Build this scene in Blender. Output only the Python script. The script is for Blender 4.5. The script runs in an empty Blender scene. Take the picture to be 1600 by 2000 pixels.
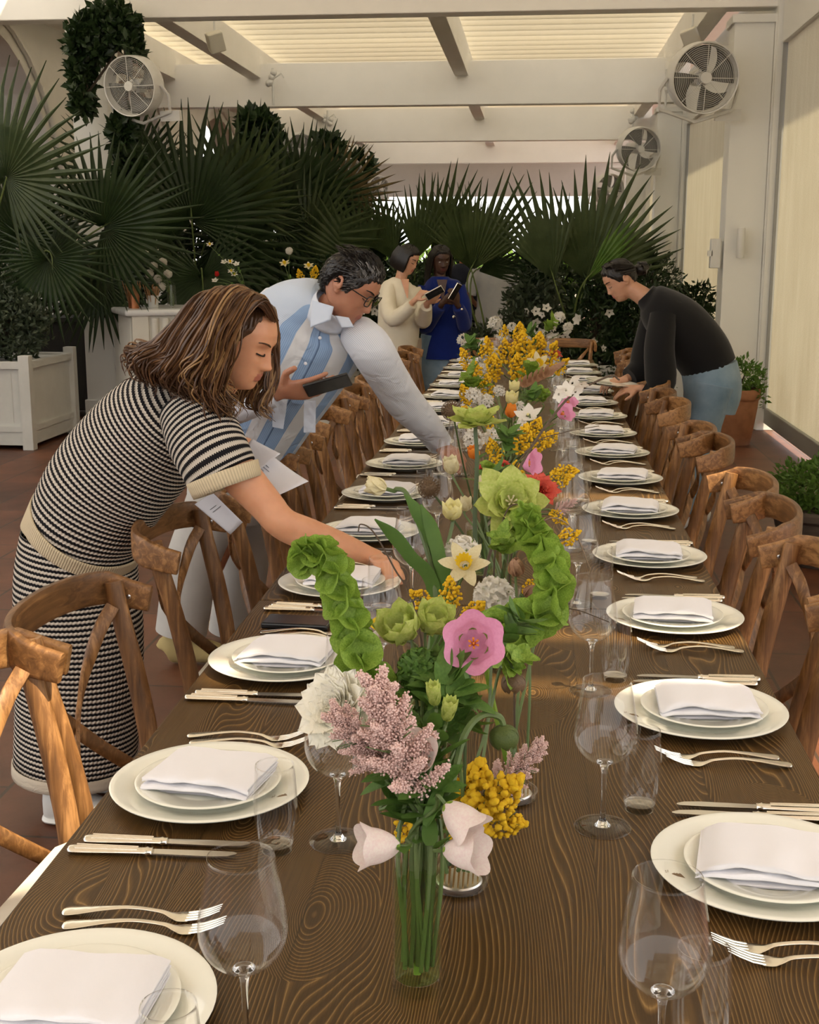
import bpy, math, random
import numpy as np
from mathutils import Vector, Matrix, noise as mnoise
sc = bpy.context.scene
COL = sc.collection
R = math.radians
PI = math.pi
# ------------------------------------------------------------------ camera
F_PX, CAM_Z, VX, VY = 2450.0, 1.58, 1046.0, 495.0
PITCH = math.atan((1000 - VY) / F_PX)
YAW = math.atan((VX - 800) * math.cos(PITCH) / F_PX)
cam_d = bpy.data.cameras.new('camera')
cam = bpy.data.objects.new('camera', cam_d)
COL.objects.link(cam)
cam_d.sensor_fit = 'HORIZONTAL'
cam_d.sensor_width = 36
cam_d.lens = F_PX / 1600 * 36
cam.location = (0, 0, CAM_Z)
cam.rotation_euler = (PI / 2 - PITCH, 0, YAW)
cam_d.clip_start = 0.05
sc.camera = cam
# ------------------------------------------------------------------ view, sky and sun
sc.view_settings.view_transform = 'Standard'
sc.view_settings.look = 'None'
sc.view_settings.exposure = 0.32
sc.view_settings.gamma = 1
sc.cycles.use_denoising = True
sc.cycles.denoising_input_passes = 'RGB_ALBEDO'
sc.cycles.max_bounces = 12
sc.cycles.transparent_max_bounces = 32
sc.cycles.transmission_bounces = 12
sc.cycles.glossy_bounces = 4
sc.cycles.diffuse_bounces = 4
sc.cycles.sample_clamp_indirect = 4
sc.cycles.caustics_reflective = False
sc.cycles.caustics_refractive = False
w = bpy.data.worlds.new('world')
sc.world = w
w.use_nodes = True
bg = w.node_tree.nodes['Background']
bg.inputs[0].default_value = (1.0, 0.975, 0.94, 1)
bg.inputs[1].default_value = 1.55
SUN_DIR = Vector((-0.50, 0.28, -0.82)).normalized()     # the way the light travels
sd = bpy.data.lights.new('sun', 'SUN')
sd.energy = 9.0
sd.angle = R(0.8)
sd.color = (1.0, 0.86, 0.62)
so = bpy.data.objects.new('sun', sd)
COL.objects.link(so)
so.rotation_euler = SUN_DIR.to_track_quat('-Z', 'Y').to_euler()

# ------------------------------------------------------------------ helpers
fw = Vector((-math.sin(YAW) * math.cos(PITCH), math.cos(YAW) * math.cos(PITCH), -math.sin(PITCH)))
rt = Vector((math.cos(YAW), math.sin(YAW), 0))
upv = rt.cross(fw)
CAMP = Vector((0, 0, CAM_Z))
def ray(px, py):
    return fw + rt * ((px - 800) / F_PX) + upv * ((1000 - py) / F_PX)
def atY(px, py, Y):                      # world point seen at a pixel, at the distance Y down the room
    d = ray(px, py); return CAMP + d * (Y / d.y)
def onZ(px, py, Z):
    d = ray(px, py); return CAMP + d * ((Z - CAM_Z) / d.z)
def V(*a):
    return Vector(a[0]) if len(a) == 1 else Vector(a)

class MB:
    """collects vertices and faces of ONE mesh"""
    def __init__(s):
        s.v = []; s.f = []; s.uv = {}; s.m = []; s.cur = 0
    def add(s, vs, fs, uvs=None):
        b = len(s.v)
        s.v.extend([tuple(x) for x in vs])
        for i, f in enumerate(fs):
            if uvs: s.uv[len(s.f)] = [uvs[k] for k in f] if not isinstance(uvs[0], list) else uvs[i]
            s.f.append([b + k for k in f]); s.m.append(s.cur)
        return s
    def box(s, c, d, rz=0, M=None):
        x, y, z = [k / 2 for k in d]
        m = M if M else Matrix.Translation(V(c)) @ Matrix.Rotation(rz, 4, 'Z')
        vs = [m @ V(a * x, b * y, e * z) for a in (-1, 1) for b in (-1, 1) for e in (-1, 1)]
        return s.add(vs, [(0, 1, 3, 2), (4, 6, 7, 5), (0, 4, 5, 1), (2, 3, 7, 6), (0, 2, 6, 4), (1, 5, 7, 3)])
    def loft(s, pts, rads, n=12, up=None, cap=True, vlen=True, ph=0.0, sq=1.0):
        """tube along pts; rads items: r or (rx, ry) with ry along 'up'"""
        P = [V(p) for p in pts]
        L = len(P); frames = []
        u = V(up) if up else None
        prev = None; dist = [0]
        for i in range(L):
            t = (P[min(i + 1, L - 1)] - P[max(i - 1, 0)])
            if t.length < 1e-9: t = V(0, 0, 1)
            t.normalize()
            if i: dist.append(dist[-1] + (P[i] - P[i - 1]).length)
            if u is not None:
                uu = u[i] if isinstance(up, list) and not isinstance(up[0], (int, float)) else u
                b = V(uu) - t * V(uu).dot(t)
                if b.length < 1e-6: b = V(0.01, 1, 0) - t * t.y
            elif prev is None:
                a = V(0, 0, 1) if abs(t.z) < .9 else V(1, 0, 0)
                b = a - t * a.dot(t)
            else:
                b = prev - t * prev.dot(t)
            b.normalize(); prev = b
            frames.append((t.cross(b), b))
        vs = []; uvs = []
        for i in range(L):
            r = rads[i] if isinstance(rads, (list, tuple)) else rads
            rx, ry = (r, r) if not isinstance(r, (list, tuple)) else r
            a, b = frames[i]
            for k in range(n):
                th = 2 * PI * k / n + ph
                c_, s_ = math.cos(th), math.sin(th)
                if sq != 1: c_, s_ = math.copysign(abs(c_) ** sq, c_), math.copysign(abs(s_) ** sq, s_)
                vs.append(P[i] + a * (rx * c_) + b * (ry * s_))
        fs = []; fuv = []
        for i in range(L - 1):
            for k in range(n):
                k2 = (k + 1) % n
                fs.append((i * n + k, i * n + k2, (i + 1) * n + k2, (i + 1) * n + k))
                fuv.append([(k / n, dist[i]), ((k + 1) / n, dist[i]), ((k + 1) / n, dist[i + 1]), (k / n, dist[i + 1])])
        if cap:
            for row, rev in ((0, True), (L - 1, False)):
                f = list(range(row * n, row * n + n))
                if rev: f = f[::-1]
                fs.append(tuple(f)); fuv.append([(0.5, dist[row])] * n)
        return s.add(vs, fs, fuv)
    def lathe(s, prof, n=32, M=None, closed=False):
        M = M or Matrix.Identity(4)
        vs = []; fs = []; uvs = []
        d = [0]
        for i in range(1, len(prof)):
            d.append(d[-1] + math.hypot(prof[i][0] - prof[i - 1][0], prof[i][1] - prof[i - 1][1]))
        for (r, z) in prof:
            for k in range(n):
                a = 2 * PI * k / n
                vs.append(M @ V(max(r, 1e-5) * math.cos(a), max(r, 1e-5) * math.sin(a), z))
        L = len(prof)
        for i in range(L if closed else L - 1):
            j = (i + 1) % L
            for k in range(n):
                k2 = (k + 1) % n
                fs.append((i * n + k, i * n + k2, j * n + k2, j * n + k))
                uvs.append([(k / n, d[i]), ((k + 1) / n, d[i]), ((k + 1) / n, d[j]), (k / n, d[j])])
        return s.add(vs, fs, uvs)
    def ball(s, c, r, nu=12, nv=8, M=None):
        r = (r, r, r) if not isinstance(r, (list, tuple)) else r
        m = Matrix.Translation(V(c)) @ (M or Matrix.Identity(4))
        vs = [m @ V(0, 0, -r[2])]
        for i in range(1, nv):
            a = -PI / 2 + PI * i / nv
            for k in range(nu):
                t = 2 * PI * k / nu
                vs.append(m @ V(r[0] * math.cos(a) * math.cos(t), r[1] * math.cos(a) * math.sin(t), r[2] * math.sin(a)))
        vs.append(m @ V(0, 0, r[2]))
        fs = []
        for k in range(nu): fs.append((0, 1 + (k + 1) % nu, 1 + k))
        for i in range(nv - 2):
            for k in range(nu):
                a = 1 + i * nu + k; b = 1 + i * nu + (k + 1) % nu
                fs.append((a, b, b + nu, a + nu))
        t = len(vs) - 1; o = 1 + (nv - 2) * nu
        for k in range(nu): fs.append((o + k, o + (k + 1) % nu, t))
        return s.add(vs, fs)
    def grid(s, fn, nu, nv, wrap=False):
        """fn(u, v) -> point, u, v in 0..1"""
        vs = [fn(i / nu, j / nv) for j in range(nv + 1) for i in range(nu + 1)]
        fs = []; uvs = []
        for j in range(nv):
            for i in range(nu):
                a = j * (nu + 1) + i
                fs.append((a, a + 1, a + nu + 2, a + nu + 1))
                uvs.append([(i / nu, j / nv), ((i + 1) / nu, j / nv), ((i + 1) / nu, (j + 1) / nv), (i / nu, (j + 1) / nv)])
        return s.add(vs, fs, uvs)
    def prism(s, poly, h, M):
        """polygon (x, y) extruded by h along local z"""
        n = len(poly)
        vs = [M @ V(x, y, 0) for x, y in poly] + [M @ V(x, y, h) for x, y in poly]
        fs = [tuple(range(n))[::-1], tuple(range(n, 2 * n))] + [(i, (i + 1) % n, n + (i + 1) % n, n + i) for i in range(n)]
        return s.add(vs, fs)
    def mesh(s, name, mats, smooth=True, ang=None):
        me = bpy.data.meshes.new(name)
        me.from_pydata(s.v, [], s.f)
        for m in (mats if isinstance(mats, (list, tuple)) else [mats]):
            me.materials.append(m)
        if s.uv:
            ul = me.uv_layers.new(name='UVMap')
            data = np.zeros(len(me.loops) * 2, dtype=np.float32)
            k = 0
            for i, f in enumerate(s.f):
                u = s.uv.get(i)
                for j in range(len(f)):
                    if u: data[2 * k] = u[j][0]; data[2 * k + 1] = u[j][1]
                    k += 1
            ul.data.foreach_set('uv', data)
        me.polygons.foreach_set('material_index', s.m)
        if smooth: me.polygons.foreach_set('use_smooth', [True] * len(s.f))
        me.update()
        if smooth and ang is not None:
            me.set_sharp_from_angle(angle=R(ang))
        return me

def tag(o, label=None, cat=None, group=None, kind=None):
    if label: o['label'] = label
    if cat: o['category'] = cat
    if group: o['group'] = group
    if kind: o['kind'] = kind
    return o
def obj(name, mb, mat, parent=None, smooth=True, ang=40, loc=None, rot=None, bevel=0, sub=0, solid=0):
    me = mb.mesh(name, mat, smooth, ang) if isinstance(mb, MB) else mb
    o = bpy.data.objects.new(name, me)
    COL.objects.link(o)
    if parent: o.parent = parent
    if loc: o.location = loc
    if rot: o.rotation_euler = rot
    if solid:
        m = o.modifiers.new('s', 'SOLIDIFY'); m.thickness = solid; m.offset = 0
    if bevel:
        m = o.modifiers.new('b', 'BEVEL'); m.width = bevel; m.segments = 2; m.limit_method = 'ANGLE'
        m.harden_normals = False
    if sub:
        m = o.modifiers.new('u', 'SUBSURF'); m.levels = sub; m.render_levels = sub
    return o
def thing(name, label, cat, loc=(0, 0, 0), rz=0, group=None, scale=1):
    o = bpy.data.objects.new(name, None)
    COL.objects.link(o)
    o.location = loc; o.rotation_euler = (0, 0, rz); o.scale = (scale,) * 3
    o.empty_display_size = .1
    return tag(o, label, cat, group)
def copy_tree(o, parent=None):
    c = o.copy(); COL.objects.link(c)
    if parent: c.parent = parent
    for ch in [x for x in o.children]: copy_tree(ch, c)
    return c
def delete_tree(o):
    for ch in list(o.children): delete_tree(ch)
    bpy.data.objects.remove(o)
def smooth_path(pts, n=4):
    """Catmull-Rom through tuples of any length"""
    P = [np.array(p, float) for p in pts]
    P = [2 * P[0] - P[1]] + P + [2 * P[-1] - P[-2]]
    out = []
    for i in range(1, len(P) - 2):
        for k in range(n):
            t = k / n
            out.append(.5 * ((2 * P[i]) + (P[i + 1] - P[i - 1]) * t + (2 * P[i - 1] - 5 * P[i] + 4 * P[i + 1] - P[i + 2]) * t * t
                       + (-P[i - 1] + 3 * P[i] - 3 * P[i + 1] + P[i + 2]) * t ** 3))
    out.append(P[-2])
    return out
def stube(mb, pts, n=10, k=4, up=None, cap=True, sq=1.0):
    """smooth tube; pts are (x, y, z, r) or (x, y, z, rx, ry)"""
    q = smooth_path(pts, k)
    return mb.loft([p[:3] for p in q], [(p[3], p[4]) if len(p) > 4 else p[3] for p in q], n=n, up=up, cap=cap, sq=sq)

ORD = ['first', 'second', 'third', 'fourth', 'fifth', 'sixth', 'seventh', 'eighth', 'ninth', 'tenth', 'eleventh', 'twelfth',
       'thirteenth', 'fourteenth', 'fifteenth', 'sixteenth', 'seventeenth', 'eighteenth']

# ------------------------------------------------------------------ materials
def new_mat(name):
    m = bpy.data.materials.new(name); m.use_nodes = True
    nt = m.node_tree
    return m, nt, nt.nodes['Principled BSDF']
def N(nt, typ, **kw):
    n = nt.nodes.new(typ)
    for k, v in kw.items():
        if k.startswith('i_'):
            key = k[2:]
            n.inputs[int(key) if key.isdigit() else key.replace('_', ' ')].default_value = v
        else: setattr(n, k, v)
    return n
def ramp(nt, src, stops):
    r = nt.nodes.new('ShaderNodeValToRGB')
    while len(r.color_ramp.elements) < len(stops): r.color_ramp.elements.new(.5)
    for e, (p, c) in zip(r.color_ramp.elements, stops):
        e.position = p; e.color = (*c, 1) if len(c) == 3 else c
    nt.links.new(src, r.inputs[0]); return r
def mat(name, col, rough=.5, metal=0, var=None, vs=8, bump=0, bs=60, spec=.5, coat=0, sheen=0, sss=0, trans=0, stretch=(1, 1, 1),
        rvar=0, emit=0, alpha=1):
    """plain surface with optional colour variation (var = second colour) and fine bump"""
    m, nt, p = new_mat(name)
    p.inputs['Base Color'].default_value = (*col, 1)
    p.inputs['Roughness'].default_value = rough
    p.inputs['Metallic'].default_value = metal
    p.inputs['Specular IOR Level'].default_value = spec
    p.inputs['Coat Weight'].default_value = coat
    p.inputs['Sheen Weight'].default_value = sheen
    if sss:
        p.inputs['Subsurface Weight'].default_value = sss
        p.inputs['Subsurface Radius'].default_value = (.012, .005, .003)
        p.inputs['Subsurface Scale'].default_value = 1
    tc = None
    if var or bump:
        tc = N(nt, 'ShaderNodeTexCoord'); mp = N(nt, 'ShaderNodeMapping'); mp.inputs['Scale'].default_value = stretch
        nt.links.new(tc.outputs['Object'], mp.inputs[0])
    if var:
        n = N(nt, 'ShaderNodeTexNoise', i_Scale=vs, i_Detail=6.0, i_Roughness=.6)
        nt.links.new(mp.outputs[0], n.inputs['Vector'])
        r = ramp(nt, n.outputs[0], [(.3, col), (.7, var)])
        nt.links.new(r.outputs[0], p.inputs['Base Color'])
    if bump:
        n = N(nt, 'ShaderNodeTexNoise', i_Scale=bs, i_Detail=4.0)
        nt.links.new(mp.outputs[0], n.inputs['Vector'])
        b = N(nt, 'ShaderNodeBump', i_Strength=bump, i_Distance=.01)
        nt.links.new(n.outputs[0], b.inputs['Height']); nt.links.new(b.outputs[0], p.inputs['Normal'])
    if trans:      # thin leaf or cloth that lets light through
        out = nt.nodes['Material Output']
        t = N(nt, 'ShaderNodeBsdfTranslucent'); mx = N(nt, 'ShaderNodeMixShader'); mx.inputs[0].default_value = trans
        t.inputs[0].default_value = (*col, 1)
        if var: nt.links.new(r.outputs[0], t.inputs[0])
        nt.links.new(p.outputs[0], mx.inputs[1]); nt.links.new(t.outputs[0], mx.inputs[2]); nt.links.new(mx.outputs[0], out.inputs[0])
    return m
def m_glass_thin(name, tint=(1, 1, 1), edge=.55):
    m, nt, p = new_mat(name); nt.nodes.remove(p)
    out = nt.nodes['Material Output']
    t = N(nt, 'ShaderNodeBsdfTransparent'); t.inputs[0].default_value = (*tint, 1)
    g = N(nt, 'ShaderNodeBsdfGlossy'); g.inputs['Roughness'].default_value = .02; g.inputs[0].default_value = (1, 1, 1, 1)
    lw = N(nt, 'ShaderNodeLayerWeight'); lw.inputs[0].default_value = edge
    mr = ramp(nt, lw.outputs['Facing'], [(0, (.022,) * 3), (.5, (.04,) * 3), (.8, (.18,) * 3), (1, (.85,) * 3)])
    mx = N(nt, 'ShaderNodeMixShader')
    nt.links.new(mr.outputs[0], mx.inputs[0]); nt.links.new(t.outputs[0], mx.inputs[1]); nt.links.new(g.outputs[0], mx.inputs[2])
    nt.links.new(mx.outputs[0], out.inputs[0])
    return m
def m_glass(name, col=(1, 1, 1), ior=1.45, rough=0):
    m, nt, p = new_mat(name)
    p.inputs['Base Color'].default_value = (*col, 1); p.inputs['Transmission Weight'].default_value = 1
    p.inputs['Roughness'].default_value = rough; p.inputs['IOR'].default_value = ior
    return m

def m_table():
    m, nt, p = new_mat('stained_pine')
    tc = N(nt, 'ShaderNodeTexCoord')
    # plank index along X gives every board its own grain
    sx = N(nt, 'ShaderNodeSeparateXYZ'); nt.links.new(tc.outputs['Object'], sx.inputs[0])
    d = N(nt, 'ShaderNodeMath', operation='DIVIDE'); d.inputs[1].default_value = .186; nt.links.new(sx.outputs[0], d.inputs[0])
    fl = N(nt, 'ShaderNodeMath', operation='FLOOR'); nt.links.new(d.outputs[0], fl.inputs[0])
    fr = N(nt, 'ShaderNodeMath', operation='FRACT'); nt.links.new(d.outputs[0], fr.inputs[0])
    off = N(nt, 'ShaderNodeMath', operation='MULTIPLY'); off.inputs[1].default_value = 7.31; nt.links.new(fl.outputs[0], off.inputs[0])
    cx = N(nt, 'ShaderNodeCombineXYZ')
    sy = N(nt, 'ShaderNodeMath', operation='MULTIPLY'); sy.inputs[1].default_value = .85; nt.links.new(sx.outputs[1], sy.inputs[0])
    sxx = N(nt, 'ShaderNodeMath', operation='MULTIPLY'); sxx.inputs[1].default_value = 5.0; nt.links.new(sx.outputs[0], sxx.inputs[0])
    nt.links.new(sxx.outputs[0], cx.inputs[0]); nt.links.new(sy.outputs[0], cx.inputs[1]); nt.links.new(off.outputs[0], cx.inputs[2])
    n = N(nt, 'ShaderNodeTexNoise', i_Scale=1.0, i_Detail=1.6, i_Roughness=.42, i_Distortion=.25)
    nt.links.new(cx.outputs[0], n.inputs['Vector'])
    # contour lines of the stretched noise field plus a drift across the board: cathedral figure
    a = N(nt, 'ShaderNodeMath', operation='MULTIPLY'); a.inputs[1].default_value = 8.0; nt.links.new(n.outputs[0], a.inputs[0])
    b = N(nt, 'ShaderNodeMath', operation='MULTIPLY_ADD'); b.inputs[1].default_value = 22.0
    nt.links.new(sx.outputs[0], b.inputs[0]); nt.links.new(a.outputs[0], b.inputs[2])
    # knots
    vo = N(nt, 'ShaderNodeTexVoronoi', i_Scale=1.0); vo.inputs['Randomness'].default_value = 1.0
    kx = N(nt, 'ShaderNodeCombineXYZ')
    k1 = N(nt, 'ShaderNodeMath', operation='MULTIPLY'); k1.inputs[1].default_value = 4.2; nt.links.new(sx.outputs[0], k1.inputs[0])
    k2 = N(nt, 'ShaderNodeMath', operation='MULTIPLY'); k2.inputs[1].default_value = 2.0; nt.links.new(sx.outputs[1], k2.inputs[0])
    nt.links.new(k1.outputs[0], kx.inputs[0]); nt.links.new(k2.outputs[0], kx.inputs[1])
    nt.links.new(kx.outputs[0], vo.inputs['Vector'])
    kr = ramp(nt, vo.outputs['Distance'], [(0, (1, 1, 1)), (.10, (.75,) * 3), (.4, (0, 0, 0))])
    kb = N(nt, 'ShaderNodeMath', operation='MULTIPLY_ADD'); kb.inputs[1].default_value = 4.5
    nt.links.new(kr.outputs[0], kb.inputs[0]); nt.links.new(b.outputs[0], kb.inputs[2])
    f = N(nt, 'ShaderNodeMath', operation='MULTIPLY'); f.inputs[1].default_value = 8.5; nt.links.new(kb.outputs[0], f.inputs[0])
    s = N(nt, 'ShaderNodeMath', operation='FRACT'); nt.links.new(f.outputs[0], s.inputs[0])
    line = ramp(nt, s.outputs[0], [(0, (.5,) * 3), (.3, (0.12,) * 3), (.72, (.1,) * 3), (.9, (1, 1, 1)), (1, (.5,) * 3)])
    fine = N(nt, 'ShaderNodeTexNoise', i_Scale=1.0, i_Detail=5.0, i_Roughness=.7)
    fm = N(nt, 'ShaderNodeMapping'); fm.inputs['Scale'].default_value = (420, 9, 1); nt.links.new(tc.outputs['Object'], fm.inputs[0])
    nt.links.new(fm.outputs[0], fine.inputs['Vector'])
    big = N(nt, 'ShaderNodeTexNoise', i_Scale=1.6, i_Detail=3.0); nt.links.new(cx.outputs[0], big.inputs['Vector'])
    mxa = N(nt, 'ShaderNodeMath', operation='MULTIPLY_ADD'); mxa.inputs[1].default_value = .55
    fsc = N(nt, 'ShaderNodeMath', operation='MULTIPLY'); fsc.inputs[1].default_value = .42; nt.links.new(fine.outputs[0], fsc.inputs[0])
    nt.links.new(line.outputs[0], mxa.inputs[0]); nt.links.new(fsc.outputs[0], mxa.inputs[2])
    mxb = N(nt, 'ShaderNodeMath', operation='MULTIPLY_ADD'); mxb.inputs[1].default_value = .35
    nt.links.new(big.outputs[0], mxb.inputs[0]); nt.links.new(mxa.outputs[0], mxb.inputs[2])
    col = ramp(nt, mxb.outputs[0], [(.2, TBL[0]), (.5, TBL[1]), (.8, TBL[2]), (1, TBL[3])])
    # dark knots and board joints
    kd = ramp(nt, vo.outputs['Distance'], [(0, (.2,) * 3), (.035, (.25,) * 3), (.055, (1, 1, 1))])
    mu = N(nt, 'ShaderNodeMix', data_type='RGBA', blend_type='MULTIPLY'); mu.inputs[0].default_value = 1
    nt.links.new(col.outputs[0], mu.inputs[6]); nt.links.new(kd.outputs[0], mu.inputs[7])
    jr = ramp(nt, fr.outputs[0], [(0, (.35,) * 3), (.012, (1, 1, 1)), (.988, (1, 1, 1)), (1, (.35,) * 3)])
    mj = N(nt, 'ShaderNodeMix', data_type='RGBA', blend_type='MULTIPLY'); mj.inputs[0].default_value = .7
    nt.links.new(mu.outputs[2], mj.inputs[6]); nt.links.new(jr.outputs[0], mj.inputs[7])
    nt.links.new(mj.outputs[2], p.inputs['Base Color'])
    bu = N(nt, 'ShaderNodeBump', i_Strength=.25, i_Distance=.002)
    nt.links.new(mxa.outputs[0], bu.inputs['Height']); nt.links.new(bu.outputs[0], p.inputs['Normal'])
    p.inputs['Roughness'].default_value = .40
    p.inputs['Specular IOR Level'].default_value = .22
    return m
TBL = [(.018, .009, .003), (.062, .031, .009), (.145, .078, .024), (.30, .175, .065)]
def m_wood(name, c0, c1, c2, axis='Z', rough=.45, sc_=1):
    m, nt, p = new_mat(name)
    tc = N(nt, 'ShaderNodeTexCoord'); mp = N(nt, 'ShaderNodeMapping')
    mp.inputs['Scale'].default_value = {'Z': (60 * sc_, 60 * sc_, 4 * sc_), 'X': (4 * sc_, 60 * sc_, 60 * sc_), 'Y': (60 * sc_, 4 * sc_, 60 * sc_)}[axis]
    nt.links.new(tc.outputs['Object'], mp.inputs[0])
    n = N(nt, 'ShaderNodeTexNoise', i_Scale=1.0, i_Detail=6.0, i_Roughness=.65, i_Distortion=.6)
    nt.links.new(mp.outputs[0], n.inputs['Vector'])
    n2 = N(nt, 'ShaderNodeTexNoise', i_Scale=7.0, i_Detail=3.0); nt.links.new(tc.outputs['Object'], n2.inputs['Vector'])
    oi = N(nt, 'ShaderNodeObjectInfo')
    ad = N(nt, 'ShaderNodeMath', operation='MULTIPLY_ADD'); ad.inputs[1].default_value = .5
    nt.links.new(n2.outputs[0], ad.inputs[0]); nt.links.new(n.outputs[0], ad.inputs[2])
    ad2 = N(nt, 'ShaderNodeMath', operation='MULTIPLY_ADD'); ad2.inputs[1].default_value = .16
    nt.links.new(oi.outputs['Random'], ad2.inputs[0]); nt.links.new(ad.outputs[0], ad2.inputs[2])
    r = ramp(nt, ad2.outputs[0], [(.5, c0), (.82, c1), (1.05 if False else 1.0, c2)])
    nt.links.new(r.outputs[0], p.inputs['Base Color'])
    b = N(nt, 'ShaderNodeBump', i_Strength=.35, i_Distance=.003)
    nt.links.new(n.outputs[0], b.inputs['Height']); nt.links.new(b.outputs[0], p.inputs['Normal'])
    p.inputs['Roughness'].default_value = rough
    return m
def m_floor():
    m, nt, p = new_mat('terracotta_tiles')
    tc = N(nt, 'ShaderNodeTexCoord')
    mp = N(nt, 'ShaderNodeMapping'); nt.links.new(tc.outputs['Object'], mp.inputs[0])
    mp.inputs['Rotation'].default_value = (0, 0, R(90))
    br = N(nt, 'ShaderNodeTexBrick'); br.offset = .5
    for k, v_ in dict(Scale=1.0, Mortar_Size=.006, Brick_Width=.62, Row_Height=.31, Bias=0.0).items():
        br.inputs[k.replace('_', ' ')].default_value = v_
    br.inputs['Color1'].default_value = (.13, .045, .020, 1); br.inputs['Color2'].default_value = (.09, .030, .014, 1)
    br.inputs['Mortar'].default_value = (.05, .028, .018, 1)
    nt.links.new(mp.outputs[0], br.inputs['Vector'])
    n = N(nt, 'ShaderNodeTexNoise', i_Scale=2.2, i_Detail=8.0, i_Roughness=.65); nt.links.new(tc.outputs['Object'], n.inputs['Vector'])
    r = ramp(nt, n.outputs[0], [(.3, (.6,) * 3), (.7, (1.35,) * 3)])
    mu = N(nt, 'ShaderNodeMix', data_type='RGBA', blend_type='MULTIPLY'); mu.inputs[0].default_value = 1
    nt.links.new(br.outputs[0], mu.inputs[6]); nt.links.new(r.outputs[0], mu.inputs[7])
    nt.links.new(mu.outputs[2], p.inputs['Base Color'])
    p.inputs['Roughness'].default_value = .5
    b = N(nt, 'ShaderNodeBump', i_Strength=.4, i_Distance=.01); nt.links.new(n.outputs[0], b.inputs['Height']); nt.links.new(b.outputs[0], p.inputs['Normal'])
    return m
def m_blind():
    m, nt, p = new_mat('blind_cloth')
    tc = N(nt, 'ShaderNodeTexCoord'); mp = N(nt, 'ShaderNodeMapping'); mp.inputs['Scale'].default_value = (1, 2.2, .35)
    nt.links.new(tc.outputs['Object'], mp.inputs[0])
    n = N(nt, 'ShaderNodeTexNoise', i_Scale=2.5, i_Detail=7.0, i_Roughness=.65); nt.links.new(mp.outputs[0], n.inputs['Vector'])
    r = ramp(nt, n.outputs[0], [(.3, (.66, .63, .53)), (.7, (.75, .73, .64))])
    wv = N(nt, 'ShaderNodeTexNoise', i_Scale=1.0, i_Detail=2.0); m2 = N(nt, 'ShaderNodeMapping'); m2.inputs['Scale'].default_value = (1, 30, 260)
    nt.links.new(tc.outputs['Object'], m2.inputs[0]); nt.links.new(m2.outputs[0], wv.inputs['Vector'])
    rr = ramp(nt, wv.outputs[0], [(.3, (.88,) * 3), (.7, (1.05,) * 3)])
    mu = N(nt, 'ShaderNodeMix', data_type='RGBA', blend_type='MULTIPLY'); mu.inputs[0].default_value = 1
    nt.links.new(r.outputs[0], mu.inputs[6]); nt.links.new(rr.outputs[0], mu.inputs[7])
    p.inputs['Roughness'].default_value = .9
    nt.links.new(mu.outputs[2], p.inputs['Base Color'])
    t = N(nt, 'ShaderNodeBsdfTranslucent'); nt.links.new(mu.outputs[2], t.inputs[0])
    mx = N(nt, 'ShaderNodeMixShader'); mx.inputs[0].default_value = .5
    out = nt.nodes['Material Output']
    nt.links.new(p.outputs[0], mx.inputs[1]); nt.links.new(t.outputs[0], mx.inputs[2]); nt.links.new(mx.outputs[0], out.inputs[0])
    return m
M = {}
M['table'] = m_table()
M['chair'] = m_wood('chair_wood', (.045, .019, .006), (.18, .080, .025), (.36, .18, .065))
M['chair_rail'] = m_wood('chair_rail_wood', (.05, .021, .007), (.19, .085, .027), (.36, .18, .065), axis='X')
M['underframe'] = mat('dark_underframe', (.03, .018, .01), .6)
M['cushion'] = mat('cream_cushion', (.72, .66, .55), .85, bump=.15, bs=300, sheen=.2)
M['porcelain'] = mat('porcelain', (.86, .86, .77), .12, spec=.55, coat=.4)
M['linen'] = mat('white_linen', (.84, .83, .86), .9, bump=.25, bs=500, sheen=.15)
M['silver'] = mat('silver_plate', (.80, .77, .70), .2, 1.0, bump=.05, bs=90)
M['steel'] = mat('knife_steel', (.62, .60, .57), .16, 1.0)
M['bowl_glass'] = m_glass_thin('thin_glass')
M['base_glass'] = m_glass_thin('thick_base_glass', (.93, .94, .92), .75)
M['glass'] = m_glass('clear_glass')
M['white'] = mat('white_paint', (.85, .825, .765), .55, var=(.80, .775, .715), vs=1.5)
M['white2'] = mat('post_paint', (.72, .71, .66), .5)
M['louvre'] = mat('louvre_white', (.86, .83, .76), .6, trans=.42)
M['floor'] = m_floor()
M['plaster'] = mat('white_plaster', (.74, .71, .65), .85, var=(.68, .655, .60), vs=2, bump=.2, bs=12)
M['blind'] = m_blind()
M['grey'] = mat('grey_aluminium', (.30, .30, .28), .45, .3)
M['dark'] = mat('dark_rubber', (.015, .014, .012), .6)
M['screw'] = mat('zinc_screw', (.6, .6, .6), .3, 1.0)
M['fan'] = mat('fan_white', (.62, .61, .57), .4)
M['fan_blade'] = mat('fan_blade_grey', (.10, .095, .085), .4)
# ================================================================== the setting
def struct(name, mb, m, **kw):
    o = obj(name, mb, m, **kw); o['kind'] = 'structure'; return o
struct('floor', MB().box((0, 14, -.05), (26, 44, .1)), M['floor'], smooth=False)
YB = [11.7, 18.7, 24.6, 30.6]
M['seal'] = mat('grey_seal', (.22, .21, .18), .6)  # shade of the gaps between roof blades, put into a grey colour
XP_R, XP_L, XC = 1.85, -4.1, -1.1
PW = .34
k = 1
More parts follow.
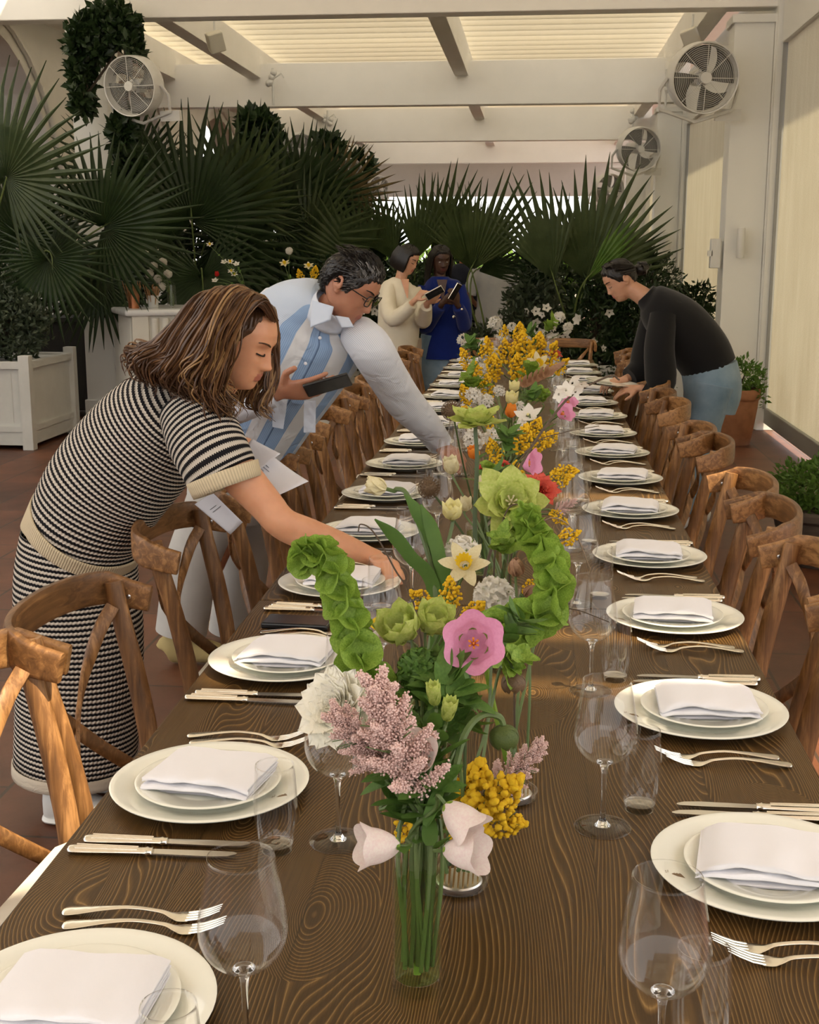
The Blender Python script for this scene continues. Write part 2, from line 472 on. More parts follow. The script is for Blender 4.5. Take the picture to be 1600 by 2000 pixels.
# posts with caps, both rows
for i, y in enumerate(YB):
    for x in (XP_R, XP_L):
        mb = MB().box((x, y + .17, 1.80), (PW, .34, 3.60)).box((x, y + .17, 3.565), (PW + .05, .40, .07)).box((x, y + .17, .10), (PW + .04, .38, .2))
        if x > 0:
            mb.box((x + PW / 2 + .02, y - .02, 1.8), (.04, .05, 3.6)).box((x + PW / 2 + .09, y + .15, 1.9), (.16, .48, 3.8))
        struct('trim_%d' % k, mb, M['white2'], smooth=False, bevel=.006); k += 1
ZB = 3.66
for i, y in enumerate(YB):          # cross beams
    mb = MB().box(((XP_L + XP_R) / 2 - .6, y + .10, ZB + .30), (XP_R - XP_L + 1.7, .22, .60))
    struct('trim_%d' % k, mb, M['white'], smooth=False, bevel=.008); k += 1
for x in (XP_L - 1.25, XP_L, XC, XP_R):     # long beams over them
    mb = MB().box((x, 20.5, ZB + .60), (.20, 20.4, .40))
    struct('trim_%d' % k, mb, M['white'], smooth=False, bevel=.006); k += 1
for x in (XP_L, XC, XP_R + .02):            # the same beams over the table, in front of the first cross beam
    mb = MB().box((x, 4.0, ZB + .80), (.20, 15.2, .30))
    struct('trim_%d' % k, mb, M['white'], smooth=False, bevel=.006); k += 1
# louvred roof: white blades tilted so that the light comes between them
def louvre(x0, x1, y, z, w=.34, tilt=R(24), m='louvre'):
    Mx = Matrix.Translation(V((x0 + x1) / 2, y, z)) @ Matrix.Rotation(tilt, 4, 'X')
    return MB().box(None, (x1 - x0, w, .022), M=Mx)
mb = MB()
y = 12.0
while y < 31:
    Mx = Matrix.Translation(V(-1.6, y, ZB + 1.0)) @ Matrix.Rotation(R(-24), 4, 'X')
    mb.box(None, (7.8, .50, .024), M=Mx); y += .42
struct('ceiling', mb, M['louvre'], smooth=False)
# added grey strips paint the dark gaps between the blades and stop stray sun
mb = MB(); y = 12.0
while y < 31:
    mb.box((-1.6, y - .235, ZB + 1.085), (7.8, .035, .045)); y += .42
struct('ceiling_gap_shade', mb, M['seal'], smooth=False)
mb = MB()
y = -3.5
# unseen slots, shaped so that sun patches fall on the table and first chair
SUN_SLOTS = [(1.28, 1.36, 2.3, 2.9), (.93, 1.03, 1.75, 2.75), (.50, .88, 1.30, 1.72)]
while y < 12.1:
    xs = [(-4.3, 2.06)] if y < -1 or y > 2.6 else None
    mb.box((-1.15, y, ZB + 1.02), (6.3, .42, .024)) if xs else None
    y += .42
struct('ceiling_near', mb, M['louvre'], smooth=False)
# unseen roof over the first places: flat panels round the slots made for the sun
mb = MB()
Z0 = ZB + 1.02
def panels(rects, x0, x1, y0, y1):
    ys = sorted({y0, y1} | {v for r in rects for v in r[:2]})
    for a, b in zip(ys, ys[1:]):
        cuts = sorted([(r[2], r[3]) for r in rects if r[0] <= a and b <= r[1]])
        cur = x0
        for c0, c1 in cuts:
            mb.box(((cur + c0) / 2, (a + b) / 2, Z0), (c0 - cur, b - a, .024)); cur = c1
        mb.box(((cur + x1) / 2, (a + b) / 2, Z0), (x1 - cur, b - a, .024))
panels(SUN_SLOTS, -4.3, 3.4, -1.3, 2.85)
struct('ceiling_sun_slots', mb, M['louvre'], smooth=False)
struct('ceiling_back', MB().box((-1.6, 32.6, ZB + 1.02), (9.6, 4.2, .03)), M['plaster'], smooth=False)  # panel added to keep the sun off the far wall
struct('ceiling_sun_block', MB().box((2.7, 17, Z0), (1.3, 28, .03)), M['plaster'], smooth=False)  # overhang added to block sun coming in above the blinds
# left wall with arches, dark rooms behind
def arch_wall(name, x, y0, y1, arches, top=5.2, th=.35):
    """wall in the plane x with arched openings (yc, halfwidth, spring height)"""
    mb = MB()
    cur = y0
    for (yc, hw, sp) in arches:
        mb.box((x, (cur + yc - hw) / 2, top / 2), (th, yc - hw - cur, top))
        n = 16
        pts = [(yc - hw * math.cos(PI * i / n), sp + hw * math.sin(PI * i / n)) for i in range(n + 1)]
        for i in range(n):
            (ya, za), (yb, zb) = pts[i], pts[i + 1]
            vs = []
            for xx in (x - th / 2, x + th / 2):
                vs += [V(xx, ya, za), V(xx, yb, zb), V(xx, yb, top), V(xx, ya, top)]
            mb.add(vs, [(0, 1, 2, 3), (7, 6, 5, 4), (0, 4, 5, 1), (3, 2, 6, 7)])
        # raised moulding round the arch
        q = [V(x + th / 2 + .02, yc - (hw + .16) * math.cos(PI * i / n), sp + (hw + .16) * math.sin(PI * i / n)) for i in range(n + 1)]
        mb.loft([V(x + th / 2 + .02, yc - hw - .16, 0)] + q + [V(x + th / 2 + .02, yc + hw + .16, 0)], .035, n=6)
        cur = yc + hw
    mb.box((x, (cur + y1) / 2, top / 2), (th, y1 - cur, top))
    return struct(name, mb, M['plaster'], smooth=False)
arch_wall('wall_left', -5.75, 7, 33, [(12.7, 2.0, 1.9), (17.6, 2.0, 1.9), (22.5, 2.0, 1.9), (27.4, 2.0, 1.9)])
struct('wall_left_back', MB().box((-9, 19, 2.6), (.3, 26, 5.2)), mat('dark_room_shade', (.035, .032, .028), .8), smooth=False)  # near-black wall paints the darkness of the rooms behind the arches
# far wall: solid band above a row of openings onto the bright garden
mb = MB()
mb.box((-1.8, 34, 4.75), (9.4, .3, 3.4))
for x, wd in ((-6.0, 1.6), (2.0, 1.0)):
    mb.box((x, 34, 1.6), (wd, .3, 3.2))
mb.box((-2.0, 34, .35), (8, .3, .7))
struct('wall_back', mb, M['plaster'], smooth=False)
# hoops of white canvas chairs seen against the light at the far end
# roller blinds on the right
def blind(y0, y1, z0, z1, x, label):
    r = thing('roller_blind', label, 'blind', (x, (y0 + y1) / 2, 0), 0, 'cream roller blinds along the right side')
    mb = MB().box((0, 0, (z0 + z1) / 2), (.006, y1 - y0 - .06, z1 - z0))
    obj('blind_cloth', mb, M['blind'], r, smooth=False)
    obj('bottom_bar', MB().box((0, 0, z0 - .06), (.06, y1 - y0 - .03, .14)), M['grey'], r, smooth=False, bevel=.008)
    for s in (-1, 1):
        obj('guide_rail', MB().box((-.01, s * (y1 - y0) / 2, z1 / 2 + .1), (.06, .04, z1 - .2)), M['grey'], r, smooth=False)
    obj('roller_box', MB().box((0, 0, z1 + .35), (.1, y1 - y0, .7)), M['white2'], r, smooth=False)
blind(3.5, 11.6, .20, 3.35, 2.12, 'cream roller blind nearest the camera, right edge of the room')
blind(12.15, 18.6, .20, 3.35, 2.12, 'cream roller blind between the two nearest white posts')
blind(19.1, 24.6, .20, 3.35, 2.12, 'cream roller blind furthest down the right side')
# ================================================================== tables
TX0, TX1, TZ = -.648, .470, .76
seams = [(-.9, 0.43), (.435, 2.874), (2.879, 5.30), (5.305, 7.70), (7.705, 10.03)]
tl = ['wooden dining table section nearest the camera, mostly out of view', 'wooden dining table section under the tall glass vase',
      'wooden dining table section under the woman\'s reaching hand', 'wooden dining table section beside the woman in black',
      'wooden dining table section at the far end of the row']
for i, (a, b) in enumerate(seams[1:]):
    if i == 0: a = -.6
    t = thing('dining_table', tl[i + 1], 'table', ((TX0 + TX1) / 2, (a + b) / 2, 0), 0, 'dark wooden tables in one long row')
    W, L = TX1 - TX0, b - a
    top = MB().box((0, 0, TZ - .0225), (W, L, .045))
    obj('table_top', top, M['table'], t, smooth=False, bevel=.003)
    ap = MB()
    for s in (-1, 1):
        ap.box((s * (W / 2 - .06), 0, TZ - .095), (.025, L - .12, .10)).box((0, s * (L / 2 - .06), TZ - .095), (W - .12, .025, .10))
    obj('apron', ap, M['underframe'], t, smooth=False)
    for sx in (-1, 1):
        for sy in (-1, 1):
            obj('leg', MB().box((sx * (W / 2 - .42), sy * (L / 2 - .12), (TZ - .05) / 2), (.08, .08, TZ - .05)), M['underframe'], t, smooth=False)

# ================================================================== chairs
def make_chair():
    c = thing('cross_back_chair', '', 'chair')
    for s in (-1, 1):
        lg = MB(); stube(lg, [(s * .185, .185, 0, .015), (s * .19, .18, .2, .019), (s * .19, .175, .43, .021)], n=10)
        obj('front_leg', lg, M['chair'], c)
        lg = MB()
        stube(lg, [(s * .205, -.235, 0, .014, .017), (s * .195, -.205, .25, .016, .020), (s * .19, -.195, .45, .017, .023),
                   (s * .198, -.22, .62, .017, .024), (s * .208, -.262, .80, .017, .022), (s * .212, -.275, .865, .017, .021)], n=12, up=(0, 1, 0))
        obj('back_post', lg, M['chair'], c)
    # bent top rail: wraps round the outside of both posts
    rail = MB(); n = 26
    P = []; H = []
    for i in range(n + 1):
        a = -1 + 2 * i / n
        x = .245 * math.sin(a * PI / 2 * 1.0) if abs(a) < 1 else .245 * a
        yy = -.245 - .12 * (math.cos(a * PI / 2)) ** .75
        if abs(a) > .86: yy += (abs(a) - .86) * .30
        z = .842 + .012 * math.cos(a * PI / 2) - .022 * max(0, abs(a) - .8) / .2
        P.append(V(x, yy, z)); H.append((.0105, .038 * (1 - .22 * max(0, abs(a) - .8) / .2)))
    rail.loft(P, H, n=20, up=(0, 0, 1), sq=.45)
    # flatten the ellipse towards a slat
    ro = obj('top_rail', rail, M['chair_rail'], c)
    for s in (-1, 1):
        cr = MB()
        stube(cr, [(s * .190, -.270, .815, .006, .016), (s * .150, -.292, .76, .006, .016), (s * .065, -.300, .66, .006, .016), (s * -.045, -.272, .555, .006, .016),
                   (s * -.150, -.215, .450, .006, .016)], n=12, up=(s * .5, 0, 1), sq=.5)
        obj('cross_slat', cr, M['chair'], c)
        obj('screw_cap', MB().ball((s * .236, -.262 + .012, .826), (.005, .008, .008), 8, 6), M['screw'], c)
        obj('side_stretcher', MB().loft([(s * .19, .18, .2), (s * .198, -.21, .22)], .011, n=8), M['chair'], c)
    obj('cross_stretcher', MB().loft([(-.19, 0, .21), (.19, 0, .21)], .011, n=8), M['chair'], c)
    def ring(r, z): return [(max(-1, min(1, 1.25 * math.cos(a))) * r * (1 if math.sin(a) > 0 else .97), max(-1, min(1, 1.25 * math.sin(a))) * r, z) for a in [2 * PI * i / 32 for i in range(32)]]
    def squash(mb, levels):
        b = []
        for r, z in levels:
            b += ring(r, z)
        n = 32
        fs = [(i * n + k, i * n + (k + 1) % n, (i + 1) * n + (k + 1) % n, (i + 1) * n + k) for i in range(len(levels) - 1) for k in range(n)]
        fs += [tuple(range(n))[::-1], tuple(range((len(levels) - 1) * n, len(levels) * n))]
        return mb.add([V(*q) for q in b], fs)
    obj('seat', squash(MB(), [(.19, .415), (.205, .42), (.208, .445), (.20, .452)]), M['chair_rail'], c)
    obj('cushion', squash(MB(), [(.175, .452), (.20, .458), (.207, .472), (.203, .487), (.18, .496), (.10, .500)]), M['cushion'], c)
    return c
ch0 = make_chair()
def put_chair(x, y, rz, label, group):
    c = copy_tree(ch0)
    c.location = (x, y, 0); c.rotation_euler = (0, 0, rz)
    tag(c, label, 'chair', group); return c
rng = random.Random(4)
LCX, RCX = -.65, .375
LY = [1.96, 2.40, 3.22, 3.85, 4.40, 4.75, 5.60, 6.05, 6.60, 7.15, 7.70, 8.30, 8.90, 9.50]
RY = [1.85, 2.40, 2.93, 3.55, 3.98, 4.85, 5.20, 6.10, 6.55, 7.10, 7.70, 8.30, 8.90, 9.40]
for i in range(14):
    y = LY[i]
    x = LCX + rng.uniform(-.02, .02)
    if i == 0: x -= .02
    put_chair(x, y, -PI / 2 + rng.uniform(-.06, .06), 'cross-back wooden chair, %s from the camera on the left side of the table' % ORD[i],
              'cross-back chairs on the left side')
for i in range(14):
    y = RY[i]
    put_chair(RCX + rng.uniform(-.02, .02), y, PI / 2 + rng.uniform(-.06, .06), 'cross-back wooden chair, %s from the camera on the right side of the table' % ORD[i],
              'cross-back chairs on the right side')
put_chair(-.33, 10.22, PI, 'cross-back wooden chair at the far head of the table, left of the flowers', 'chairs at the head of the table')
put_chair(.26, 10.20, PI, 'sunlit cross-back wooden chair at the far head of the table, right of the flowers', 'chairs at the head of the table')
delete_tree(ch0)

# ================================================================== place settings
def plate_mesh(name, r, h, well):
    prof = [(0, .003), (well * .8, .003), (well * .82, 0), (well * .88, 0), (well * .92, .004), (well, .006), (r * .94, h - .004), (r, h - .0015), (r + .0005, h),
            (r - .002, h + .001), (r * .93, h - .001), (well * 1.06, .010), (well, .0075), (well * .9, .0065), (0, .0065)]
    return MB().lathe(prof, 64).mesh(name, M['porcelain'], True, 60)
me_ch = plate_mesh('charger_plate', .153, .020, .098)
me_sa = plate_mesh('salad_plate', .112, .016, .068)
def napkin_mesh(seed, w=.172, d=.128):
    rg = random.Random(seed); mb = MB()
    # folded in layers: the sheet runs to and fro, the folds stacked towards the viewer's edge
    path = []; nl = 5
    for l in range(nl):
        z = .002 + .0062 * l
        a, b = (-d / 2 + rg.uniform(0, .006), d / 2 - rg.uniform(0, .004))
        row = [(a + (b - a) * t, z) for t in np.linspace(0, 1, 9)]
        if l % 2: row = row[::-1]
        path += row
        if l < nl - 1:
            y0 = row[-1][0]; s = 1 if y0 > 0 else -1
            path += [(y0 + s * .0028, z + .0015), (y0 + s * .0038, z + .0031), (y0 + s * .0028, z + .0047)]
    path = path[::-1]
    NX = 18; th = .0016
    ph = [rg.uniform(0, 6) for _ in range(6)]
    def pt(u, j, side):
        y, z = path[j]
        x = (u - .5) * w
        lay = z / .02
        zz = z * (1 + .06 * math.sin(u * 5 + ph[0])) + .0013 * math.sin(u * 17 + ph[1] + z * 300) * (1 if y < 0 else .4) * lay
        zz += .0018 * math.sin(u * 9 + ph[2]) * math.exp(-((y + d / 2) / .03) ** 2) * lay
        zz -= .006 * max(0, abs(u - .5) * 2 - .8) / .2 * lay
        x += .003 * math.sin(z * 500 + ph[3]) + y * .03
        y += .003 * math.sin(u * 6 + ph[4] + z * 100)
        return V(x, y, zz + side * th)
    L = len(path)
    for side in (0, 1):
        vs = [pt(i / NX, j, side) for j in range(L) for i in range(NX + 1)]
        fs = []
        for j in range(L - 1):
            for i in range(NX):
                a = j * (NX + 1) + i
                f = (a, a + 1, a + NX + 2, a + NX + 1)
                fs.append(f if side == 0 else f[::-1])
        mb.add(vs, fs)
    b0 = 0; b1 = L * (NX + 1)
    ed = [(j * (NX + 1), (j + 1) * (NX + 1)) for j in range(L - 1)] + [((j + 1) * (NX + 1) + NX, j * (NX + 1) + NX) for j in range(L - 1)]
    for a, b in ed: mb.f.append([b0 + a, b0 + b, b1 + b, b1 + a]); mb.m.append(0)
    return mb.mesh('folded_napkin', M['linen'], True, 50)
nap = [napkin_mesh(s) for s in (1, 2, 3)]
# knife: points towards +x, laid on its side
def knife_parts():
    h = MB()
    stube(h, [(-.112, 0, .006, .004, .003), (-.108, 0, .006, .009, .005), (-.09, 0, .006, .010, .0055), (-.05, 0, .006, .0085, .005), (-.005, 0, .006, .0072, .0048), (.0, 0, .006, .009, .006),
              (.004, 0, .006, .0065, .005), (.009, 0, .006, .009, .005)], n=10, k=3, up=(0, 0, 1))
    for s in (-.5, 0, .5):
        h.loft([(-.10, s * .010, .0112), (-.012, s * .008, .0103)], .0011, n=5)
    b = MB()
    poly = [(.008, -.007), (.09, -.0095), (.115, -.007), (.126, -.001), (.127, .003), (.122, .006), (.08, .0075), (.008, .007)]
    b.prism(poly, .0018, Matrix.Translation(V(0, 0, .0045)))
    return h.mesh('knife_handle', M['silver'], True, 50), b.mesh('knife_blade', M['steel'], False)
kh, kb = knife_parts()
def fork_mesh():
    f = MB()
    # handle and neck: flat tapering bar that rises in an arch, drops to the bowl and lifts at the tines
    prof = [(-.105, .0045, .006, .0012), (-.100, .0045, .011, .002), (-.085, .006, .0105, .002), (-.05, .0105, .006, .0018), (-.015, .013, .0036, .002), (.02, .0095, .0036, .002),
            (.035, .0045, .007, .0014), (.045, .003, .0115, .001), (.058, .0035, .012, .0009)]
    q = smooth_path(prof, 4)
    f.loft([(p[0], 0, p[1]) for p in q], [(p[2], p[3]) for p in q], n=10, up=(0, 0, 1))
    for k in range(4):
        yy = -.0093 + .0062 * k
        f.loft([(.055, yy, .0034), (.070, yy, .006), (.085, yy * .95, .0115), (.099, yy * .9, .018)], [.0017, .0017, .0015, .0008], n=6)
    return f.mesh('dinner_fork', M['silver'], True, 50)
fk = fork_mesh()
# glasses
def wine_parts():
    def wall(outer, th=.0011):
        inner = [(max(r - th, 0), z + (th if r < .02 else 0)) for r, z in outer][::-1]
        return outer + inner
    o = [tuple(p) for p in smooth_path([(.0045, .100), (.012, .1015), (.026, .108), (.039, .122), (.0455, .140), (.0450, .160), (.041, .185), (.0365, .210), (.0345, .226)], 5)]
    b = MB().lathe(wall(o), 40)
    st = MB().lathe([tuple(p) for p in smooth_path([(.0001, .0025), (.004, .003), (.012, .0035), (.009, .006), (.0048, .014), (.0036, .03), (.0034, .06), (.0042, .085), (.0075, .0985), (.012, .1022), (.0001, .1035)], 3)], 20)
    ft = MB().lathe([(.0001, 0), (.040, 0), (.042, .0008), (.0415, .0018), (.030, .0032), (.014, .0052), (.0001, .0056)], 40)
    return b.mesh('glass_bowl', M['bowl_glass']), st.mesh('glass_stem', M['glass']), ft.mesh('glass_foot', M['bowl_glass'], True, 60)
wb, ws, wf = wine_parts()
def tumbler_parts():
    o = [tuple(p) for p in smooth_path([(.021, .008), (.0245, .016), (.0290, .04), (.0305, .065), (.0295, .095), (.0270, .128)], 5)]
    inn = [(r - .0012, z) for r, z in o][::-1]
    b = MB().lathe(o + inn, 36)
    base = MB().lathe([(.0001, 0), (.019, 0), (.0215, .001), (.0222, .006), (.0232, .0115), (.018, .0125), (.0001, .0115)], 36)
    return b.mesh('tumbler_wall', M['bowl_glass']), base.mesh('tumbler_base', M['base_glass'], True, 60)
tw, tb = tumbler_parts()
M['emblem'] = mat('brown_emblem', (.16, .09, .035), .4)
def emblem_mb():
    mb = MB()
    T = Matrix.Identity(4)
    mb.prism([(-.009, -.001), (-.004, .003), (-.003, .0015), (0, .004), (.001, .002), (.004, .0045), (.0055, .003), (.008, -.007), (.003, -.006), (-.002, -.0055)], .0003, T)
    for x, y in ((-.013, .003), (-.0155, .005), (-.012, .007), (-.016, .001)): mb.prism([(x - .001, y), (x, y - .0008), (x + .001, y), (x, y + .001)], .0003, T)
    return mb
em = emblem_mb().mesh('emblem', M['emblem'], False)
def inst(me, name, x, y, z, rz, label, cat, group, tilt=(0, 0)):
    o = bpy.data.objects.new(name, me); COL.objects.link(o)
    o.location = (x, y, z); o.rotation_euler = (tilt[0], tilt[1], rz)
    return tag(o, label, cat, group)
def child(me, name, parent, loc=(0, 0, 0), rot=(0, 0, 0)):
    o = bpy.data.objects.new(name, me); COL.objects.link(o); o.parent = parent; o.location = loc; o.rotation_euler = rot; return o
def setting(side, i, y):
    """side -1: left of the table; the guest faces the flowers"""
    s = side; word = 'left' if s < 0 else 'right'
    xc = -.482 if s < 0 else .322
    xc += rng.uniform(-.012, .012)
    y += rng.uniform(-.014, .014)
    wh = '%s place from the camera on the %s side' % (ORD[i], word)
    z = TZ
    far = y > 6
    p = inst(me_ch, 'charger_plate', xc, y, z, 0, 'large white charger plate, ' + wh, 'plate', 'charger plates along the table')
    jx, jy = rng.uniform(-.006, .008), rng.uniform(-.006, .006)
    q = inst(me_sa, 'salad_plate', xc + jx, y + jy, z + .0088, 0, 'small white plate on the charger, ' + wh, 'plate', 'small plates on the chargers')
    if y < 3.2:
        for o_, r_, hz in ((p, .128, .0158), (q, .093, .0118)):
            an = (R(-18) if s < 0 else R(198))
            e = child(em, 'emblem', o_, (r_ * math.cos(an), r_ * math.sin(an), hz), (0, -.22 * (1 if s < 0 else -1), R(10)))
    inst(rng.choice(nap), 'folded_napkin', xc + jx + rng.uniform(-.006, .006), y + jy + rng.uniform(-.004, .004), z + .0165, rng.uniform(-.16, .08), 'folded white napkin on the small plate, ' + wh, 'napkin', 'folded napkins on the plates')
    # cutlery: on the left side the handles point to the left table edge
    rz0 = 0 if s < 0 else PI
    for k in range(2):
        ky = y + s * (.185 + .032 * k) if s < 0 else y + .175 + .03 * k
        kx = xc - s * .045 - s * .0 + rng.uniform(-.006, .006)
        kx = (xc - .035 + .012 * (1 - k)) if s < 0 else (xc + .02 + .01 * k)
        kn = thing('table_knife', ('inner' if k == 0 else 'outer') + ' table knife, ' + wh, 'knife', (kx, ky, z), rz0 + rng.uniform(-.03, .03), 'table knives')
        child(kh, 'knife_handle', kn); child(kb, 'knife_blade', kn)
        fy = y + .185 + .03 * k if s < 0 else y - .19 - .028 * k
        fx = xc + .0 + .015 * k if s > 0 else xc + .01 + .012 * (1 - k)
        inst(fk, 'dinner_fork', fx, fy, z, rz0 + rng.uniform(-.03, .05) + (.02 if s > 0 else 0), ('inner' if k == 0 else 'outer') + ' silver fork, ' + wh, 'fork', 'silver forks')
    gx, gy, tx, ty = (-.268, y - .145, -.345, y - .185) if s < 0 else (.118, y + .12, .172, y + .19)
    if i == 0: gx, gy, tx, ty = (-.289, 1.144, -.330, 1.035) if s < 0 else (.134, 1.145, .185, 1.185)
    gx += rng.uniform(-.008, .008); gy += rng.uniform(-.01, .01) if i else 0
    g = thing('wine_glass', 'empty stemmed wine glass, ' + wh, 'glass', (gx, gy, z), rng.uniform(0, 6), 'wine glasses')
    child(wb, 'bowl', g); child(ws, 'stem', g); child(wf, 'foot', g)
    t = thing('tumbler', 'small clear tumbler beside the wine glass, ' + wh, 'glass', (tx, ty, z), rng.uniform(0, 6), 'water tumblers')
    child(tw, 'tumbler_wall', t); child(tb, 'tumbler_base', t)
for i in range(15): setting(-1, i, 1.20 + .6 * i if i < 14 else 9.6)
for i in range(15): setting(1, i, 1.0 + .595 * i)
# ================================================================== fans, speakers, lamps
def make_fan():
    f = thing('wall_fan', '', 'fan')       # faces -y, centre at origin, radius .29
    b = MB().lathe([(.27, -.10), (.285, -.095), (.29, -.05), (.29, .09), (.285, .10), (.275, .095), (.275, -.09), (.27, -.10)], 40, Matrix.Rotation(PI / 2, 4, 'X'))
    obj('drum', b, M['fan'], f)
    g = MB(); RX = Matrix.Rotation(PI / 2, 4, 'X')
    for r in [.03 + .0155 * i for i in range(16)]:
        g.lathe([(r - .0014, .10), (r, .1014), (r + .0014, .10), (r, .0986)], 32, RX, closed=True)
    for k in range(8):
        a = 2 * PI * k / 8
        g.loft([(.03 * math.cos(a), -.105, .03 * math.sin(a)), (.275 * math.cos(a), -.10, .275 * math.sin(a))], .003, n=5)
    obj('front_guard', g, M['fan'], f)
    obj('hub', MB().lathe([(.0001, .115), (.045, .115), (.05, .105), (.05, .02), (.0001, .02)], 24, RX), M['fan'], f)
    for k in range(4):
        bl = MB(); a0 = 2 * PI * k / 4
        def fn(u, v, a0=a0):
            r = .04 + .22 * u; a = a0 + (v - .5) * (.55 + .75 * u) + .5 * u
            return V(r * math.cos(a), -.01 + .07 * (v - .5), r * math.sin(a))
        bl.grid(fn, 8, 5)
        obj('blade', bl, M['fan_blade'], f, solid=.004)
    obj('motor', MB().loft([(0, 0, 0), (0, .16, 0)], .07, n=16), M['fan'], f)
    br = MB().loft([(-.30, .0, 0), (-.34, .06, -.1), (-.32, .10, -.26), (.0, .10, -.36), (.32, .10, -.26), (.34, .06, -.1), (.30, 0, 0)], .016, n=6).box((.30, .14, -.30), (.22, .05, .10))
    obj('bracket', br, M['fan'], f)
    return f
fan0 = make_fan()
for px, py, Y, rz, sc_, lab in ((1372, 152, 11.25, R(12), 1.0, 'white drum fan on the nearest post on the right'),
                                (1247, 291, 18.1, R(18), 1.02, 'white drum fan on the second post on the right'),
                                (1188, 370, 24.2, R(25), 1.0, 'small distant white fan on the third post on the right'),
                                (262, 168, 11.2, R(-14), .88, 'white drum fan below the climbing vine at upper left'),
                                (583, 295, 18.0, R(38), .85, 'white drum fan half behind leaves, second on the left'),
                                (682, 335, 24.0, R(35), .85, 'white drum fan half behind leaves, third on the left'),
                                (738, 364, 29.8, R(30), .85, 'furthest small white fan on the left')):
    f = copy_tree(fan0); p = atY(px, py, Y); f.location = p; f.rotation_euler = (R(8), 0, rz); f.scale = (sc_,) * 3
    tag(f, lab, 'fan', 'drum fans on the posts')
delete_tree(fan0)
M['beige'] = mat('beige_plastic', (.60, .56, .46), .5)
for px, py, Y, lab in ((421, 82, 14.3, 'small beige speaker hung from the beam above the left side'), (1350, 76, 14.6, 'small beige speaker hung above the right fan')):
    p = atY(px, py, Y)
    t = thing('ceiling_speaker', lab, 'speaker', p, R(25) if px < 800 else R(-20), 'small speakers under the roof')
    obj('speaker_box', MB().box((0, 0, 0), (.17, .14, .21)), M['beige'], t, smooth=False, bevel=.012, rot=(R(20), R(-18), 0))
    obj('bracket', MB().loft([(0, 0, .05), (0, .05, .16), (0, .05, .26)], .012, n=6), M['fan'], t)
for px, py, Y, s, lab in ((1447, 475, 11.60, 1, 'white cylinder wall lamp on the nearest right post'), (1300, 472, 18.6, 1, 'white cylinder wall lamp on the second right post')):
    p = atY(px, py, Y)
    t = thing('wall_lamp', lab, 'lamp', (p.x, Y, p.z), 0, 'cylinder wall lamps')
    obj('lamp_tube', MB().lathe([(.0001, -.13), (.034, -.13), (.036, -.125), (.036, .125), (.034, .13), (.0001, .13)], 20), M['fan'], t)
    obj('back_plate', MB().box((0, .045, 0), (.05, .05, .16)), M['fan'], t, smooth=False)
p = atY(1397, 495, 11.75)
t = thing('control_box', 'small white switch box on the inner side of the nearest right post', 'box', p)
obj('case', MB().box((0, 0, 0), (.09, .10, .26)), M['fan'], t, smooth=False, bevel=.008)
obj('switch', MB().box((-.05, -.03, 0), (.04, .04, .05)), M['fan'], t, smooth=False)
for px, py, Y, lab in ((533, 155, 18.3, 'white ornamental bracket on the second beam at left'), (715, 290, 29, 'white ornamental bracket on a far beam'), (640, 232, 24.3, 'white ornamental bracket on the third beam at left'),
                  (1302, 158, 18.3, 'white ornamental bracket on the second beam at right'), (1237, 228, 24.3, 'white ornamental bracket on the third beam at right')):
    p = atY(px, py, Y); mb = MB()
    rg = random.Random(px)
    for k in range(5):
        mb.ball((rg.uniform(-.07, .07), 0, rg.uniform(-.14, .1)), (.05, .05, .05), 8, 6)
    mb.loft([(0, 0, -.35), (0, 0, .15)], .02, n=6).loft([(0, 0, 0), (.12, 0, .08), (.16, 0, .02)], .012, n=6)
    o = obj('beam_bracket', mb, M['fan'], loc=p); tag(o, lab, 'bracket', 'ornamental brackets on the beams')

# ================================================================== bar counter with marble top
M['marble'] = mat('marble', (.74, .74, .72), .25, var=(.55, .56, .56), vs=3, stretch=(1, 3, 1))
M['bar'] = mat('bar_paint', (.62, .60, .53), .6)
BC = onZ(247, 606, 1.10)
bar = thing('bar_counter', 'cream bar counter with fluted front and marble top, behind the striped woman', 'counter', (BC.x, BC.y, 0), R(28))
mb = MB().box((1.0, .5, 1.075), (2.04, 1.10, .055))
obj('marble_top', mb, M['marble'], bar, smooth=False, bevel=.02)
mb = MB().box((1.0, .5, .525), (1.9, 1.0, 1.045)).box((1.0, .5, .06), (1.94, 1.04, .12))
mb.box((.11, 0, .53), (.14, .05, 1.04))
obj('body', mb, M['bar'], bar, smooth=False)
fl = MB()
for k in range(18): fl.loft([(.24 + .095 * k, .0, .14), (.24 + .095 * k, .0, 1.03)], .036, n=10)
for k in range(10): fl.loft([(.055, .1 + .09 * k, .14), (.055, .1 + .09 * k, 1.03)], .022, n=10)
obj('fluting', fl, M['bar'], bar)
# dark service unit left of it
dk = thing('service_trolley', 'black service trolley between the white planter and the bar counter', 'trolley', (-4.35, 12.2, 0))
obj('cabinet', MB().box((0, 0, .5), (1.0, .6, .86)), M['dark'], dk, smooth=False, bevel=.01)
obj('top', MB().box((0, 0, .95), (1.06, .66, .04)), M['dark'], dk, smooth=False)

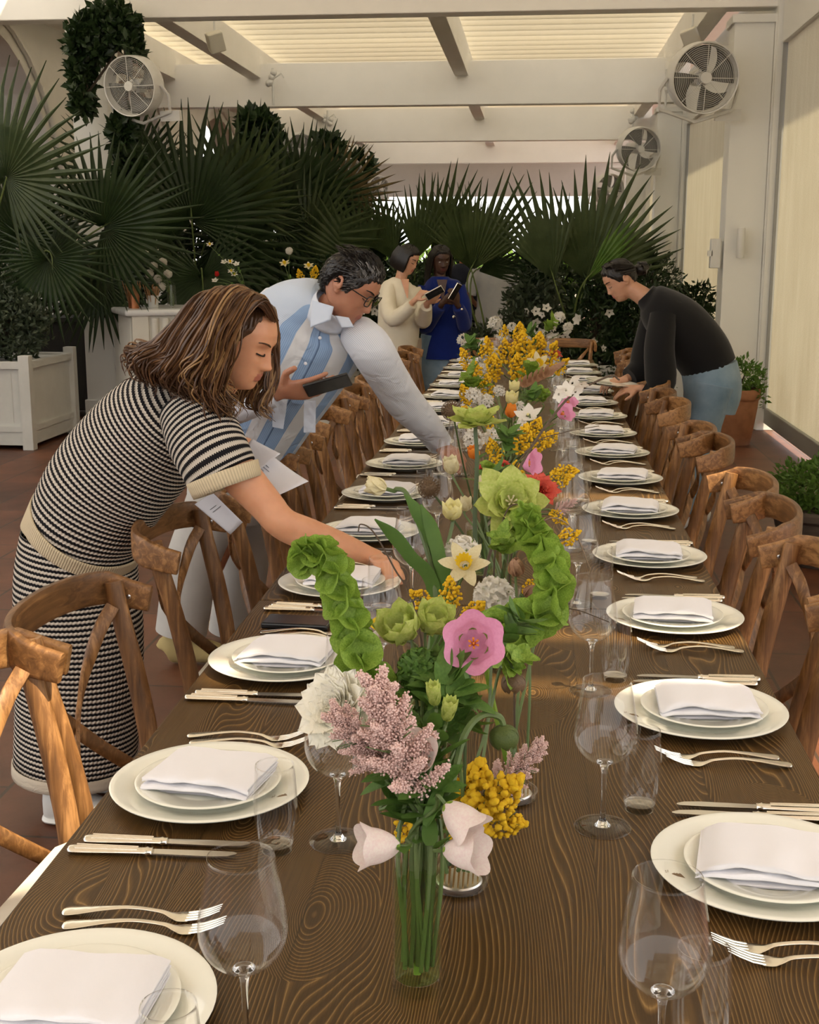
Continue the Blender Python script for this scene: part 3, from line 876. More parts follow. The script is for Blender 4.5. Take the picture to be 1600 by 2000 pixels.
# ================================================================== planters
M['planter'] = mat('planter_paint', (.60, .60, .56), .55, var=(.54, .54, .50), vs=5)
M['soil'] = mat('soil', (.03, .02, .012), .95, bump=.6, bs=60)
def box_planter(name, label, c, W, D, H, group=None):
    t = thing(name, label, 'planter', (c[0], c[1], 0), 0, group)
    mb = MB().box((0, 0, H / 2 + .03), (W, D, H - .10))
    n = int(W / .12)
    obj('side_panels', mb, M['planter'], t, smooth=False)
    tr = MB()
    for sx in (-1, 1):
        for sy in (-1, 1):
            tr.box((sx * W / 2, sy * D / 2, (H + .05) / 2), (.09, .09, H + .05))
        tr.box((sx * W / 2, 0, H - .03), (.06, D, .06)).box((sx * W / 2, 0, .17), (.05, D, .05)).box((sx * W / 2, 0, .10), (.03, D, .13))
    for sy in (-1, 1):
        tr.box((0, sy * D / 2, H - .03), (W, .06, .06)).box((0, sy * D / 2, .17), (W, .05, .05)).box((0, sy * D / 2, .10), (W, .03, .13))
        for k in range(1, n): tr.box((-W / 2 + W * k / n, sy * (D / 2 + .002), H / 2 + .06), (.012, .006, H - .25)) if k % 2 else None
    obj('frame', tr, M['planter'], t, smooth=False, bevel=.006)
    obj('soil', MB().box((0, 0, H - .07), (W - .04, D - .04, .04)), M['soil'], t, smooth=False)
    return t
box_planter('white_planter', 'white wooden box planter with corner posts at the left edge, in front of the palms', (-4.75, 10.35), 1.30, 1.0, .72)
box_planter('low_planter', 'long low white planter behind the head of the table', (-.55, 12.65), 3.9, .7, .52)
M['terra'] = mat('terracotta_pot', (.36, .16, .075), .8, var=(.24, .10, .05), vs=9, bump=.3, bs=30)
M['stone'] = mat('dark_stone_pot', (.10, .075, .055), .85, var=(.06, .045, .035), vs=9, bump=.4, bs=25)
def pot(name, label, x, y, r, h, m):
    t = thing(name, label, 'pot', (x, y, 0))
    pr = [(.0001, 0), (r * .66, 0), (r * .70, .015), (r * .72, h * .08), (r * .80, h * .3), (r * .92, h * .66), (r * .95, h * .8), (r * 1.0, h * .82), (r * 1.04, h * .86), (r * 1.04, h * .96),
          (r, h), (r * .92, h), (r * .88, h * .9), (.0001, h * .88)]
    obj('pot_body', MB().lathe(pr, 40), m, t)
    return t
pot('terracotta_pot', 'large terracotta pot by the nearest right post', 1.70, 10.75, .20, .47, M['terra'])
pot('stone_pot', 'dark stone pot at the right edge beside the chairs', 1.52, 6.55, .27, .30, M['stone'])

# ================================================================== greenery
def m_leaf(name, a, b, trans=.25, rough=.45, vs=6):
    return mat(name, a, rough, var=b, vs=vs, trans=trans, spec=.4)
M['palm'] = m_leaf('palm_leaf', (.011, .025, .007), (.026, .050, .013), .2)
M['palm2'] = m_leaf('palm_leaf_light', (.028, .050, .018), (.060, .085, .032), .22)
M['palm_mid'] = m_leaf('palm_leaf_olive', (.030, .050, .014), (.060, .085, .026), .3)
M['palm_lit'] = m_leaf('palm_leaf_lit', (.040, .062, .022), (.080, .11, .045), .3)  # lit copy of the palm green, light put into the colour
M['dry'] = m_leaf('dry_palm_leaf', (.16, .11, .05), (.10, .08, .03), .2)
M['petiole'] = mat('palm_petiole', (.10, .14, .035), .5)
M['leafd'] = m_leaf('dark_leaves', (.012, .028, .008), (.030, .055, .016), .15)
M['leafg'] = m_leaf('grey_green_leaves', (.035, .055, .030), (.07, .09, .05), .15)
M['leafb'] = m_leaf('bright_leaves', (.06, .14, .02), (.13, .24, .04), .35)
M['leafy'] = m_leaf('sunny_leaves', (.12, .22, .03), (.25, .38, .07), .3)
M['trunk'] = mat('bark', (.05, .035, .022), .9, bump=.6, bs=40)
def frond_mesh(seed, n=34, spread=R(250), split=.52, droop=.15, name='frond'):
    """fan leaf of unit radius in the x-y plane, axis +y, normal +z"""
    rg = random.Random(seed); mb = MB()
    for k in range(n):
        a = PI / 2 + (k / (n - 1) - .5) * spread
        L = (1 - .35 * abs(k / (n - 1) - .5) ** 1.5 * 2) * rg.uniform(.9, 1.04)
        da = spread / (n - 1) / 2
        ws_ = [(0.02, 1), (.3, 1), (split * L, 1), (L * .75, None), (L, 0)]
        dr = rg.uniform(.5, 1.5) * droop; tw = rg.uniform(-.05, .05)
        row = []
        wmax = math.sin(da) * split * L
        for r, f in ws_:
            if f == 1: wd = r * math.tan(da) * 1.03
            elif f is None: wd = wmax * .62
            else: wd = .0015
            z = .05 * r - dr * max(0, r - .35) ** 2
            aa = a + tw * max(0, r - split) * 2
            c = V(r * math.cos(aa), r * math.sin(aa), z)
            s = V(-math.sin(aa), math.cos(aa), 0)
            row.append((c - s * wd, c + V(0, 0, .010 + .25 * wd), c + s * wd))
        vs = [p for r_ in row for p in r_]
        fs = []
        for i in range(len(row) - 1):
            for j in (0, 1): fs.append((i * 3 + j, i * 3 + j + 1, i * 3 + j + 4, i * 3 + j + 3))
        mb.add(vs, fs)
    return mb.mesh(name, M['palm'], False)
FR = [frond_mesh(1, 36, R(260), .5, .12), frond_mesh(2, 32, R(190), .55, .05), frond_mesh(3, 30, R(150), .5, .02), frond_mesh(4, 38, R(300), .45, .35), frond_mesh(5, 21, R(125), .60, .02), frond_mesh(6, 12, R(66), .55, .02), frond_mesh(7, 6, R(28), .62, .02)]
def palm(label, base, fronds, group='fan palms', trunk=.5):
    """fronds: (px, py, Y, radius_px, axis angle in the picture, lean towards (+) or away, turn, mesh, material)"""
    b = V(base); t = thing('fan_palm', label, 'palm', b)
    obj('trunk', MB().loft([(0, 0, 0), (.02, 0, trunk * .6), (0, .02, trunk)], [.07, .075, .06], n=10), M['trunk'], t)
    for (px, py, Y, rp, ang, lean, turn, mi, mt) in fronds:
        hub = atY(px, py, Y); rad = rp * Y / F_PX
        o = bpy.data.objects.new('frond', FR[mi].copy() if mt != 'palm' else FR[mi]); COL.objects.link(o)
        if mt != 'palm': o.data.materials[0] = M[mt]
        o.parent = t
        # leaf plane faces the room; y axis of the leaf along the picture angle
        ax = V(math.cos(R(ang)), 0, math.sin(R(ang)))
        nrm = V(0, -1, 0)
        sx = ax.cross(nrm)
        m3 = Matrix((sx, ax, nrm)).transposed()
        m3 = Matrix.Rotation(R(turn), 3, 'Z') @ m3 @ Matrix.Rotation(R(lean), 3, 'X')
        m4 = m3.to_4x4() @ Matrix.Scale(rad, 4); m4.translation = hub - b
        o.matrix_local = m4
        d = (m3 @ V(0, 1, 0))
        e0 = hub - b
        mid = e0 * .55 + V(0, 0, .1) - d * .12
        top = V(0, 0, trunk - .03)
        pe = MB(); stube(pe, [(*top, .014), (*mid, .010), (*(e0 - d * .1 * rad), .008), (*(e0 + d * .25 * rad), .005)], n=6, k=5)
        pe = obj('petiole', pe, M['petiole'], t)
    return t
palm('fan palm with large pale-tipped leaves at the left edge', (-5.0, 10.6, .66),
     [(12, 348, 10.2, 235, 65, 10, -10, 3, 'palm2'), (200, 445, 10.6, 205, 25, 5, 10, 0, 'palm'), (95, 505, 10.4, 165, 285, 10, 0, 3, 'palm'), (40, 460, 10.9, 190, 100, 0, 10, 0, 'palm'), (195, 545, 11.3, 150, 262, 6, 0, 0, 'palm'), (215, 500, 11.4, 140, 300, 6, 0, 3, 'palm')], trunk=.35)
palm('tall dark fan palm behind the bar counter, left of the striped woman', (-3.35, 12.7, 0),
     [(375, 432, 12.2, 235, 92, 0, 0, 0, 'palm'), (300, 420, 12.5, 190, 130, 0, 10, 1, 'palm'), (455, 400, 12.4, 190, 70, 8, -10, 1, 'palm_mid'), (395, 540, 11.9, 160, 275, 10, 0, 3, 'palm'),
      (250, 350, 12.9, 180, 110, 0, 0, 1, 'palm'), (420, 480, 12.6, 210, 350, 6, 0, 0, 'palm')], trunk=1.0)
palm('dark fan palm behind the man, its leaves spreading to the right', (-2.0, 13.3, 0),
     [(535, 432, 12.9, 195, 60, 0, 0, 0, 'palm'), (590, 400, 13.0, 170, 55, 5, 10, 1, 'palm'), (600, 470, 12.9, 165, 20, 10, -10, 0, 'palm_mid'), (500, 480, 13.0, 180, 200, 5, 0, 3, 'palm'),
      (660, 390, 13.2, 130, 20, 5, 0, 3, 'dry'), (645, 480, 13.2, 150, 95, 0, 0, 2, 'palm_mid')], trunk=1.0)
palm('fan palm with upright leaves behind the two women with phones', (-1.25, 12.75, .45),
     [(705, 520, 12.8, 165, 128, 5, 0, 4, 'palm_mid'), (770, 510, 12.9, 150, 112, 0, 10, 5, 'palm_mid'), (815, 505, 12.8, 165, 80, 0, 0, 5, 'palm_mid'), (850, 500, 13.0, 185, 72, 0, 0, 5, 'palm_mid'),
      (670, 500, 13.1, 150, 165, 5, 0, 4, 'palm'), (735, 505, 13.1, 120, 80, 0, 0, 4, 'palm')], trunk=.3)
palm('fan palm with one broad leaf in the middle above the blue blazer', (-.45, 12.7, .45),
     [(922, 528, 12.4, 205, 64, 4, 0, 5, 'palm_mid'), (920, 526, 12.6, 170, 108, 5, 0, 5, 'palm_mid'), (935, 530, 12.9, 110, 18, 5, 0, 5, 'palm')], trunk=.2)
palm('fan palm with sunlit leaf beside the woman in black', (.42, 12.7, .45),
     [(1083, 548, 12.3, 215, 108, 3, 0, 5, 'palm_lit'), (1145, 548, 12.5, 232, 74, 4, 0, 4, 'palm_lit'), (1085, 552, 12.7, 120, 158, 6, 0, 5, 'palm'), (1155, 540, 12.9, 160, 28, 6, 0, 5, 'palm'), (1146, 548, 12.2, 165, 52, 4, 0, 6, 'leafb')], trunk=.2)  # last narrow frond paints the sunlit streak with a brighter green

nrg = np.random.default_rng(3)
def leaf_cloud(n, c, r, size, seed, flat=.0, shell=.5, aspect=.42):
    """n pointed leaves inside an ellipsoid, as one mesh"""
    g = np.random.default_rng(seed)
    d = g.normal(size=(n, 3)); d /= np.linalg.norm(d, axis=1)[:, None]
    rad = (shell + (1 - shell) * g.random(n)) ** .6
    lump = 1 + .18 * np.sin(d[:, 0] * 7 + seed) * np.cos(d[:, 2] * 6 + seed * 2) + .12 * np.sin(d[:, 1] * 11)
    p = np.array(c) + d * (rad * lump)[:, None] * np.array(r)
    u = d * .6 + g.normal(size=(n, 3)) * .7 + np.array([0, 0, .3]); u /= np.linalg.norm(u, axis=1)[:, None]
    v = np.cross(u, g.normal(size=(n, 3))); v /= np.linalg.norm(v, axis=1)[:, None]
    w_ = np.cross(u, v)
    s = size * (.6 + .8 * g.random(n))[:, None]
    a = p; b = p + u * s * .5 + v * s * aspect * .5 + w_ * s * .06; e = p + u * s; f = p + u * s * .5 - v * s * aspect * .5 + w_ * s * .06
    vs = np.stack([a, b, e, f], 1).reshape(-1, 3)
    return vs, [(4 * i, 4 * i + 1, 4 * i + 2, 4 * i + 3) for i in range(n)]
def shrub(name, label, parts, m, loc=(0, 0, 0), group=None, stems=True, cat='shrub'):
    t = thing(name, label, cat, loc, 0, group)
    mb = MB()
    for i, (n, c, r, size) in enumerate(parts):
        vs, fs = leaf_cloud(n, c, r, size, 17 + i + len(label))
        mb.add(vs.tolist(), fs)
    obj('foliage', mb, m, t, smooth=False)
    if stems:
        st = MB(); rg = random.Random(len(label))
        for i, (n, c, r, size) in enumerate(parts):
            for k in range(5):
                st.loft([(c[0] * .3 + rg.uniform(-.04, .04), c[1] * .3, 0), (c[0] + rg.uniform(-.3, .3) * r[0], c[1] + rg.uniform(-.3, .3) * r[1], c[2] + r[2] * .4)], [.012, .005], n=5)
        obj('stems', st, M['trunk'], t)
    return t
shrub('leafy_shrub', 'grey-green leafy shrub growing in the white box planter', [(3600, (0, 0, .42), (.55, .40, .38), .06), (1500, (.38, -.1, .30), (.26, .25, .28), .06), (1500, (-.4, -.1, .45), (.3, .3, .35), .06)], M['leafg'], (-4.68, 10.3, .66))
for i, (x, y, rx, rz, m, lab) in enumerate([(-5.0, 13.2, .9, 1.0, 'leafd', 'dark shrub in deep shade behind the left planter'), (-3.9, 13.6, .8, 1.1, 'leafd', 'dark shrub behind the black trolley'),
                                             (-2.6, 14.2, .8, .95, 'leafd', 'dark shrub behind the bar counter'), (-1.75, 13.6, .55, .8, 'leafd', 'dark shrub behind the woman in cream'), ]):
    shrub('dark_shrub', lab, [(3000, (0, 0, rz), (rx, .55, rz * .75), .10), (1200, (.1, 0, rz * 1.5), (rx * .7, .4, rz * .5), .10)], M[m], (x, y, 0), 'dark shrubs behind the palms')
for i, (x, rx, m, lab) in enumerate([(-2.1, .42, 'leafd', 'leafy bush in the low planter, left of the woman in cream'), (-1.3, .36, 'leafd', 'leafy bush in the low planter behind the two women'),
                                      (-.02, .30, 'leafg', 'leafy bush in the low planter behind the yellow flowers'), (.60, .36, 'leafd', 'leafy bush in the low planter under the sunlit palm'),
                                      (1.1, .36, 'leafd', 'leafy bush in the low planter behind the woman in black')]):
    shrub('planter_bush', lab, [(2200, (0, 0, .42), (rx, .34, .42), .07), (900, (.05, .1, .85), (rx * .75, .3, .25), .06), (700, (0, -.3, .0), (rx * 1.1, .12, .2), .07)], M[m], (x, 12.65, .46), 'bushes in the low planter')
shrub('planter_bush', 'short leafy bush in the low planter below the person in pale shorts', [(1100, (0, 0, .18), (.28, .3, .22), .07)], M['leafg'], (-.58, 12.65, .46), 'bushes in the low planter')
shrub('potted_herb', 'bright green bushy plant in the terracotta pot', [(700, (.02, 0, .12), (.19, .17, .15), .05), (200, (.12, -.05, .0), (.12, .1, .12), .045)], M['leafb'], (1.70, 10.75, .44))
shrub('potted_fern', 'bushy green plant in the dark stone pot at the right edge', [(3200, (0, 0, .12), (.29, .27, .13), .035)], M['leafb'], (1.52, 6.55, .28))
shrub('tall_creeper', 'leafy climber in front of the second blind, behind the woman in black', [(700, (0, 0, 1.0), (.22, .2, .25), .08), (500, (.05, 0, .5), (.2, .2, .5), .08)], M['leafd'], (1.75, 14.2, 0))
# garden beyond the far wall and the dense greenery halfway down the hall
for i, (x, y, r, h, m, lab) in enumerate([(-3.2, 17, 1.1, 1.05, 'leafd', 'tall dark bush half way down the hall, left'), (-1.2, 17.4, 1.0, .85, 'leafd', 'tall dark bush half way down the hall, middle'), (.9, 17.2, 1.0, .95, 'leafd', 'tall dark bush half way down the hall, right'),
                                   (-.1, 15.6, .55, .75, 'leafg', 'grey-green bush seen between the two middle palms'), (.75, 20.5, 1.1, 1.0, 'leafb', 'bright green bush in the light beyond the palms')]):
    shrub('garden_bush', lab, [(2600, (0, 0, h * .9), (r, .6, h * .9), .13)], M[m], (x, y, 0), 'bushes half way down the hall')
for i, (x, y, r, h, lab) in enumerate([(-4, 38, 2.2, 1.5, 'sunlit tree outside at the far left'), (-1, 39, 2.0, 1.3, 'sunlit tree outside beyond the middle of the far wall'), (1.6, 37.5, 1.6, 1.6, 'sunlit tree outside at the far right')]):
    shrub('garden_tree', lab, [(2200, (0, 0, h * .55), (r, 1, h * .62), .25)], M['leafy'], (x, y, 0), 'trees in the garden outside', cat='tree')
# climbing vines on the left posts
def vine(label, spots, n=900, size=.10, seed=1):
    base = atY(*spots[0][:3]); t = thing('climbing_vine', label, 'vine', base, 0, 'vines on the left posts')
    mb = MB(); st = MB()
    for i, (px, py, Y, rx, rz) in enumerate(spots):
        c = atY(px, py, Y) - base
        k = Y / F_PX
        vs, fs = leaf_cloud(int(n * rx * rz / 2600), c, (rx * k, .18, rz * k), size, seed + i, shell=.2, aspect=.6)
        mb.add(vs.tolist(), fs)
        if i:
            q = atY(*spots[i - 1][:3]) - base
            st.loft([q, (q + c) / 2 + V(.05, 0, 0), c], .012, n=5)
    obj('foliage', mb, M['leafd'], t, smooth=False)
    obj('stem', st, M['trunk'], t)
vine('dark hanging vine on the nearest left post beside the fan', [(215, 25, 11.3, 34, 16), (178, 55, 11.3, 34, 24), (160, 95, 11.3, 24, 34), (158, 145, 11.3, 19, 34), (162, 195, 11.3, 16, 32), (248, 45, 11.3, 18, 20), (262, 92, 11.3, 11, 26), (215, 62, 11.3, 30, 26), (190, 95, 11.3, 24, 26), (240, 60, 11.3, 24, 26), (240, 260, 11.4, 22, 40), (252, 330, 11.6, 26, 50)], 1700, .085)
vine('dark vine on the second left post', [(500, 240, 18, 30, 18), (512, 285, 18, 34, 38), (540, 310, 18, 25, 40), (480, 300, 18, 20, 30)], 2200, .16, 5)
vine('dark vine on the third left post', [(635, 290, 24, 28, 22), (640, 325, 24, 25, 25), (600, 330, 24, 20, 20)], 2400, .2, 9)
vine('dark vine on the furthest left post', [(705, 330, 30, 20, 28), (712, 365, 30, 16, 22)], 2600, .22, 13)
# blossoms scattered in the planter
M['petal_white'] = m_leaf('white_petals', (.85, .83, .78), (.78, .76, .68), .3, .6)
def blossom_mb(r=.03, n=5):
    mb = MB()
    for k in range(n):
        a = 2 * PI * k / n
        c, s = math.cos(a), math.sin(a)
        def fn(u, v): 
            w_ = math.sin(PI * min(.98, max(.06, v)) ** .8) * .36 * r
            x = (u - .5) * 2 * w_; y = .15 * r + v * r * .85; z = .25 * r * v * v + .1 * r * abs(u - .5)
            return V(x * c - y * s, x * s + y * c, z)
        mb.grid(fn, 3, 5)
    return mb
BL = blossom_mb(1.0).mesh('blossom', M['petal_white'])
rg = random.Random(8)
for i in range(46):
    zone = rg.choice([(1000, 1240, 560, 690), (680, 760, 560, 690), (1030, 1130, 600, 660), (760, 1000, 600, 680)])
    px, py = rg.uniform(zone[0], zone[1]), rg.uniform(zone[2], zone[3])
    p = atY(px, py, 12.24 + rg.uniform(-.08, .05))
    o = bpy.data.objects.new('white_blossom', BL); COL.objects.link(o)
    o.location = p; s = rg.uniform(.035, .055); o.scale = (s, s, s); o.rotation_euler = (R(90) + rg.uniform(-.6, .6), rg.uniform(-.6, .6), rg.uniform(-.8, .8))
    tag(o, 'small white flower among the dark leaves of the low planter', 'flower', 'small white flowers in the low planter')
# ================================================================== people
def m_skin(name, col, col2, lip):
    m, nt, p = new_mat(name)
    tc = N(nt, 'ShaderNodeTexCoord'); n = N(nt, 'ShaderNodeTexNoise', i_Scale=25.0, i_Detail=4.0)
    nt.links.new(tc.outputs['Object'], n.inputs['Vector'])
    r = ramp(nt, n.outputs[0], [(.35, col), (.7, col2)])
    at = N(nt, 'ShaderNodeAttribute', attribute_name='lip')
    mx = N(nt, 'ShaderNodeMix', data_type='RGBA'); mx.inputs[7].default_value = (*lip, 1)
    nt.links.new(at.outputs['Fac'], mx.inputs[0]); nt.links.new(r.outputs[0], mx.inputs[6]); nt.links.new(mx.outputs[2], p.inputs['Base Color'])
    p.inputs['Roughness'].default_value = .48
    p.inputs['Subsurface Weight'].default_value = .25; p.inputs['Subsurface Radius'].default_value = (.010, .004, .002); p.inputs['Subsurface Scale'].default_value = .6
    b = N(nt, 'ShaderNodeBump', i_Strength=.08, i_Distance=.002); n2 = N(nt, 'ShaderNodeTexNoise', i_Scale=260.0); nt.links.new(tc.outputs['Object'], n2.inputs['Vector'])
    nt.links.new(n2.outputs[0], b.inputs['Height']); nt.links.new(b.outputs[0], p.inputs['Normal'])
    return m
SK_W1 = m_skin('skin_fair', (.60, .285, .150), (.66, .33, .18), (.36, .10, .07))
SK_M = m_skin('skin_tan', (.38, .165, .095), (.43, .20, .115), (.33, .10, .07))
SK_D = m_skin('skin_deep', (.055, .022, .013), (.075, .032, .018), (.12, .03, .03))
SK_L = m_skin('skin_light', (.50, .26, .16), (.55, .30, .19), (.42, .12, .10))
M['hair_a'] = mat('hair_brown', (.050, .022, .009), .42, var=(.085, .038, .016), vs=30, spec=.4)
M['hair_b'] = mat('hair_mid', (.13, .060, .022), .42, var=(.18, .09, .035), vs=30, spec=.4)
M['hair_c'] = mat('hair_gold', (.32, .185, .075), .42, var=(.22, .12, .045), vs=30, spec=.4)
M['hair_k'] = mat('hair_black', (.008, .006, .005), .38, spec=.4)
M['hair_g'] = mat('hair_grey', (.22, .21, .20), .45, var=(.10, .10, .095), vs=60)
M['eye_w'] = mat('eye_white', (.55, .52, .48), .3)
M['eye_d'] = mat('eye_dark', (.01, .008, .007), .2)
def fuse(mb, voxel, it=3):
    me = mb.mesh('tmp', M['dark'])
    o = bpy.data.objects.new('tmp', me); COL.objects.link(o)
    r = o.modifiers.new('r', 'REMESH'); r.mode = 'VOXEL'; r.voxel_size = voxel; r.use_smooth_shade = True
    s = o.modifiers.new('s', 'CORRECTIVE_SMOOTH' if False else 'SMOOTH'); s.factor = .5; s.iterations = it
    dg = bpy.context.evaluated_depsgraph_get(); dg.update()
    out = bpy.data.meshes.new_from_object(o.evaluated_get(dg))
    bpy.data.objects.remove(o); bpy.data.meshes.remove(me)
    out.materials.clear()
    return out
def ip(tab, z): return float(np.interp(z, [t[0] for t in tab][::-1], [t[1] for t in tab][::-1]))
_F = [(.118, .0), (.108, .040), (.085, .072), (.055, .088), (.030, .090), (.012, .087), (-.03, .086), (-.06, .085), (-.085, .079), (-.105, .068), (-.114, .052), (-.118, .03)]
_B = [(.118, .0), (.108, -.045), (.085, -.078), (.045, -.097), (.0, -.098), (-.035, -.085), (-.07, -.045), (-.095, -.005), (-.114, .015), (-.118, .03)]
_W = [(.118, .0), (.108, .038), (.085, .062), (.05, .075), (.015, .0765), (-.015, .073), (-.045, .066), (-.07, .058), (-.09, .046), (-.106, .030), (-.115, .016), (-.118, 0)]
def g2(a, s): return math.exp(-(a / s) ** 2)
def head_mb(mb, Mh, nose=1.0, n=72, nz=84):
    vs = []
    for j in range(nz + 1):
        t = j / nz
        z = .118 * math.cos(PI * t)
        f, b, w_ = ip(_F, z), ip(_B, z), ip(_W, z)
        c = (f + b) / 2; h = (f - b) / 2
        for k in range(n):
            a = 2 * PI * k / n
            ca, sa = math.cos(a), math.sin(a)
            e = 2 / 2.25
            x = w_ * math.copysign(abs(sa) ** e, sa); y = c + h * math.copysign(abs(ca) ** e, ca)
            if ca > 0:
                ax = abs(x)
                d = 0
                A = ip([(.035, 0), (.022, .003), (.005, .009), (-.015, .017), (-.028, .0235), (-.034, .023), (-.040, .014), (-.046, 0)], z) * nose
                d += A * g2(x, .0075 + .005 * max(0, min(1, (.02 - z) / .05)))
                d += .008 * g2(ax - .0125, .006) * g2(z + .034, .007)
                d -= .012 * g2(ax - .031, .015) * g2(z - .010, .012)
                d += .0075 * g2(ax - .031, .012) * g2(z - .007, .0085)
                d += .004 * g2(ax - .030, .020) * g2(z - .031, .008)
                d += .004 * g2(ax - .044, .018) * g2(z + .022, .018)
                d += .0065 * g2(x, .021) * g2(z + .0585, .0045) + .0075 * g2(x, .019) * g2(z + .0705, .0055)
                d -= .0045 * g2(x, .024) * g2(z + .0645, .0020)
                d -= .003 * g2(x, .02) * g2(z + .081, .005)
                d += .007 * g2(x, .020) * g2(z + .098, .011)
                y += d * min(1, ca * 2.2)
            vs.append(Mh @ V(x, y, z))
    fs = [(j * n + k, j * n + (k + 1) % n, (j + 1) * n + (k + 1) % n, (j + 1) * n + k) for j in range(nz) for k in range(n)]
    mb.add(vs, [f[::-1] for f in fs])
    for s in (-1, 1):       # ears
        pts = []
        for k in range(11):
            a = R(-60) + R(270) * k / 10
            pts.append(Mh @ V(s * (.080 + .006 * math.sin(a * .5)), -.012 - .013 * math.cos(a) * 1.0, .002 + .026 * math.sin(a)))
        mb.loft(pts, .0052 * Mh.to_scale().x, n=6)
        mb.ball(Mh @ V(s * .0765, -.010, -.004), .013 * Mh.to_scale().x, 8, 6)
        mb.ball(Mh @ V(s * .078, -.004, -.024), .008 * Mh.to_scale().x, 8, 6)
def scalp(mb, Mh, off=.010, line=((0, .072), (.55, .070), (.95, .045), (1.25, .005), (1.45, .0), (1.75, .022), (2.1, -.03), (2.6, -.065), (3.2, -.07)), seed=1, grain=.0016, n=96, nz=48):
    """hair lying on the skull: the head surface pushed outwards above the hairline"""
    rows = []
    for j in range(nz + 1):
        row = []
        for k in range(n + 1):
            a = -PI + 2 * PI * k / n
            zl = float(np.interp(abs(a), [p[0] for p in line], [p[1] for p in line])) + .003 * math.sin(a * 23 + seed)
            z = zl + (.1175 - zl) * math.sin(PI / 2 * j / nz)
            f, b, w_ = ip(_F, z), ip(_B, z), ip(_W, z)
            c = (f + b) / 2; h = (f - b) / 2; e = 2 / 2.25
            x = w_ * math.copysign(abs(math.sin(a)) ** e, math.sin(a)); y = c + h * math.copysign(abs(math.cos(a)) ** e, math.cos(a))
            t = j / nz
            o_ = off * min(1, .25 + t * 5) + grain * math.sin(a * 41 + seed + 2 * math.sin(z * 60))
            r_ = V(x, y + .005, z * .9 + .01); r_.normalize()
            row.append(Mh @ (V(x, y, z) + r_ * o_))
        rows.append(row)
    vs = [p for r_ in rows for p in r_]
    m = n + 1
    mb.add(vs, [(j * m + k, j * m + k + 1, (j + 1) * m + k + 1, (j + 1) * m + k) for j in range(nz) for k in range(n)])
def head_M(c, fwd, roll=0, s=1.0):
    f = V(fwd).normalized(); up0 = V(0, 0, 1)
    x = f.cross(up0).normalized(); u = x.cross(f)
    m = Matrix((x, f, u)).transposed() @ Matrix.Rotation(roll, 3, 'Y')
    m = m.to_4x4() @ Matrix.Scale(s, 4); m.translation = V(c); return m
def hand_mb(mb, wrist, d, back, thumb=1, curl=(.5, .5, .5, .5), sp=.06, s=1.0, tcurl=.4, tout=.8):
    """d: towards the fingers, back: out of the back of the hand, thumb=+1 puts the thumb on the d x back side"""
    d = V(d).normalized(); b = V(back); b = (b - d * b.dot(d)).normalized(); l = d.cross(b) * thumb
    w_ = V(wrist)
    mb.loft([w_ - d * .03 * s, w_, w_ + d * .025 * s, w_ + d * .06 * s, w_ + d * .088 * s], [(.024 * s, .017 * s), (.026 * s, .017 * s), (.034 * s, .017 * s), (.040 * s, .0145 * s), (.038 * s, .011 * s)], n=14, up=b)
    tips = []
    for k in range(4):
        off = (.029, .010, -.009, -.027)[k]
        L = (.043, .047, .044, .035)[k] * s; r = (.0092, .0094, .009, .008)[k] * s
        p = w_ + d * (.082 - .004 * abs(k - 1)) * s + l * off * s
        dd = (d + l * (sp * (1.5 - k))).normalized()
        pts = [p - dd * .02 * s, p]; rr = [r * 1.05, r * 1.05]
        ang = 0
        for j, (fl, fr) in enumerate(((1, 1), (.62, 1.15), (.48, .8))):
            ang += curl[k] * fr
            q = dd * math.cos(ang) - b * math.sin(ang)
            pts.append(pts[-1] + q * L * fl * .5); rr.append(r * (.96 - .06 * j))
            pts.append(pts[-1] + q * L * fl * .5); rr.append(r * (.95 - .09 * j))
        pts.append(pts[-1] + q * r * .5); rr.append(r * .45)
        mb.loft(pts, rr, n=8); tips.append(pts[-1])
    p0 = w_ + d * .018 * s + l * .018 * s - b * .004 * s
    q = (d * .65 + l * tout - b * tcurl * .4).normalized()
    q2 = (d * .95 + l * tout * .35 - b * tcurl).normalized()
    pts = [p0, p0 + q * .03 * s, p0 + q * .055 * s, p0 + q * .055 * s + q2 * .02 * s, p0 + q * .055 * s + q2 * .038 * s, p0 + q * .055 * s + q2 * .043 * s]
    mb.loft(pts, [.015 * s, .0145 * s, .0112 * s, .0105 * s, .0085 * s, .004 * s], n=8); tips.append(pts[-1])
    return tips
def pl(mb, pts, n=24, k=4, up=(0, 1, 0), cap=True):
    """smooth tube through picture points (px, py, Y, half width across, half depth)"""
    q = []
    for p in pts:
        w_ = atY(*p[:3]); q.append((*w_, p[3], p[4] if len(p) > 4 else p[3]))
    return stube(mb, q, n=n, k=k, up=up, cap=cap)
def finish_body(t, mb, voxel, skin, Mh, name='body', it=2):
    me = fuse(mb, voxel, it); me.materials.append(skin)
    co = np.zeros(len(me.vertices) * 3, dtype=np.float32); me.vertices.foreach_get('co', co); co = co.reshape(-1, 3)
    inv = np.array(Mh.inverted()); l = co @ inv[:3, :3].T + inv[:3, 3]
    lw = .022 * (1 - .25 * (np.abs(l[:, 2] + .064) / .012))
    lip = ((np.abs(l[:, 0]) < lw) & (np.abs(l[:, 2] + .0645) < .0115) & (l[:, 1] > .07)).astype(np.float32)
    a = me.attributes.new('lip', 'FLOAT', 'POINT'); a.data.foreach_set('value', lip * .8)
    me.polygons.foreach_set('use_smooth', [True] * len(me.polygons))
    o = bpy.data.objects.new(name, me); COL.objects.link(o); o.parent = t
    o.matrix_local = Matrix.Translation(-t.location)
    return o
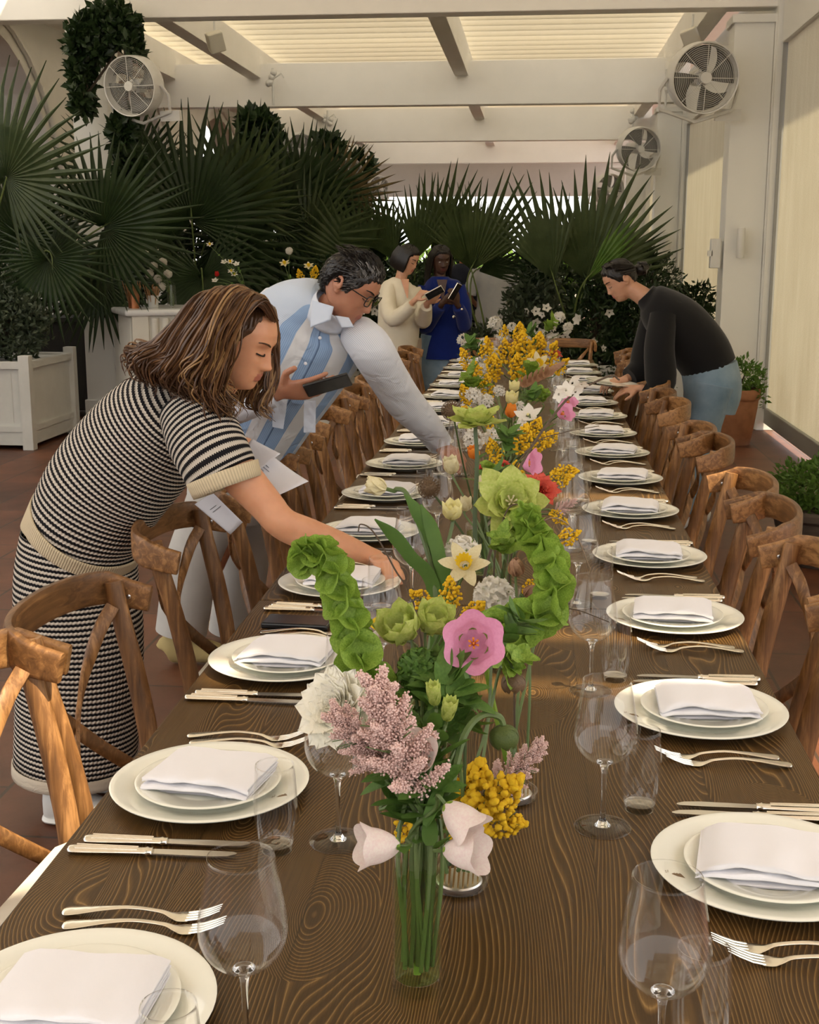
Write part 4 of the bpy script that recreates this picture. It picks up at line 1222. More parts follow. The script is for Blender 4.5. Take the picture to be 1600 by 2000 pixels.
def part(t, name, mb, m, **kw):
    o = obj(name, mb, m, **kw); o.parent = t; o.matrix_local = Matrix.Translation(-t.location); return o
def face_parts(t, Mh, brow, lash=.0012, open_=.5):
    s = Mh.to_scale().x
    for sx in (-1, 1):
        b = MB(); pts = []
        for k in range(7):
            u = k / 6; x = sx * (.014 + .036 * u)
            pts.append(Mh @ V(x, .0935 - .020 * u * u, .029 + .008 * math.sin(u * 2.2) - .002))
        b.loft(pts, [(.0012 * s, .0024 * s * (1.15 - .7 * abs(u_ / 6 - .3))) for u_ in range(7)], n=6, up=tuple((Mh.to_3x3() @ V(0, 0, 1)).normalized()))
        part(t, 'eyebrow', b, brow)
        e = MB(); pts = []
        for k in range(9):
            u = k / 8; x = sx * (.018 + .026 * u)
            pts.append(Mh @ V(x, .0835 + .0065 * math.sin(PI * min(1, u + .12)) - .009 * u * u, .0035 - .004 * math.sin(PI * u) * (1 - open_)))
        e.loft(pts, lash * s, n=5)
        part(t, 'eyelashes', e, M['eye_d'])
        if open_ > .2:
            part(t, 'eye', MB().ball(Mh @ V(sx * .031, .0805, .0015), (.0105 * s, .0075 * s, .0035 * s), 12, 8, M=Mh.to_3x3().normalized().to_4x4()), M['eye_w'])
            part(t, 'iris', MB().ball(Mh @ V(sx * .031, .0865, .0012), (.0045 * s, .002 * s, .0032 * s), 10, 6, M=Mh.to_3x3().normalized().to_4x4()), M['eye_d'])
def strands(mb, guides, n, seed, r=.0045, wave=.008, jit=.012, tones=(0,), seg=3, freq=2.2, freq_ph=None, flat=.6):
    """locks of hair between neighbouring guide curves (lists of world points)"""
    rg = random.Random(seed)
    G = [[V(p) for p in g] for g in guides]
    for i in range(n):
        u = rg.uniform(0, len(G) - 1.001); a = int(u); f = u - a
        ph = (a + f) * 1.7 + rg.uniform(-.4, .4); pw = rg.uniform(.5, 1.3)
        off = V(rg.gauss(0, 1), rg.gauss(0, 1), rg.gauss(0, 1)) * jit
        K = len(G[a]); cut = rg.uniform(.8, 1.0)
        pts = []
        for j in range(K):
            p = G[a][j].lerp(G[a + 1][j], f)
            t_ = j / (K - 1)
            pts.append(p + off * (.25 + t_) )
        q = smooth_path([tuple(p) for p in pts], seg + 2)
        q = q[:max(4, int(len(q) * cut))]
        L = len(q); out = []
        for j, p in enumerate(q):
            t_ = j / (L - 1)
            wv = wave * pw * t_ * math.sin(ph + t_ * freq * 2 * PI)
            out.append(V(p) + V(math.cos(ph), math.sin(ph * 2), math.sin(ph)) * wv)
        rad = [r * (.55 + 1.0 * math.sin(PI * min(1, (j / (L - 1)) * .9 + .12)) ) * (1 if j < L - 2 else .5) for j in range(L)]
        tn = rg.choice(tones)
        mb.cur = tn[0] if isinstance(tn, tuple) else tn
        mb.loft(out, [(x, x * flat) for x in rad], n=5)
    mb.cur = 0
# ---- woven and knitted cloth
def m_knit():
    m, nt, p = new_mat('striped_knit')
    uv = N(nt, 'ShaderNodeUVMap'); uv.uv_map = 'UVMap'
    sx = N(nt, 'ShaderNodeSeparateXYZ'); nt.links.new(uv.outputs[0], sx.inputs[0])
    su = N(nt, 'ShaderNodeMath', operation='MULTIPLY'); su.inputs[1].default_value = 2 * PI * 95; nt.links.new(sx.outputs[0], su.inputs[0])
    sn = N(nt, 'ShaderNodeMath', operation='SINE'); nt.links.new(su.outputs[0], sn.inputs[0])
    v = N(nt, 'ShaderNodeMath', operation='MULTIPLY'); v.inputs[1].default_value = 1 / .0148; nt.links.new(sx.outputs[1], v.inputs[0])
    ad = N(nt, 'ShaderNodeMath', operation='MULTIPLY_ADD'); ad.inputs[1].default_value = .06
    nt.links.new(sn.outputs[0], ad.inputs[0]); nt.links.new(v.outputs[0], ad.inputs[2])
    fr = N(nt, 'ShaderNodeMath', operation='FRACT'); nt.links.new(ad.outputs[0], fr.inputs[0])
    r = ramp(nt, fr.outputs[0], [(.0, (.012, .011, .013)), (.46, (.012, .011, .013)), (.52, (.62, .56, .47)), (.96, (.62, .56, .47)), (1, (.012, .011, .013))])
    nt.links.new(r.outputs[0], p.inputs['Base Color'])
    h = N(nt, 'ShaderNodeMath', operation='SINE'); h2 = N(nt, 'ShaderNodeMath', operation='MULTIPLY'); h2.inputs[1].default_value = 2 * PI
    nt.links.new(ad.outputs[0], h2.inputs[0]); nt.links.new(h2.outputs[0], h.inputs[0])
    hs = N(nt, 'ShaderNodeMath', operation='MULTIPLY_ADD'); hs.inputs[1].default_value = -1.0
    nt.links.new(h.outputs[0], hs.inputs[0]); nt.links.new(sn.outputs[0], hs.inputs[2])
    b = N(nt, 'ShaderNodeBump', i_Strength=.6, i_Distance=.004); nt.links.new(hs.outputs[0], b.inputs['Height']); nt.links.new(b.outputs[0], p.inputs['Normal'])
    p.inputs['Roughness'].default_value = .9; p.inputs['Specular IOR Level'].default_value = .15
    return m
def m_rib(name, col, n=150, dark=.75):
    m, nt, p = new_mat(name)
    uv = N(nt, 'ShaderNodeUVMap'); uv.uv_map = 'UVMap'
    sx = N(nt, 'ShaderNodeSeparateXYZ'); nt.links.new(uv.outputs[0], sx.inputs[0])
    su = N(nt, 'ShaderNodeMath', operation='MULTIPLY'); su.inputs[1].default_value = 2 * PI * n; nt.links.new(sx.outputs[0], su.inputs[0])
    sn = N(nt, 'ShaderNodeMath', operation='SINE'); nt.links.new(su.outputs[0], sn.inputs[0])
    mr = N(nt, 'ShaderNodeMapRange'); mr.inputs[1].default_value = -1; nt.links.new(sn.outputs[0], mr.inputs[0])
    r = ramp(nt, mr.outputs[0], [(0, tuple(c * dark for c in col)), (.6, col)])
    nt.links.new(r.outputs[0], p.inputs['Base Color'])
    b = N(nt, 'ShaderNodeBump', i_Strength=.5, i_Distance=.003); nt.links.new(sn.outputs[0], b.inputs['Height']); nt.links.new(b.outputs[0], p.inputs['Normal'])
    p.inputs['Roughness'].default_value = .9
    return m
M['knit'] = m_knit()
M['rib'] = m_rib('cream_rib', (.66, .55, .36), 150)
M['rib2'] = m_rib('cream_rib_sleeve', (.66, .55, .36), 75)
M['hem'] = mat('cream_hem', (.55, .48, .38), .9, bump=.5, bs=200)
M['shoe'] = mat('white_leather_shoe', (.62, .61, .58), .5)
M['sole'] = mat('rubber_sole', (.70, .69, .65), .6)

# ------------------------------------------------------------------ the woman in stripes
W1 = thing('person', 'woman with wavy brown hair in striped knit top and skirt, leaning over the table', 'person', atY(150, 1600, 3.3) * 1.0)
W1.location = (W1.location.x, 3.3, 0)
Yc = 3.25
body = MB()
HM = head_M(atY(468, 668, 3.16), (.90, -.22, -.38), 0, .97)
head_mb(body, HM, nose=1.15)
pl(body, [(455, 700, 3.17, .052, .058), (425, 745, 3.2, .055, .062), (380, 790, 3.22, .06, .08), (330, 850, 3.25, .09, .10), (230, 950, 3.28, .09, .10), (170, 1050, 3.3, .09, .10)], 16)
# stretched right arm
sh, el, wr = atY(418, 872, 3.02), atY(552, 1022, 3.0), atY(738, 1092, 3.16)
stube(body, [(*sh, .055), (*(sh.lerp(el, .35)), .052), (*(sh.lerp(el, .75)), .044), (*el, .041), (*(el.lerp(wr, .25) + V(0, 0, -.004)), .042), (*(el.lerp(wr, .6)), .034), (*(el.lerp(wr, .9)), .025), (*wr, .024)], n=16, k=4)
hand_mb(body, wr, onZ(805, 1122, .83) - wr + V(0, 0, -.005), (0.25, -.25, 1), thumb=-1, curl=(.55, .6, .6, .65), sp=.05, s=.95, tcurl=.9, tout=.5)
# left arm folded, holding the sheets
sh2, el2, wr2 = atY(420, 830, 3.42), atY(405, 930, 3.50), atY(452, 862, 3.36)
stube(body, [(*sh2, .05), (*el2, .040), (*(el2.lerp(wr2, .5)), .034), (*wr2, .025)], n=14, k=4)
hand_mb(body, wr2, atY(500, 878, 3.2) - wr2, (-.1, -.3, 1), thumb=1, curl=(.4, .4, .45, .5), s=.95, tout=.2)
# legs and feet
for (px, Y) in ((150, 3.2), (215, 3.42)):
    a = atY(px, 1120, Y); k_ = V(a.x, Y, .48); an = V(atY(px - 22, 1540, Y).x, Y, .10)
    stube(body, [(*a, .070), (*k_, .058), (*(k_.lerp(an, .35)), .052), (*an, .034), (an.x, an.y, .05, .036)], n=14, k=4)
finish_body(W1, body, .0042, SK_W1, HM)
face_parts(W1, HM, M['hair_a'], .0024, .2)
sw = MB()
pl(sw, [(166, 1040, 3.28, .158, .165), (180, 1005, 3.27, .163, .17), (212, 948, 3.26, .165, .175), (258, 892, 3.25, .163, .18), (305, 840, 3.24, .155, .19), (345, 800, 3.23, .135, .19), (378, 772, 3.22, .10, .14), (400, 756, 3.21, .066, .08)], 40, 5)
pl(sw, [(372, 800, 3.10, .085, .08), (396, 850, 3.05, .096, .085), (420, 898, 3.01, .094, .08), (436, 928, 3.0, .090, .074)], 32, 5)
pl(sw, [(372, 800, 3.36, .085, .07), (400, 850, 3.44, .085, .07), (412, 905, 3.5, .08, .07)], 24, 5)
part(W1, 'knit_top', sw, M['knit'])
cu = MB(); pl(cu, [(434, 922, 3.0, .0935, .078), (445, 952, 2.995, .089, .073)], 40, 3, cap=False)
part(W1, 'sleeve_cuff', cu, M['rib2'], solid=.004)
wb_ = MB(); pl(wb_, [(152, 1068, 3.29, .163, .165), (158, 1055, 3.29, .164, .167), (170, 1032, 3.278, .166, .171), (177, 1019, 3.27, .1665, .173)], 48, 3, cap=False)
part(W1, 'waistband', wb_, M['rib'], solid=.004)
skm = MB(); pl(skm, [(155, 1045, 3.3, .156, .165), (150, 1130, 3.3, .168, .18), (155, 1230, 3.3, .176, .185), (155, 1350, 3.3, .175, .18), (148, 1485, 3.3, .172, .178)], 44, 5, cap=False)
part(W1, 'knit_skirt', skm, M['knit'], solid=.003)
hm = MB(); pl(hm, [(148, 1480, 3.3, .174, .180), (148, 1502, 3.3, .175, .181)], 44, 3, cap=False)
part(W1, 'skirt_hem', hm, M['hem'], solid=.006)
for (px, Y) in ((128, 3.2), (193, 3.42)):
    a = V(atY(px, 1560, Y).x, Y, 0)
    sm = MB(); stube(sm, [(a.x - .06, Y, .055, .006, .03), (a.x - .05, Y, .055, .036, .055), (a.x, Y, .062, .038, .058), (a.x + .05, Y, .05, .042, .045), (a.x + .12, Y, .038, .042, .032), (a.x + .165, Y, .032, .030, .022), (a.x + .178, Y, .03, .008, .01)], n=16, k=4, up=(0, 0, 1))
    part(W1, 'shoe', sm, M['shoe'])
    so_ = MB(); stube(so_, [(a.x - .065, Y, .012, .02, .011), (a.x - .04, Y, .012, .038, .012), (a.x + .05, Y, .012, .044, .012), (a.x + .15, Y, .012, .034, .012), (a.x + .185, Y, .012, .012, .011)], n=12, k=3, up=(0, 0, 1))
    part(W1, 'shoe_sole', so_, M['sole'])
# hair: a cap on the skull and wavy locks falling to the shoulder
hr = MB()
def H(x, y, z): return HM @ V(x, y, z)
scalp(hr, HM, .007, ((0, .101), (.45, .098), (.8, .080), (1.15, .030), (1.45, .0), (1.75, .022), (2.1, -.03), (2.6, -.065), (3.2, -.07)))
part_line = [H(.004, .062 - .03 * i, .112 - .004 * i * i * .3) for i in range(5)]
def gd(root, *pts): return [root] + [atY(*p) for p in pts]
near = [   # camera side, from the face to the back of the head
    gd(H(.0, .076, .094), (508, 585, 3.04), (466, 632, 2.99), (441, 690, 2.98), (428, 755, 2.99), (448, 800, 3.02), (436, 832, 3.03)),
    gd(H(.0, .060, .106), (486, 576, 3.0), (450, 632, 2.96), (420, 690, 2.96), (400, 745, 2.98), (428, 790, 3.02), (410, 818, 3.03)),
    gd(H(.0, .030, .116), (463, 566, 2.98), (426, 628, 2.94), (395, 690, 2.95), (368, 732, 2.99), (392, 768, 3.03), (372, 790, 3.04)),
    gd(H(.0, .0, .120), (428, 568, 2.97), (388, 632, 2.95), (354, 688, 2.97), (322, 722, 3.0), (350, 750, 3.03), (330, 772, 3.05)),
    gd(H(.0, -.035, .115), (396, 580, 2.99), (352, 636, 2.98), (316, 686, 2.99), (286, 700, 3.01), (304, 735, 3.05), (286, 752, 3.06)),
    gd(H(.0, -.065, .10), (380, 598, 3.05), (340, 648, 3.05), (294, 690, 3.07), (258, 690, 3.1), (280, 722, 3.12), (262, 738, 3.13)),
    gd(H(.0, -.09, .07), (378, 618, 3.15), (342, 662, 3.15), (302, 698, 3.15), (274, 682, 3.18), (288, 712, 3.2), (272, 724, 3.2))]
far = [
    gd(H(.0, .074, .096), (534, 606, 3.20), (541, 650, 3.24), (536, 705, 3.26), (538, 755, 3.26), (515, 800, 3.24), (526, 828, 3.24)),
    gd(H(.0, .072, .098), (530, 600, 3.22), (537, 650, 3.27), (524, 705, 3.28), (522, 765, 3.27), (508, 800, 3.26), (516, 818, 3.26)),
    gd(H(.0, .04, .112), (515, 585, 3.26), (530, 640, 3.29), (515, 700, 3.29), (505, 750, 3.28), (490, 790, 3.27), (494, 800, 3.27)),
    gd(H(.0, -.02, .118), (455, 590, 3.3), (440, 660, 3.32), (420, 720, 3.3), (400, 760, 3.3), (390, 780, 3.3), (388, 785, 3.3))]
strands(hr, near, 1300, 5, r=.0027, wave=.017, jit=.011, tones=(0, 0, 0, 0, 0, 1, 1), freq=2.0)
strands(hr, near[:3], 240, 7, r=.0022, wave=.022, jit=.013, tones=(1, 2, 2, 0), freq=2.4)
strands(hr, far, 200, 6, r=.0022, wave=.016, jit=.005, tones=(0, 1, 2), freq=2.2)
o = part(W1, 'hair', hr, [M['hair_a'], M['hair_b'], M['hair_c']])

# the sheets she holds
M['paper'] = mat('white_paper', (.80, .80, .84), .7, trans=.2)
M['ink'] = mat('print_ink', (.10, .10, .12), .7)
def sheet(corners, label, bend=.012, lines=None, group='printed sheets in her hand'):
    c = [V(*p) for p in corners]
    def fn(u, v): 
        p = c[0].lerp(c[1], u).lerp(c[3].lerp(c[2], u), v)
        nn = (c[1] - c[0]).cross(c[3] - c[0]).normalized()
        return p + nn * bend * math.sin(PI * u) * (1 - .5 * v) 
    mb = MB(); mb.grid(fn, 12, 8)
    o = obj('paper_sheet', mb, M['paper'], solid=.0005)
    tag(o, label, 'paper', group)
    if lines:
        nn = (c[1] - c[0]).cross(c[3] - c[0]).normalized()
        if nn.y > 0: nn = -nn
        ln = MB()
        for (u0, v0, u1, v1) in lines:
            a, b = fn(u0, v0) + nn * .0012, fn(u1, v1) + nn * .0012
            ln.loft([a, a.lerp(b, .5), b], .0007, n=4)
        l_ = obj('printed_lines', ln, M['ink']); l_.parent = o
    return o
L3 = [(.28, .35 + .09 * k, .28 + .16 + .06 * (k % 2), .35 + .09 * k) for k in range(4)]
sheet([atY(495, 858, 3.20), atY(603, 940, 3.12), atY(528, 975, 3.08), atY(455, 905, 3.16)], 'white printed sheet held in front of the man\'s trousers', .02, L3)
sheet([atY(492, 857, 3.19), atY(548, 886, 3.15), atY(490, 930, 3.12), atY(455, 905, 3.17)], 'small blank white card on top of the printed sheet', .004)
sheet([atY(380, 985, 3.18), atY(415, 962, 3.14), atY(474, 1020, 3.12), atY(450, 1044, 3.16)], 'narrow white sheet hanging below her elbow', .008, [(.25, .3, .6, .3), (.25, .38, .75, .38)])
# ------------------------------------------------------------------ the man in the pale blue shirt
def m_stripes(name, c0, c1, per, duty=.5, panels=None, rough=.85):
    """fine woven stripes running along the garment; panels = [(u0, u1, colour a, colour b)] wide bands set into it"""
    m, nt, p = new_mat(name)
    uv = N(nt, 'ShaderNodeUVMap'); uv.uv_map = 'UVMap'
    sx = N(nt, 'ShaderNodeSeparateXYZ'); nt.links.new(uv.outputs[0], sx.inputs[0])
    d = N(nt, 'ShaderNodeMath', operation='MULTIPLY'); d.inputs[1].default_value = per; nt.links.new(sx.outputs[0], d.inputs[0])
    fr = N(nt, 'ShaderNodeMath', operation='FRACT'); nt.links.new(d.outputs[0], fr.inputs[0])
    r = ramp(nt, fr.outputs[0], [(0, c0), (duty - .1, c0), (duty, c1), (.95, c1)])
    cur = r.outputs[0]
    for (u0, u1, ca, cb) in panels or []:
        a = N(nt, 'ShaderNodeMath', operation='GREATER_THAN'); a.inputs[1].default_value = u0; nt.links.new(sx.outputs[0], a.inputs[0])
        b = N(nt, 'ShaderNodeMath', operation='LESS_THAN'); b.inputs[1].default_value = u1; nt.links.new(sx.outputs[0], b.inputs[0])
        c = N(nt, 'ShaderNodeMath', operation='MULTIPLY'); nt.links.new(a.outputs[0], c.inputs[0]); nt.links.new(b.outputs[0], c.inputs[1])
        rr = ramp(nt, fr.outputs[0], [(0, ca), (duty - .1, ca), (duty, cb), (.95, cb)])
        mx = N(nt, 'ShaderNodeMix', data_type='RGBA'); nt.links.new(c.outputs[0], mx.inputs[0]); nt.links.new(cur, mx.inputs[6]); nt.links.new(rr.outputs[0], mx.inputs[7])
        cur = mx.outputs[2]
    nt.links.new(cur, p.inputs['Base Color']); p.inputs['Roughness'].default_value = rough
    tc = N(nt, 'ShaderNodeTexCoord'); n = N(nt, 'ShaderNodeTexNoise', i_Scale=9.0, i_Detail=3.0, i_Distortion=1.2); nt.links.new(tc.outputs['Object'], n.inputs['Vector'])
    b = N(nt, 'ShaderNodeBump', i_Strength=.55, i_Distance=.03); nt.links.new(n.outputs[0], b.inputs['Height']); nt.links.new(b.outputs[0], p.inputs['Normal'])
    return m
WT, PB, MB_, BL_ = (.66, .67, .68), (.42, .50, .62), (.20, .32, .52), (.30, .42, .60)
def cloth(name, col, var=None, bump=.6, bs=8, rough=.88, sheen=.15, trans=0):
    return mat(name, col, rough, var=var, bump=bump, bs=bs, sheen=sheen, vs=6, spec=.2, trans=trans)
M['shirt'] = m_stripes('seersucker_body', PB, (.55, .61, .70), 190, panels=[(.595, .637, MB_, BL_), (.637, .688, WT, WT), (.688, .726, MB_, BL_), (.726, .731, (.10, .16, .28), (.10, .16, .28)), (.731, .757, MB_, BL_), (.757, .797, WT, WT), (.797, .845, MB_, BL_)])
M['sleeve'] = m_stripes('seersucker_sleeve', (.50, .54, .62), (.70, .71, .74), 80)
M['collar'] = m_stripes('seersucker_collar', (.50, .56, .66), (.66, .69, .74), 150)
M['trousers'] = cloth('offwhite_trousers', (.50, .49, .46), (.44, .43, .41))
M['suede'] = mat('yellow_suede', (.42, .33, .14), .9, bump=.3, bs=40)
M['black_plastic'] = mat('black_plastic', (.008, .008, .009), .25)
M['screen'] = mat('dark_screen', (.012, .013, .016), .25, spec=.3)
man = thing('person', 'man with black and grey hair, glasses and pale blue striped shirt, leaning over the table', 'person', (-1.28, 4.75, 0))
bm_ = MB()
MM = head_M(atY(684, 560, 4.22), (.80, -.24, -.56), R(-4), 1.0)
head_mb(bm_, MM, nose=1.0)
pl(bm_, [(680, 580, 4.24, .060, .066), (640, 612, 4.28, .062, .07), (615, 645, 4.32, .08, .08), (560, 740, 4.45, .09, .09), (490, 870, 4.6, .09, .09)], 16)
# left arm stretched over the table
s1, e1, w1 = atY(716, 672, 4.22), atY(792, 790, 4.5), atY(862, 872, 4.72)
stube(bm_, [(*s1, .05), (*e1, .042), (*(e1.lerp(w1, .4)), .038), (*w1, .027)], n=14, k=4)
hand_mb(bm_, w1, onZ(915, 905, .84) - w1, (.1, -.3, 1), thumb=-1, curl=(.4, .45, .5, .5), s=1.08, tcurl=.6, tout=.5)
# right arm bent, holding a phone
s2, e2, w2 = atY(500, 640, 4.30), atY(440, 800, 4.20), atY(548, 764, 4.05)
stube(bm_, [(*s2, .05), (*e2, .042), (*(e2.lerp(w2, .4)), .038), (*w2, .028)], n=14, k=4)
hand_mb(bm_, w2, atY(650, 758, 3.98) - w2, (-.12, -.80, -.62), thumb=-1, curl=(.16, .2, .25, .3), s=1.12, tcurl=.1, tout=1.0, sp=.05)
for (px, Y) in ((355, 4.62), (455, 4.95)):
    a = V(atY(470, 900, Y).x, Y, .82); k_ = V(atY((470 + px) / 2 + 10, 1050, Y).x, Y, .48); an = V(atY(px, 1270, Y).x, Y, .10)
    stube(bm_, [(*a, .10), (*k_, .065), (*(k_.lerp(an, .35)), .055), (*an, .038), (an.x + .01, an.y, .05, .04)], n=14, k=4)
finish_body(man, bm_, .0052, SK_M, MM)
face_parts(man, MM, M['hair_k'], .0016, .15)
# hair
hm_ = MB()
def Hm(x, y, z): return MM @ V(x, y, z)
LINE_M = ((0, .066), (.5, .068), (.8, .052), (1.05, .020), (1.30, -.012), (1.45, -.010), (1.75, .018), (2.1, -.03), (2.6, -.06), (3.2, -.065))
scalp(hm_, MM, .009, LINE_M, grain=.002)
rg = random.Random(12)
for i in range(1500):
    a = rg.uniform(-PI, PI); u = rg.random() ** .6
    zl = float(np.interp(abs(a), [p[0] for p in LINE_M], [p[1] for p in LINE_M]))
    z = zl + .003 + (.114 - zl) * (1 - u)
    f, b, w_ = ip(_F, z), ip(_B, z), ip(_W, z); c = (f + b) / 2; h = (f - b) / 2
    p0 = V(w_ * math.sin(a), c + h * math.cos(a), z); nn = V(p0.x, p0.y, p0.z * .9).normalized()
    p0 = p0 + nn * .006
    top = z > .075
    if abs(a) < 1.0: flow = V(.25 * math.sin(a) + rg.uniform(-.2, .3), -.35 + rg.uniform(-.3, .1), .55)      # swept up off the forehead
    elif top: flow = V(.3 + rg.uniform(-.2, .2), -.7, .25)
    else: flow = V(0, -.75, -.45)
    flow = (flow - nn * flow.dot(nn) * .7).normalized()
    L = rg.uniform(.020, .034) if top or abs(a) < 1.0 else rg.uniform(.014, .024)
    q = [MM @ p0, MM @ (p0 + flow * L * .5 + nn * (.009 if top else .003)), MM @ (p0 + flow * L + nn * (.008 if top else .002))]
    grey = (.25 < abs(a) < 1.35 and z < .088 and rg.random() < .5) or rg.random() < .02
    hm_.cur = 1 if grey else 0
    hm_.loft(q, [(.0022, .0016), (.0024, .0016), (.0008, .0006)], n=4)
hm_.cur = 0
part(man, 'hair', hm_, [M['hair_k'], M['hair_g']])
# glasses
gl = MB(); ln = MB()
for s in (-1, 1):
    c = V(s * .034, .100, .006)
    ring_ = [MM @ (c + V(.025 * max(-1, min(1, 1.2 * math.cos(t))), -.006 * abs(math.cos(t)), .019 * max(-1, min(1, 1.2 * math.sin(t))))) for t in [2 * PI * k / 20 for k in range(21)]]
    gl.loft(ring_, .0019, n=6, cap=False)
    gl.loft([MM @ V(s * .060, .093, .014), MM @ V(s * .078, .06, .014), MM @ V(s * .083, -.005, .014), MM @ V(s * .084, -.025, .0)], .0022, n=6)
gl.loft([MM @ V(-.010, .100, .010), MM @ V(0, .106, .013), MM @ V(.010, .100, .010)], .002, n=6)
gt = thing('eyeglasses', 'dark framed eyeglasses worn by the man', 'eyeglasses', man.location)
part(gt, 'frame', gl, M['black_plastic'])
for s in (-1, 1):
    l_ = MB().ball(MM @ V(s * .034, .099, .006), (.024, .0012, .018), 16, 8, M=MM.to_3x3().to_4x4()); part(gt, 'lens', l_, M['bowl_glass'])
# shirt: the seam of the loft is at the back
st = MB()
Tp = [(455, 905, 4.66, .180, .15), (492, 850, 4.58, .175, .15), (530, 780, 4.50, .190, .15), (570, 710, 4.42, .205, .155), (600, 655, 4.36, .212, .145), (618, 622, 4.33, .200, .125), (632, 603, 4.30, .145, .105), (646, 590, 4.28, .080, .085)]
pl(st, Tp, 64, 6, up=(-.35, 1, 0))
part(man, 'shirt', st, M['shirt'])
sl = MB()
pl(sl, [(700, 652, 4.29, .066, .07), (724, 680, 4.24, .074, .076), (757, 735, 4.36, .070, .070), (790, 785, 4.49, .068, .068), (828, 825, 4.6, .058, .06), (852, 856, 4.69, .050, .052), (860, 867, 4.71, .048, .050)], 28, 5)
pl(sl, [(545, 590, 4.35, .066, .07), (505, 640, 4.28, .078, .08), (465, 720, 4.22, .076, .075), (448, 785, 4.18, .072, .066), (480, 785, 4.12, .062, .06), (524, 770, 4.06, .050, .050), (536, 767, 4.055, .048, .048)], 28, 5)
part(man, 'sleeves', sl, M['sleeve'])
co = MB()
for pts in (((590, 578), (572, 640), (612, 635), (642, 622), (655, 640), (640, 600)),):
    pass
def patch(mb, pts, th=.004):
    n = len(pts); c = [atY(*p) for p in pts]
    nn = (c[1] - c[0]).cross(c[-1] - c[0]).normalized() * th
    mb.add([p for p in c] + [p + nn for p in c], [tuple(range(n)), tuple(range(n, 2 * n))[::-1]] + [(i, (i + 1) % n, n + (i + 1) % n, n + i) for i in range(n)])
pl(co, [(638, 615, 4.27, .080, .086), (648, 602, 4.25, .074, .080), (655, 592, 4.24, .071, .078)], 28, 3, cap=False)
patch(co, [(612, 588, 4.16), (608, 640, 4.12), (645, 626, 4.09), (652, 600, 4.12)], .006)
patch(co, [(655, 618, 4.12), (668, 640, 4.11), (690, 640, 4.12), (680, 622, 4.14)], .006)
part(man, 'collar', co, M['collar'], solid=.003)
bt = MB()
for px, py, Y in ((625, 660, 4.165), (597, 710, 4.215), (568, 757, 4.295)):
    bt.ball(atY(px, py, Y), (.006, .004, .006), 8, 6)
part(man, 'shirt_buttons', bt, M['paper'])
tl_ = MB()
patch(tl_, [(533, 780, 4.2), (562, 778, 4.2), (553, 838, 4.2), (532, 834, 4.2)]); patch(tl_, [(594, 782, 4.22), (617, 782, 4.22), (616, 845, 4.22), (593, 845, 4.22)])
part(man, 'shirt_tails', tl_, M['sleeve'])
tr = MB()
pl(tr, [(478, 870, 4.66, .165, .16), (462, 930, 4.7, .175, .165), (448, 975, 4.74, .17, .165)], 28, 4)
for px, Y, in ((352, 4.60), (452, 4.92)):
    a = atY(438 if px < 400 else 480, 935, Y)
    b = atY(px + 22, 1110, Y); c = atY(px + 2, 1235, Y)
    stube(tr, [(*a, .115, .12), (*(a.lerp(b, .5)), .110, .11), (*b, .105, .10), (*c, .100, .095)], n=24, k=4, up=(0, 1, 0))
part(man, 'trousers', tr, M['trousers'])
for px, Y in ((368, 4.60), (468, 4.92)):
    a = V(atY(px, 1290, Y).x, Y, 0); sm = MB()
    stube(sm, [(a.x - .09, Y, .05, .006, .03), (a.x - .08, Y, .06, .040, .055), (a.x - .02, Y, .07, .042, .065), (a.x + .05, Y, .06, .048, .05), (a.x + .13, Y, .045, .048, .038), (a.x + .185, Y, .035, .034, .028), (a.x + .20, Y, .03, .01, .012)], n=16, k=4, up=(0, 0, 1))
    part(man, 'shoe', sm, M['suede'])
# phone in his hand
def phone(name, label, c, xdir, ydir, L=.150, W=.074, T=.009, case=None, group='mobile phones'):
    x = V(xdir).normalized(); y = V(ydir); y = (y - x * y.dot(x)).normalized(); z = x.cross(y)
    m = Matrix((x, y, z)).transposed().to_4x4(); t = thing(name, label, 'phone', (0, 0, 0), 0, group)
    m.translation = V(c); t.matrix_world = m
    obj('phone_case', MB().box((0, 0, 0), (L, W, T)), case or M['black_plastic'], t, smooth=False, bevel=.0035)
    obj('screen', MB().box((0, 0, T / 2 + .0003), (L * .94, W * .90, .0008)), M['screen'], t, smooth=False)
    cb = MB()
    cb.box((-L * .36, W * .18, -T / 2 - .0015), (L * .2, W * .42, .003))
    obj('camera_bump', cb, M['silver'], t, smooth=False, bevel=.001)
    for dx, dy in ((-.40, .10), (-.40, .26), (-.31, .18)):
        obj('camera_lens', MB().lathe([(.0001, -.002), (.006, -.002), (.0065, 0), (.0001, 0)], 12, Matrix.Translation(V(L * dx, W * dy, -T / 2 - .003))), M['screen'], t)
    return t
M['case_pale'] = mat('pale_phone_case', (.62, .58, .52), .4)
phone('phone', 'phone in a black case held in the man\'s right hand', atY(640, 752, 4.0), (1, .05, .28), (-.2, -.75, .5), case=M['black_plastic'])
phone('phone', 'black phone lying on the table beyond the third plate on the left', V(-.515, 2.675, TZ + .0072), (1, -.06, 0), (.06, 1, 0), .152, .076, .013)
wt = MB(); wt.loft([w2 + V(.030 * math.cos(a) * .35, .036 * math.sin(a), .036 * math.cos(a)) - V(.025, 0, 0) for a in [2 * PI * k / 20 for k in range(21)]], (.0045), n=6, cap=False)
wo = thing('bracelet', 'thin bracelet on the wrist of the man\'s phone hand', 'bracelet', w2); part(wo, 'band', wt, M['silver'])

